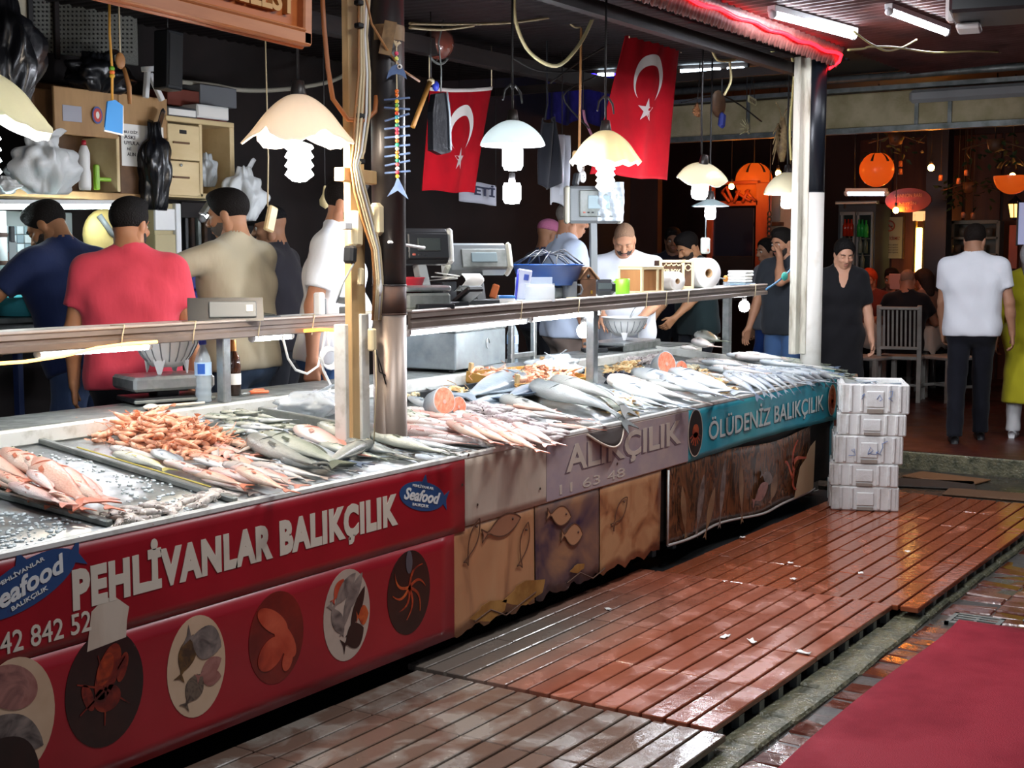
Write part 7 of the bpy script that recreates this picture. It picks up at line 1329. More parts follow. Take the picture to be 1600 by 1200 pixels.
t = thing('garlic_charm', 'small garlic charm hanging before the white polo man', 'ornament', onY(508, 312, 4.9)); lt(t, 'bulb_shape', [(0, -.05), (.03, -.03), (.032, 0), (.015, .03), (.008, .07), (0, .08)], mat('garlic', 'c9b98a', .6), 12); tb(t, 'string', [(0, 0, .07), (0, 0, 2.98-t.location.z)], .003, M_CORD)
# fish mobile on the dark pillar
mx, my = 4.222, 3.315
t = thing('fish_mobile', 'blue wooden fish bone mobile with coloured beads on the dark pillar', 'mobile', (mx, my, 2.25)); M_MOB = mat('mobile_blue', '5a6f94', .5, col2='4a5e84', scale=20); zo = lambda py: onY(609, py, my).z-2.25
Mm = frame((0, 0, 0), (math.sin(YAW), -math.cos(YAW), 0), (0, 0, 1))
def mob(name, c, d, m, r=0.0): b = MB(); b.box((0, 0, 0), d, 0, Matrix.Rotation(r, 4, 'Z'), .002); o = b.obj(name, m, t); o.data.transform(Mm @ Matrix.Translation(c)); return o
kk = (zo(100)-zo(200))/100
hd = [(-16, 14), (-13, 2), (-7, -6), (0, -9), (8, -5), (13, 2), (16, 14), (8, 8), (0, 6), (-8, 8)]
b = MB(); b.prism([(x*kk, -y*kk) for x, y in hd][::-1], 0, .012, Mm @ Matrix.Translation((0, zo(108), 0))); b.obj('fish_head', M_MOB, t)
b = MB(); b.lathe([(0, 0), (4*kk, 0), (4*kk, .004), (0, .004)], 14, Mm @ Matrix.Translation((5*kk, zo(103), .012))); b.lathe([(0, 0), (2*kk, 0), (2*kk, .003), (0, .003)], 12, Mm @ Matrix.Translation((5*kk, zo(103), .016)), 1); b.obj('fish_eye', [M_PAPER, M_BLACK], t)
for i, py in enumerate((153, 168, 182, 198, 212, 227, 241, 254, 268)): mob('fish_bone', (0, zo(py), .006), (42*kk, 3.2*kk, .008), M_MOB, (.09, -.06, .28, .12, .1, .09, .14, .2, .08)[i])
b = MB(); b.prism([(0, 18*kk), (-5*kk, 4*kk), (-17*kk, -14*kk), (0, -4*kk), (17*kk, -18*kk), (7*kk, 4*kk)][::-1], 0, .012, Mm @ Matrix.Translation((0, zo(293), 0))); b.obj('fish_tail', M_MOB, t)
BC = ['d84a6a', 'd8d86a', 'd86a20', 'd86a20', 'd8b83a', '6aa84a', 'd8b83a', 'c84a2a', '3a8a9a', 'd8c03a', '3a8a6a', 'd8506a', 'c83a4a', 'd8d8c0', 'd8703a', '3aa87a', 'd8c0a0', 'd86a2a', 'd8b83a', '2a8a6a', 'c84a4a', 'd8d8c8', 'd83a4a', 'd8b82a']
for i, py in enumerate([82, 90, 141, 147]+[157+i*6.2 for i in range(20)]): b = MB(); b.ball(Mm @ Vector((0, zo(py), .010)), .0085, 0, 8, 6); b.obj('bead', mat('bead_'+BC[i], BC[i], .3), t)
tb(t, 'string', [Mm @ Vector((0, zo(py), .006)) for py in (62, 100, 140, 200, 285)], .003, M_CORDW); tb(t, 'knot', [Mm @ Vector((-.01, zo(62), .01)), Mm @ Vector((.0, zo(70), .012)), Mm @ Vector((.014, zo(64), .01))], .006, M_CORDW)
tape = MB(); tape.lathe([(.070, 0), (.0705, .03), (.071, .05), (.0695, .06)], 28, Matrix.Translation((4.27-mx, 3.40-my, zo(58))), 0, None, True, math.pi*.95, math.pi*1.65); tape.obj('tape_band', mat('tape_tan', '8a6d48', .5, col2='6d5436', scale=20), t); bx(t, 'tape_end', Mm @ Vector((-.033, zo(58), .015)), (.05, .006, .13), mat('tape_tan', '', .5), 0, .2, YAW-math.pi/2, .002)
# cables, sockets and cross piece on the pale batten
t = thing('socket_bundle', 'cluster of yellowed sockets and cables tied to the pale batten', 'socket cluster', (4.12, 3.43, 1.75)); zy = lambda py: onY(590, py, 3.4).z-1.75; M_YEL = mat('plastic_yellowed', 'd9c8a0', .45); xx = lambda px: onY(px, 300, 3.42).x-4.12
bx(t, 'cross_piece', (xx(565), .0, zy(277)), (xx(598)-xx(535), .05, .052), M_TIMB, 0, .03, 0, .003); bx(t, 'socket_box', (xx(583), -.03, zy(343)), (.065, .05, .13), M_YEL, 0, 0, 0, .015); bx(t, 'plug_block', (xx(558), 0, zy(358)), (.05, .05, .14), M_YEL, 0, .05, 0, .01); bx(t, 'plug', (xx(546), -.01, zy(398)), (.04, .05, .07), M_PLD, 0, .1, 0, .01); bx(t, 'plug', (xx(540), -.01, zy(354)), (.05, .03, .03), M_PLW); bx(t, 'inline_switch', (xx(556), -.03, zy(432)), (.026, .02, .07), M_YEL, 0, .1, 0, .006); bx(t, 'inline_switch', (xx(573), -.03, zy(530)), (.03, .03, .09), M_YEL, 0, 0, 0, .006); b = MB(); b.ball((xx(581), -.04, zy(449)), (.016, .016, .035)); b.obj('cord_toggle', M_PLW, t)
cab = lambda pts, r, m, dy=-.03: tb(t, 'cable', [(xx(px), dy+.006*math.sin(i*2), zy(py)) for i, (px, py) in enumerate(pts)], r, m, 6)
for k in range(6): cab([(556+k*3, -10), (557+k*2, 60), (553+k*3, 120), (548+k*4, 180), (546+k*3, 240), (540+k*2, 262), (545+k*3, 300), (560+k*3, 345), (572+k*2, 390), (575+k*2, 440), (574+k*2, 500)], .0055, (M_CORDB, M_CORDW, M_CORDW, M_CORDB, M_PLW, M_CORDW)[k], -.035-.004*(k % 3))
cab([(500, -10), (505, 60), (507, 120), (515, 165), (540, 192), (565, 192), (580, 175), (585, 150)], .010, mat('cord_copper', '9a5c30', .5)); cab([(548, 0), (560, 45), (580, 80), (605, 108), (634, 120)], .005, M_CORDB, -.09); cab([(585, 378), (610, 382), (640, 387)], .006, M_PLW, -.08); cab([(578, 400), (581, 440)], .004, M_CORDB); cab([(545, 412), (530, 440), (516, 470)], .004, M_PLG)
for py in (12, 47, 185, 255): bx(t, 'tape_wrap', (xx(556), -.035, zy(py)), (.03, .03, .02), M_BLACK)
for k, pts in enumerate(([(572, 545), (578, 580), (590, 590), (600, 600), (598, 625), (590, 605)], [(570, 545), (573, 600), (565, 690)], [(570, 545), (580, 570), (585, 600)])): cab(pts, .0028, M_CORD if k != 1 else M_CORDW, -.055)
# white extension lead looped under the near shelf
t = thing('white_cable', 'white cable hanging in loops under the near shelf before the polo shirt', 'cable', onY(480, 560, 4.05)); o_ = t.location; P_ = lambda px, py, y=4.05: onY(px, py, y)-o_
tb(t, 'loop', [P_(441, 524), (P_(450, 560)), P_(462, 578), P_(480, 584), P_(497, 572), P_(504, 545), P_(508, 518)], .006, M_PLW); tb(t, 'lead', [P_(512, 518), P_(514, 545), P_(508, 552), P_(503, 560), P_(505, 578), P_(516, 600), P_(514, 622), P_(500, 637)], .006, M_PLW)
for k in range(5): tb(t, 'coil', [P_(513+13*math.cos(a)+k, 557+15*math.sin(a)+k*1.3, 4.05-.004*k) for a in [i*.52 for i in range(13)]], .0045, M_PLW)
t = thing('led_rope', 'warm glowing rope light sagging from the near shelf to the frame edge', 'rope light', onY(150, 545, 4.1)); o_ = t.location; tb(t, 'rope', [onY(px, py, 4.1)-o_ for px, py in ((-30, 570), (40, 565), (100, 556), (150, 544), (200, 537), (245, 534))], .007, emis('rope_warm', 'ffc270', 2.2))
t = thing('led_rope', 'short amber rope light stub under the near shelf end', 'rope light', onY(505, 515, 4.12)); o_ = t.location; tb(t, 'rope', [onY(px, py, 4.12)-o_ for px, py in ((476, 517), (500, 515), (530, 516), (548, 512))], .008, emis('rope_warm2', 'ff9a30', 4))
# string ties on the shelves
def tie(t, M, s): b = MB(); b.tube([M @ Vector((s, .05, .012)), M @ Vector((s+.005, -.026, .016)), M @ Vector((s-.01, -.028, -.03)), M @ Vector((s-.015, -.026, -.075))], .003, 5); b.obj('string_tie', M_CORDW, t)
for px in (186, 298, 400, 484): tie(sh1, S1M, onY(px, 510, 4.17).x-1.6)
for px in (808, 898, 1005, 1035, 1070, 1175): tie(sh2, S2M, (s2(px, 0)-S2A).length)
# loose cables hanging through the stall roof
def cables(label, runs, Y, m, r, name='cable'):
    t = thing(name, label, 'cable', onY(*runs[0][0], Y)); o_ = t.location
    for k, pts in enumerate(runs):
        Q = [onY(px, py, Y)-o_ for px, py in pts]; S = []
        for i in range(len(Q)-1):
            p0, p1, p2, p3 = Q[max(i-1, 0)], Q[i], Q[i+1], Q[min(i+2, len(Q)-1)]
            for j in range(5): u = j/5; S.append(.5*((2*p1)+(p2-p0)*u+(2*p0-5*p1+4*p2-p3)*u*u+(3*p1-p0-3*p2+p3)*u**3))
        S.append(Q[-1]); tb(t, 'cable_run', S, r, m)
cables('cream cable sagging in a big loop left of the large flag', [[(803, -10), (806, 35), (828, 82), (870, 103), (905, 70), (928, 25)]], 4.0, mat('cable_cream', 'c9bd8c', .5), .011)
cables('bundle of dusty cables looping above the gold rimmed lamp', [[(880, 0), (890, 35), (905, 42), (920, 30), (925, 15)], [(895, -5), (915, 8), (940, 12)], [(965, 0), (972, 35), (980, 70), (978, 88)], [(640, 37), (720, 38), (800, 35), (870, 26), (930, 20)], [(640, 43), (690, 46), (740, 40)]], 4.2, mat('cable_dust', '8a7a5a', .6), .008)
cables('tangle of thin dark cables across the stall roof', [[(800, 90), (840, 110), (900, 112), (950, 100)], [(860, 130), (900, 100), (950, 70)], [(920, 200), (880, 150), (930, 120)], [(1070, 50), (1085, 75), (1098, 80), (1105, 55)], [(1065, 160), (1130, 150), (1190, 190)]], 4.4, M_CORD, .006)
cables('yellow cables hanging down beside the white post to the cream bell lamp', [[(1205, 80), (1232, 80), (1240, 110), (1238, 150), (1234, 200), (1236, 250)], [(1258, 50), (1268, 100), (1250, 122), (1240, 118), (1242, 90)], [(1225, 75), (1245, 95), (1250, 130), (1238, 160)]], 3.55, mat('cable_yellow', 'c9bd7a', .5), .008)
cables('white cable loops near the eave beside the large flag', [[(1108, 60), (1115, 85), (1125, 95), (1150, 92), (1152, 72)], [(1112, 70), (1120, 92), (1145, 93)], [(1140, 95), (1142, 125), (1132, 148)]], 3.7, mat('cable_cream', '', .5), .008)
cables('yellow cable drooping between the two aisle tube lights', [[(1335, 50), (1360, 68), (1385, 79), (1410, 74), (1432, 62)], [(1325, 78), (1350, 76), (1360, 73), (1400, 74), (1460, 82), (1530, 80), (1610, 84)]], 2.45, mat('cable_yellow', '', .5), .006)
cables('string with blue and yellow rags tied from the shelf end to the white post', [[(1197, 452), (1215, 440), (1232, 425), (1246, 405), (1252, 390)], [(1252, 400), (1262, 415), (1266, 420)]], 3.5, mat('rag_blue', '3a6a8a', .6), .007, 'string')
t = thing('rag_knots', 'green and yellow rag knots on the string by the white post', 'rag', onY(1240, 392, 3.48)); o_ = t.location
for px, py, c, s in ((1240, 380, 'd8b82a', .026), (1238, 394, 'c9c9b0', .02), (1246, 398, 'd8b82a', .018), (1226, 432, '2a8a7a', .03), (1264, 420, 'd0d0c4', .022), (1274, 423, 'd0d0c4', .018)): b = MB(); b.ball(onY(px, py, 3.48)-o_, (s*1.2, s*.7, s), 0, 10, 7); b.obj('knot', mat('rag_'+c, c, .7), t)
cables('pale sagging conduit along the back wall above the drawer unit', [[(280, 128), (330, 133), (380, 141), (450, 139), (520, 126), (556, 104)]], 6.4, mat('conduit_pale', 'a9a596', .6), .016, 'conduit')
# dried hangings over the far stall
t = thing('dried_crab', 'dried spiny lobster shell hanging beside the white post', 'ornament', onY(1222, 215, 3.75)); o_ = t.location; M_DRY = mat('dried_shell', '8a744c', .6, col2='5a4428', scale=20, bump=.4)
b = MB(); b.tube([(0, 0, .14), (0, 0, .08), (-.01, 0, 0), (0, 0, -.08), (.01, 0, -.17)], [.02, .03, .045, .04, .015], 10); b.obj('carapace', M_DRY, t)
for k in range(8): sg = -1 if k % 2 else 1; z = .06-.03*(k//2); tb(t, 'leg', [(sg*.03, 0, z), (sg*.1, -.01, z+.03), (sg*.17, 0, z-.03-.02*k)], [.008, .007, .003], M_DRY)
for sg in (-1, 1): tb(t, 'antenna', [(sg*.01, 0, .12), (sg*.06, 0, .2), (sg*.14, 0, .24)], .004, M_DRY)
t = thing('dried_flower', 'brown dried flower head hanging by the large flag', 'ornament', onY(1089, 172, 4.2)); b = MB()
for k in range(14): a = k*.45; b.tube([(0, 0, 0), (.05*math.cos(a), .01*math.sin(k), .05*math.sin(a))], [.02, .006], 5)
b.obj('petals', mat('dried_brown', '7a4a24', .7), t); tb(t, 'stem', [(0, 0, .03), (.03, 0, .2), (.05, 0, .5)], .004, M_CORD)
t = thing('wood_plaque', 'tiny pale wooden plaque hanging above the ruffled lamp', 'plaque', onY(1175, 157, 4.2)); bx(t, 'board', (0, 0, 0), (.15, .012, .05), mat('plaque', 'b8ae84', .6), 0, .12, 0, .004); tb(t, 'string', [(-.05, 0, .02), (0, 0, .2), (.05, 0, .02)], .003, M_CORD)
for i in range(4): bx(t, 'carved_mark', (-.05+.03*i, -.008, -.004*i), (.012, .003, .025), M_BROWN)
t = thing('blue_pouch', 'small dark blue pouch hanging above the tilted lamp', 'pouch', onY(1128, 188, 4.2)); bx(t, 'pouch', (0, 0, 0), (.07, .04, .11), mat('pouch_blue', '23307a', .5), 0, .2, 0, .015); tb(t, 'cord', [(0, 0, .05), (-.01, 0, 2.98-t.location.z)], .004, M_CORD); b = MB(); b.ball((0, .03, .12), (.1, .04, .1)); b.obj('dark_bundle', M_BROWN, t)
t = thing('dried_branch', 'pale dried branch spray hanging right of the tilted lamp', 'branch', onY(1166, 205, 4.2)); tb(t, 'cord', [(0, 0, 0), (0, 0, 2.98-t.location.z)], .003, M_CORD)
for k in range(9): a = -.3+k*.45; tb(t, 'twig', [(0, 0, 0), (.05*math.cos(a), 0, .05*math.sin(a)), (.11*math.cos(a+.2), .01, .10*math.sin(a+.2))], [.008, .006, .002], mat('twig', '9a8f6a', .7))
# blue lit cloth and far white led strip
t = thing('led_strip', 'white led strip glowing under the far fascia beam', 'light', onX(1050, 108, 9.0)); o_ = t.location
for px0, px1 in ((935, 958), (1064, 1125), (1137, 1162)):
    a_, b_ = onX(px0, 117-(px0-935)*.045, 9.0)-o_, onX(px1, 117-(px1-935)*.045, 9.0)-o_; b = MB(); b.beam(a_, b_, .022, .022); b.obj('led_segment', emis('led_cool', 'dff2ff', 14), t)
b = MB(); b.beam(onX(930, 111, 9.03)-o_, onX(1170, 101, 9.03)-o_, .03, .04); b.obj('led_rail', M_DARK, t)
M_BCL = cloth('2a2470', '1a1650'); t = thing('blue_valance', 'dark blue cloth valance hanging behind the lamps', 'cloth', onX(890, 150, 11.0)); a_, b_ = onX(800, 120, 11.0)-t.location, onX(965, 120, 11.0)-t.location
b = MB(); b.sheet(lambda u, v: a_.lerp(b_, u)+Vector((.03*math.sin(u*40), 0, -.42*v+.03*math.sin(u*21)*v)), 60, 6, .006); b.obj('cloth', M_BCL, t)
bl = emis('led_blue', '3a2aff', 6); b = MB(); b.tube([a_+Vector((-.05, 0, .02)), b_+Vector((-.05, 0, .02))], .012, 6); b.obj('blue_led', bl, t)
# ================================================================ RESTAURANT BEYOND THE PASSAGE
M_RWALL = mat('rest_wall', '3a1a10', .6, col2='27110b', scale=3, stretch=(1, 1, .3))
b = MB(); b.box((17.1, 2.5, 1.7), (.1, 14, 3.4)); struct('wall_far', b, M_RWALL)
b = MB(); b.box((15, 9.2, 1.7), (9.6, .1, 3.4)); struct('wall_right', b, M_RWALL)
b = MB(); b.box((12.9, 7.9, 1.7), (.1, 2.6, 3.4)); struct('wall_partition', b, M_RWALL)
b = MB(); b.box((11.4, 6.9, 1.6), (2.6, .1, 3.4)); struct('wall_side', b, M_WALL)
b = MB(); b.box((15.3, -3.6, 1.7), (10, .1, 3.4)); struct('wall_near', b, M_RWALL)
for i in range(18):
    y = -2.0+i*.45; b = MB(); b.box((17.04, y, 1.6), (.03, .42, 3.0), 0, None, .006); tag(b.obj('wall_board', mat('rest_board', '5e2c17', .55, col2='481e10', scale=5, stretch=(1, 2, .2)), None), kind='structure')
# orange framed door with lattice, left of the post
X_ = 13.4; wp = lambda px, py: onX(px, py, X_)
def xbx(t, name, px0, py0, px1, py1, X, d, m, bev=.004):
    a = onX((px0+px1)/2, py0, X); c = onX((px0+px1)/2, py1, X); l = onX(px0, (py0+py1)/2, X); r = onX(px1, (py0+py1)/2, X)
    b = MB(); b.box((0, 0, 0), (d, abs(l.y-r.y), a.z-c.z), 0, None, bev); o = b.obj(name, m, t); o.location = Vector((X+d/2, (l.y+r.y)/2, (a.z+c.z)/2))-(t.location if t is not None else Vector()); return o
M_ORW = mat('orange_wood', 'a84a1c', .5, col2='8a3a14', scale=5, stretch=(1, 1, .3))
dr = tag(empty('door_1', onX(1150, 480, 13.4)), kind='structure'); xbx(dr, 'door_glass', 1112, 325, 1176, 470, 13.42, .03, mat('door_dark', '1c2030', .1, spec=.8)); xbx(dr, 'frame_post', 1180, 285, 1200, 470, 13.38, .08, M_ORW); xbx(dr, 'frame_post', 1104, 285, 1112, 470, 13.38, .08, M_ORW); xbx(dr, 'frame_head', 1104, 314, 1184, 322, 13.38, .08, M_ORW); xbx(dr, 'frame_head', 1104, 283, 1184, 288, 13.38, .08, M_ORW); xbx(dr, 'lower_panel', 1112, 400, 1176, 470, 13.4, .03, M_DARK)
b = MB(); pz = lambda px, py: onX(px, py, 13.36)-dr.location
for q in ([(1128, 300), (1135, 292), (1144, 314)], [(1147, 316), (1155, 297), (1150, 300)], [(1150, 300), (1172, 314)], [(1160, 316), (1170, 296)], [(1165, 298), (1180, 314)], [(1128, 300), (1140, 316)]): b.tube([pz(*a) for a in q], .018, 6)
b.obj('lattice', M_ORW, dr)
bw = tag(empty('window_1', onX(1225, 400, 13.8)), kind='structure'); xbx(bw, 'pale_wall', 1200, 300, 1246, 470, 13.85, .04, mat('pale_tile', 'bfb49c', .6, col2='aca084', scale=3)); xbx(bw, 'pane', 1204, 306, 1218, 346, 13.82, .03, mat('pane_blue', '7d929a', .2)); xbx(bw, 'sill', 1203, 347, 1221, 353, 13.78, .08, M_BROWN)
t = thing('hanging_chain', 'dark chain hanging beside the orange door frame', 'chain', onX(1202, 350, 13.3)); tb(t, 'hook_wire', [(0, 0, .13), (0, 0, 3.31-t.location.z)], .005, M_PLD)
for k in range(10): b = MB(); b.tube([(.0, .02*math.cos(a), .1-.05*k+.032*math.sin(a)) for a in [i*.7 for i in range(10)]], .008, 5); b.obj('chain_link', M_PLD, t)
# drinks fridge, poster, glowing column, pillar, cabinet
X_ = 16.32
t = thing('drinks_fridge', 'tall double glass door drinks fridge behind the woman in black', 'fridge', onX(1337, 470, X_)); xbx(t, 'carcass', 1308, 318, 1366, 520, X_+.1, .6, mat('fridge_grey', '5a6468', .4)); xbx(t, 'top_sign', 1305, 314, 1370, 319, X_-.02, .1, mat('fridge_white', 'a9b3b0', .4))
for a0, a1 in ((1312, 1334), (1337, 1362)):
    d = xbx(t, 'glass_door', a0+2, 336, a1-2, 470, X_+.06, .03, mat('fridge_glass', '2c3a38', .12, spec=.8))
    for nm, x0, y0, x1, y1 in (('door_frame', a0, 331, a0+3, 480), ('door_frame', a1-3, 331, a1, 480), ('door_frame', a0, 331, a1, 336)): xbx(t, nm, x0, y0, x1, y1, X_+.03, .05, mat('fridge_white', '', .4))
    for y in (372, 398, 424): xbx(t, 'rack', a0+3, y, a1-3, y+2, X_+.04, .02, M_STEELD)
for k, (px, py, c) in enumerate(((1320, 361, 'b8341c'), (1325, 361, 'b8341c'), (1330, 361, 'b8341c'), (1342, 362, '2aa84a'), (1347, 362, '2aa84a'), (1353, 363, '3ab84a'), (1320, 386, '5a4a3c'), (1327, 386, '6a6a5a'), (1344, 388, '7a8a7a'), (1352, 388, '5a6a5a'), (1322, 412, '8a8a80'), (1347, 413, '6a7a70'))):
    p = onX(px, py+8, X_-.02); b = MB(); b.lathe([(0, 0), (.028, 0), (.028, .13), (.012, .17), (.012, .21), (0, .21)], 10); o = b.obj('bottle', mat('drink_'+c, c, .2), None, p); tag(o, {'b8341c': 'red drink bottle on the top rack of the fridge', '2aa84a': 'green drink bottle on the top rack of the fridge', '3ab84a': 'brighter green drink bottle at the edge of the fridge rack'}.get(c, 'dim drink bottle low in the glass fridge'), 'bottle', 'drink bottles in the fridge')
fl = tube_light('cool tube light over the drinks fridge', onX(1322, 302, 14.2), onX(1386, 302, 14.2), .025, emis('tube_rest', 'dfe8ff', 14))
for f_ in (.2, .8): q_ = (onX(1386, 302, 14.2)-onX(1322, 302, 14.2))*f_; tb(fl, 'hanging_rod', [q_+Vector((0, 0, .03)), q_+Vector((0, 0, 3.31-fl.location.z))], .008, M_PLD)
t = thing('tube_light', 'thin dim tube above the fridge with hanging hooks', 'light', onX(1335, 317, 15.2)); xbx(t, 'tube', 1305, 315.5, 1370, 318.5, 15.2, .04, mat('tube_off', 'c9c6b4', .4)); xbx(t, 'bracket', 1318, 316, 1321, 326, 15.22, .02, M_PLD); tb(t, 'hanging_rod', [(0, 0, .02), (0, 0, 3.31-t.location.z)], .008, M_PLD)
t = thing('smoking_notice', 'pale no smoking notice with red circle on the restaurant wall', 'notice', onX(1390, 395, 16.97)); xbx(t, 'board', 1369, 339, 1410, 404, 16.97, .03, mat('notice_pale', '8d8678', .6)); xbx(t, 'board_rim', 1367, 337, 1369, 405, 16.96, .05, M_BROWN); xbx(t, 'board_rim', 1410, 337, 1412, 405, 16.96, .05, M_BROWN)
c_ = onX(1390, 353, 16.94)-t.location; ring = lambda r, w, m, nm: (lambda b: (b.tube([c_+Vector((0, r*math.cos(a), r*math.sin(a))) for a in [i*math.pi/12 for i in range(25)]], w, 6), b.obj(nm, m, t)))(MB()); ring(.062, .009, mat('no_red', '7a2018', .5), 'red_ring')
b = MB(); b.beam(c_+Vector((0, .042, .042)), c_+Vector((0, -.042, -.042)), .012, .012); b.obj('red_bar', mat('no_red', '', .5), t); b = MB(); b.beam(c_+Vector((.004, .04, -.004)), c_+Vector((.004, -.035, -.004)), .012, .012); b.obj('cigarette', M_BLACK, t)
LX = lambda px, py: frame(onX(px, py, 16.945)-t.location, (0, -1, 0), (0, 0, 1))
lettering('SİGARA İÇİLMEZ', mat('no_red', '', .5), LX(1373, 376), .27, .06, t, bold=.01, ext=.002)
for k in range(4): lettering('içilmesi yasaktır uyunuz', M_BLACK, LX(1374, 384+k*4), .24, .022, t, 'small_lettering', ext=.001)
lit = emis('column_glow', 'ffd070', 13)
t = thing('glow_column', 'tall glowing yellow light column beside the dark pillar', 'light', onX(1437, 430, 16.6)); xbx(t, 'light_panel', 1431, 356, 1438, 432, 16.6, .06, lit); xbx(t, 'side_strip', 1427, 334, 1430, 436, 16.58, .08, mat('column_gold', '8a6a20', .4)); xbx(t, 'side_strip', 1441, 334, 1446, 436, 16.58, .08, mat('column_gold', '', .4)); xbx(t, 'cap', 1426, 330, 1447, 345, 16.58, .1, emis('column_cap', 'e0a870', 1.2))
b = MB(); p = onX(1464, 420, 15.6); b.box((p.x, p.y, 1.7), (.22, .24, 3.4)); struct('pillar_3', b, mat('pillar_navy', '14161f', .4))
t = thing('glass_cabinet', 'white glass cabinet with shelves behind the white shirted man', 'cabinet', onX(1520, 430, 16.2)); xbx(t, 'back', 1486, 348, 1558, 500, 16.4, .03, mat('cab_grey', '5f5c50', .5)); 
for x0, y0, x1, y1 in ((1484, 345, 1489, 506), (1554, 345, 1560, 506), (1484, 344, 1560, 350), (1484, 370, 1560, 374), (1484, 396, 1560, 400)): xbx(t, 'frame_bar', x0, y0, x1, y1, 16.2, .2, mat('cab_frame', '8f8a78', .5))
for k in range(6): p = onX(1495+k*10, 369 if k % 2 else 395, 16.2); b = MB(); b.lathe([(0, 0), (.04, 0), (.05, .09), (0, .1)], 12); tag(b.obj('jar', mat('jar_dim', '6a6458', .4), None, p), 'dim jar on a shelf of the white glass cabinet', 'jar', 'jars in the glass cabinet')
t = thing('oval_sign', 'dark red oval restaurant sign above the no smoking notice', 'sign', onX(1420, 313, 14.6)); b = MB(); b.prism(ell(.25, .13, 36), 0, .03, frame((0, 0, 0), (0, -1, 0), (0, 0, 1))); b.obj('board', mat('sign_red', '6a1c10', .5), t)
for txt, z, w_ in (('CANNON BARI', .03, .3), ('KEYFİN', -.05, .18), ('YERİ', -.1, .09)): lettering(txt, mat('sign_gold', 'a8744c', .5), frame((-.035, w_/2, z), (0, -1, 0), (0, 0, 1)), w_, .04, t, ext=.002)
t = thing('wall_lantern', 'lit brass wall lantern at the frame edge behind the white shirted man', 'lantern', onX(1586, 340, 14.8)); b = MB(); b.lathe([(.05, 0), (.075, .14), (.04, .17)], 6); b.obj('lantern_glass', emis('lantern_glow', 'ffc060', 3), t); b = MB(); b.lathe([(0, -.03), (.05, -.02), (.055, 0), (.04, .005)], 6); b.lathe([(.085, .14), (.08, .155), (.02, .21), (0, .24)], 6); b.obj('lantern_cap', M_PLD, t)
for k in range(6): a = k*math.pi/3; tb(t, 'glass_bar', [(.052*math.cos(a), .052*math.sin(a), 0), (.078*math.cos(a), .078*math.sin(a), .14)], .006, M_PLD, 5)
xbx(t, 'wall_post', 1576, 352, 1590, 420, 14.85, .08, M_ORW)
t = thing('wall_screen', 'pale lilac screen at the frame edge beyond the lantern', 'screen', onX(1597, 350, 14.4)); xbx(t, 'screen_panel', 1590, 316, 1640, 382, 14.4, .03, emis('screen_lilac', '9aa4c8', .5)); xbx(t, 'screen_rim', 1588, 314, 1591, 384, 14.39, .05, M_PLD)
# hanging plants and small jars
M_LEAF = mat('leaf_dark', '1f3018', .5, col2='2c4020', scale=8)
for lb, px, py, X, n, s in (('trailing dark green plant hanging above the glass cabinet', 1515, 300, 14.6, 60, .3), ('dark trailing leaves under the fascia beam beside the half bowl lamp', 1555, 235, 13.0, 50, .3), ('dim hanging foliage above the orange globe lamp', 1400, 225, 13.4, 36, .28)):
    t = thing('hanging_plant', lb, 'plant', onX(px, py, X)); b = MB()
    for k in range(n):
        c = Vector((rng.uniform(-.1, .1), rng.uniform(-s, s), rng.uniform(-.16, .14))); M = Matrix.Translation(c) @ Euler((rng.uniform(-1, 1), rng.uniform(-1, 1), rng.uniform(0, 6.28))).to_matrix().to_4x4()
        b.add([(0, 0, 0), (.02, .03, .004), (0, .085, 0), (-.02, .03, .004)], [(0, 1, 2, 3), (3, 2, 1, 0)], 0, False, M)
    tag(b.obj('leaves', M_LEAF, t), kind='stuff'); tb(t, 'stem', [(0, -s, 0), (0, 0, .1), (0, s, .02)], .008, M_BROWN); tb(t, 'hanger', [(0, 0, .08), (0, 0, 3.31-t.location.z)], .006, M_CORD)
    pt = MB(); pt.lathe([(0, -.02), (.06, 0), (.08, .1), (.07, .1), (0, .02)], 14); pt.obj('pot', M_BROWN, t)
for k, (px, py) in enumerate(((1407, 256), (1407, 268), (1470, 278), (1498, 283), (1510, 270), (1505, 336), (1520, 337))):
    p = onX(px, py, 13.9); t = thing('hanging_jar', 'tiny glass jar hanging from the restaurant ceiling', 'jar', p, 0, 'tiny hanging jars'); lt(t, 'jar_glass', [(0, -.03), (.022, -.03), (.022, .02), (.015, .03), (0, .03)], mat('jar_amber', 'a86a4a', .2), 10); tb(t, 'string', [(0, 0, .03), (0, 0, 3.31-p.z)], .003, M_CORD)
t = thing('air_unit', 'white air conditioner box on the aisle roof at the top corner', 'air conditioner', onZ(1570, 15, 2.85)); bx(t, 'casing', (0, .0, .06), (.5, .5, .2), M_PLD, 0, 0, .2, .015); bx(t, 'end_panel', (-.02, .26, .06), (.1, .05, .2), M_PLW, 0, 0, .2, .015); bx(t, 'flap', (.1, .2, -.06), (.2, .12, .03), M_PLW, 0, 0, .2, .01)
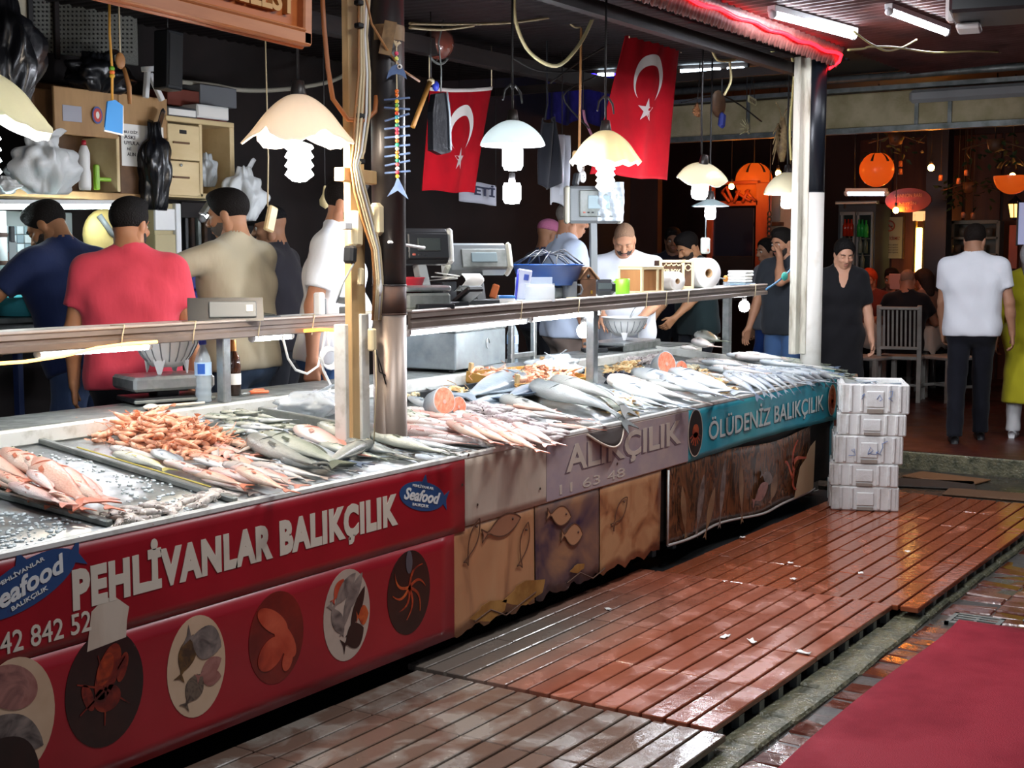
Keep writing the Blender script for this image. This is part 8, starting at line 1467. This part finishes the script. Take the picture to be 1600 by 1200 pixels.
# tables and chairs
M_CHW = mat('chair_white', 'b9b6ae', .5, col2='a29e94', scale=6)
def chair(label, p, rz, m=M_CHW, group=None):
    t = thing('dining_chair', label, 'chair', p, rz, group)
    for x in (-.2, .2): bx(t, 'leg', (x, .2, .22), (.045, .045, .44), m); b = MB(); b.beam((x, -.2, 0), (x, -.21, .46), .045, .045, 0, .004); b.beam((x, -.21, .44), (x, -.29, 1.0), .045, .04, 0, .004); b.obj('leg', m, t)
    bx(t, 'seat', (0, 0, .455), (.45, .44, .035), m, 0, 0, 0, .008); b = MB(); b.beam((-.2, -.285, .97), (.2, -.285, .97), .07, .03, 0, .004); b.obj('top_rail', m, t); b = MB(); b.beam((-.2, -.228, .56), (.2, -.228, .56), .045, .03, 0, .004); b.obj('lower_rail', m, t)
    for k in range(8): x = -.15+k*.043; b = MB(); b.beam((x, -.23, .57), (x, -.283, .95), .02, .014, 0, .002); b.obj('back_slat', m, t)
    for x in (-.2, .2): bx(t, 'side_stretcher', (x, 0, .16), (.025, .38, .03), m)
    bx(t, 'cross_stretcher', (0, 0, .16), (.38, .025, .03), m); return t
def table(label, p, w, d, cl=True, rz=0):
    t = thing('dining_table', label, 'table', p, rz); bx(t, 'tabletop', (0, 0, .735), (w, d, .03), M_CHW)
    for x in (-w/2+.06, w/2-.06):
        for y in (-d/2+.06, d/2-.06): bx(t, 'leg', (x, y, .36), (.06, .06, .72), M_CHW)
    if cl:
        b = MB()
        def f(u, v):
            x, y = (u-.5)*(w+.5), (v-.5)*(d+.5); ex = max(0, abs(x)-w/2); ey = max(0, abs(y)-d/2); z = .757-(ex+ey)*.95-.02*math.sin(x*17+y*13)*(1 if ex+ey > 0 else 0); return (math.copysign(min(abs(x), w/2+.03+ex*.15), x), math.copysign(min(abs(y), d/2+.03+ey*.15), y), z)
        b.sheet(f, 30, 30, .004); o = b.obj('tablecloth', cloth('b5b1a8'), None, p, rz); tag(o, 'white cloth draped over '+label, 'tablecloth')
    return t
p = onZ(1440, 612, RS); chair('white slatted chair nearest the passage with a blue cushion', (p.x-.2, p.y+.25, RS), R(95)); t = thing('seat_cushion', 'dark blue cushion leaning on the nearest white chair', 'cushion', onX(1398, 545, p.x+.1)); b = MB(); b.ball((0, 0, .22), (.06, .2, .3), 0, 16, 12); b.obj('cushion', cloth('1f2a56'), t)
p2 = onX(1425, 462, 14.2); chair('white slatted chair behind the grey cropped diner', (13.9, p2.y, RS), R(-80)); p3 = onX(1330, 560, 13.4); chair('white chair half hidden behind the woman in black', (13.6, p3.y-.1, RS), R(170)); p4 = onX(1478, 560, 14.0); chair('white chair leaning behind the white shirted man', (14.1, p4.y, RS), R(60))
p5 = onX(1410, 520, 14.6); table('restaurant table between the white chairs', (14.75, p5.y+.05, RS), 1.0, .9); p6 = onX(1470, 520, 16.0); table('farther restaurant table with the diners', (15.9, p6.y+.3, RS), 1.1, .9, True)
for k in range(4):
    p = Vector((14.5+.15*k, p5.y-.25+.17*k, RS+.765)); t = thing('drinking_glass', 'small glass standing on the nearer restaurant table', 'glass', p, 0, 'glasses on the restaurant table'); lt(t, 'tumbler', [(0, 0), (.028, 0), (.034, .1), (.031, .1), (.026, .008), (0, .008)], M_GLASSY, 16)
p = onX(1408, 440, 15.0); t = thing('menu_card', 'pale pink menu held up between the diners', 'menu', p); bx(t, 'card', (0, 0, 0), (.02, .26, .18), mat('menu_pink', 'c08a7c', .6), 0, -.3, 0, .003); bx(t, 'fold', (-.01, -.12, .02), (.02, .1, .18), mat('menu_pink', '', .6), 0, -.3, .4, .003)
t = thing('cardboard_box', 'brown cardboard box on the floor behind the far stall end', 'box', onX(1315, 590, 10.7)); bx(t, 'carton', (0, 0, .1), (.25, .3, .22), mat('cardboard', '6a4428', .7), 0, 0, .3); bx(t, 'flap', (0, -.12, .215), (.24, .1, .006), mat('cardboard', '', .7), .3, 0, .3)
for k, (px, py) in enumerate(((1133, 995), (1175, 1002), (1255, 1020), (1235, 880), (1160, 840), (1345, 896), (950, 952), (1418, 862), (1240, 905))):
    p = onZ(px, py, .004 if k < 9 else -.03); b = MB(); b.sheet(lambda u, v: ((u-.5)*(.06 if k < 3 else .03), (v-.5)*.025, .004+.004*math.sin(u*7+k)*math.cos(v*5)), 5, 4, .002); o = b.obj('litter_scrap', M_PAPER, None, p, k*.7); tag(o, 'small white scrap lying on the wet red deck', 'scrap', 'white scraps on the deck')
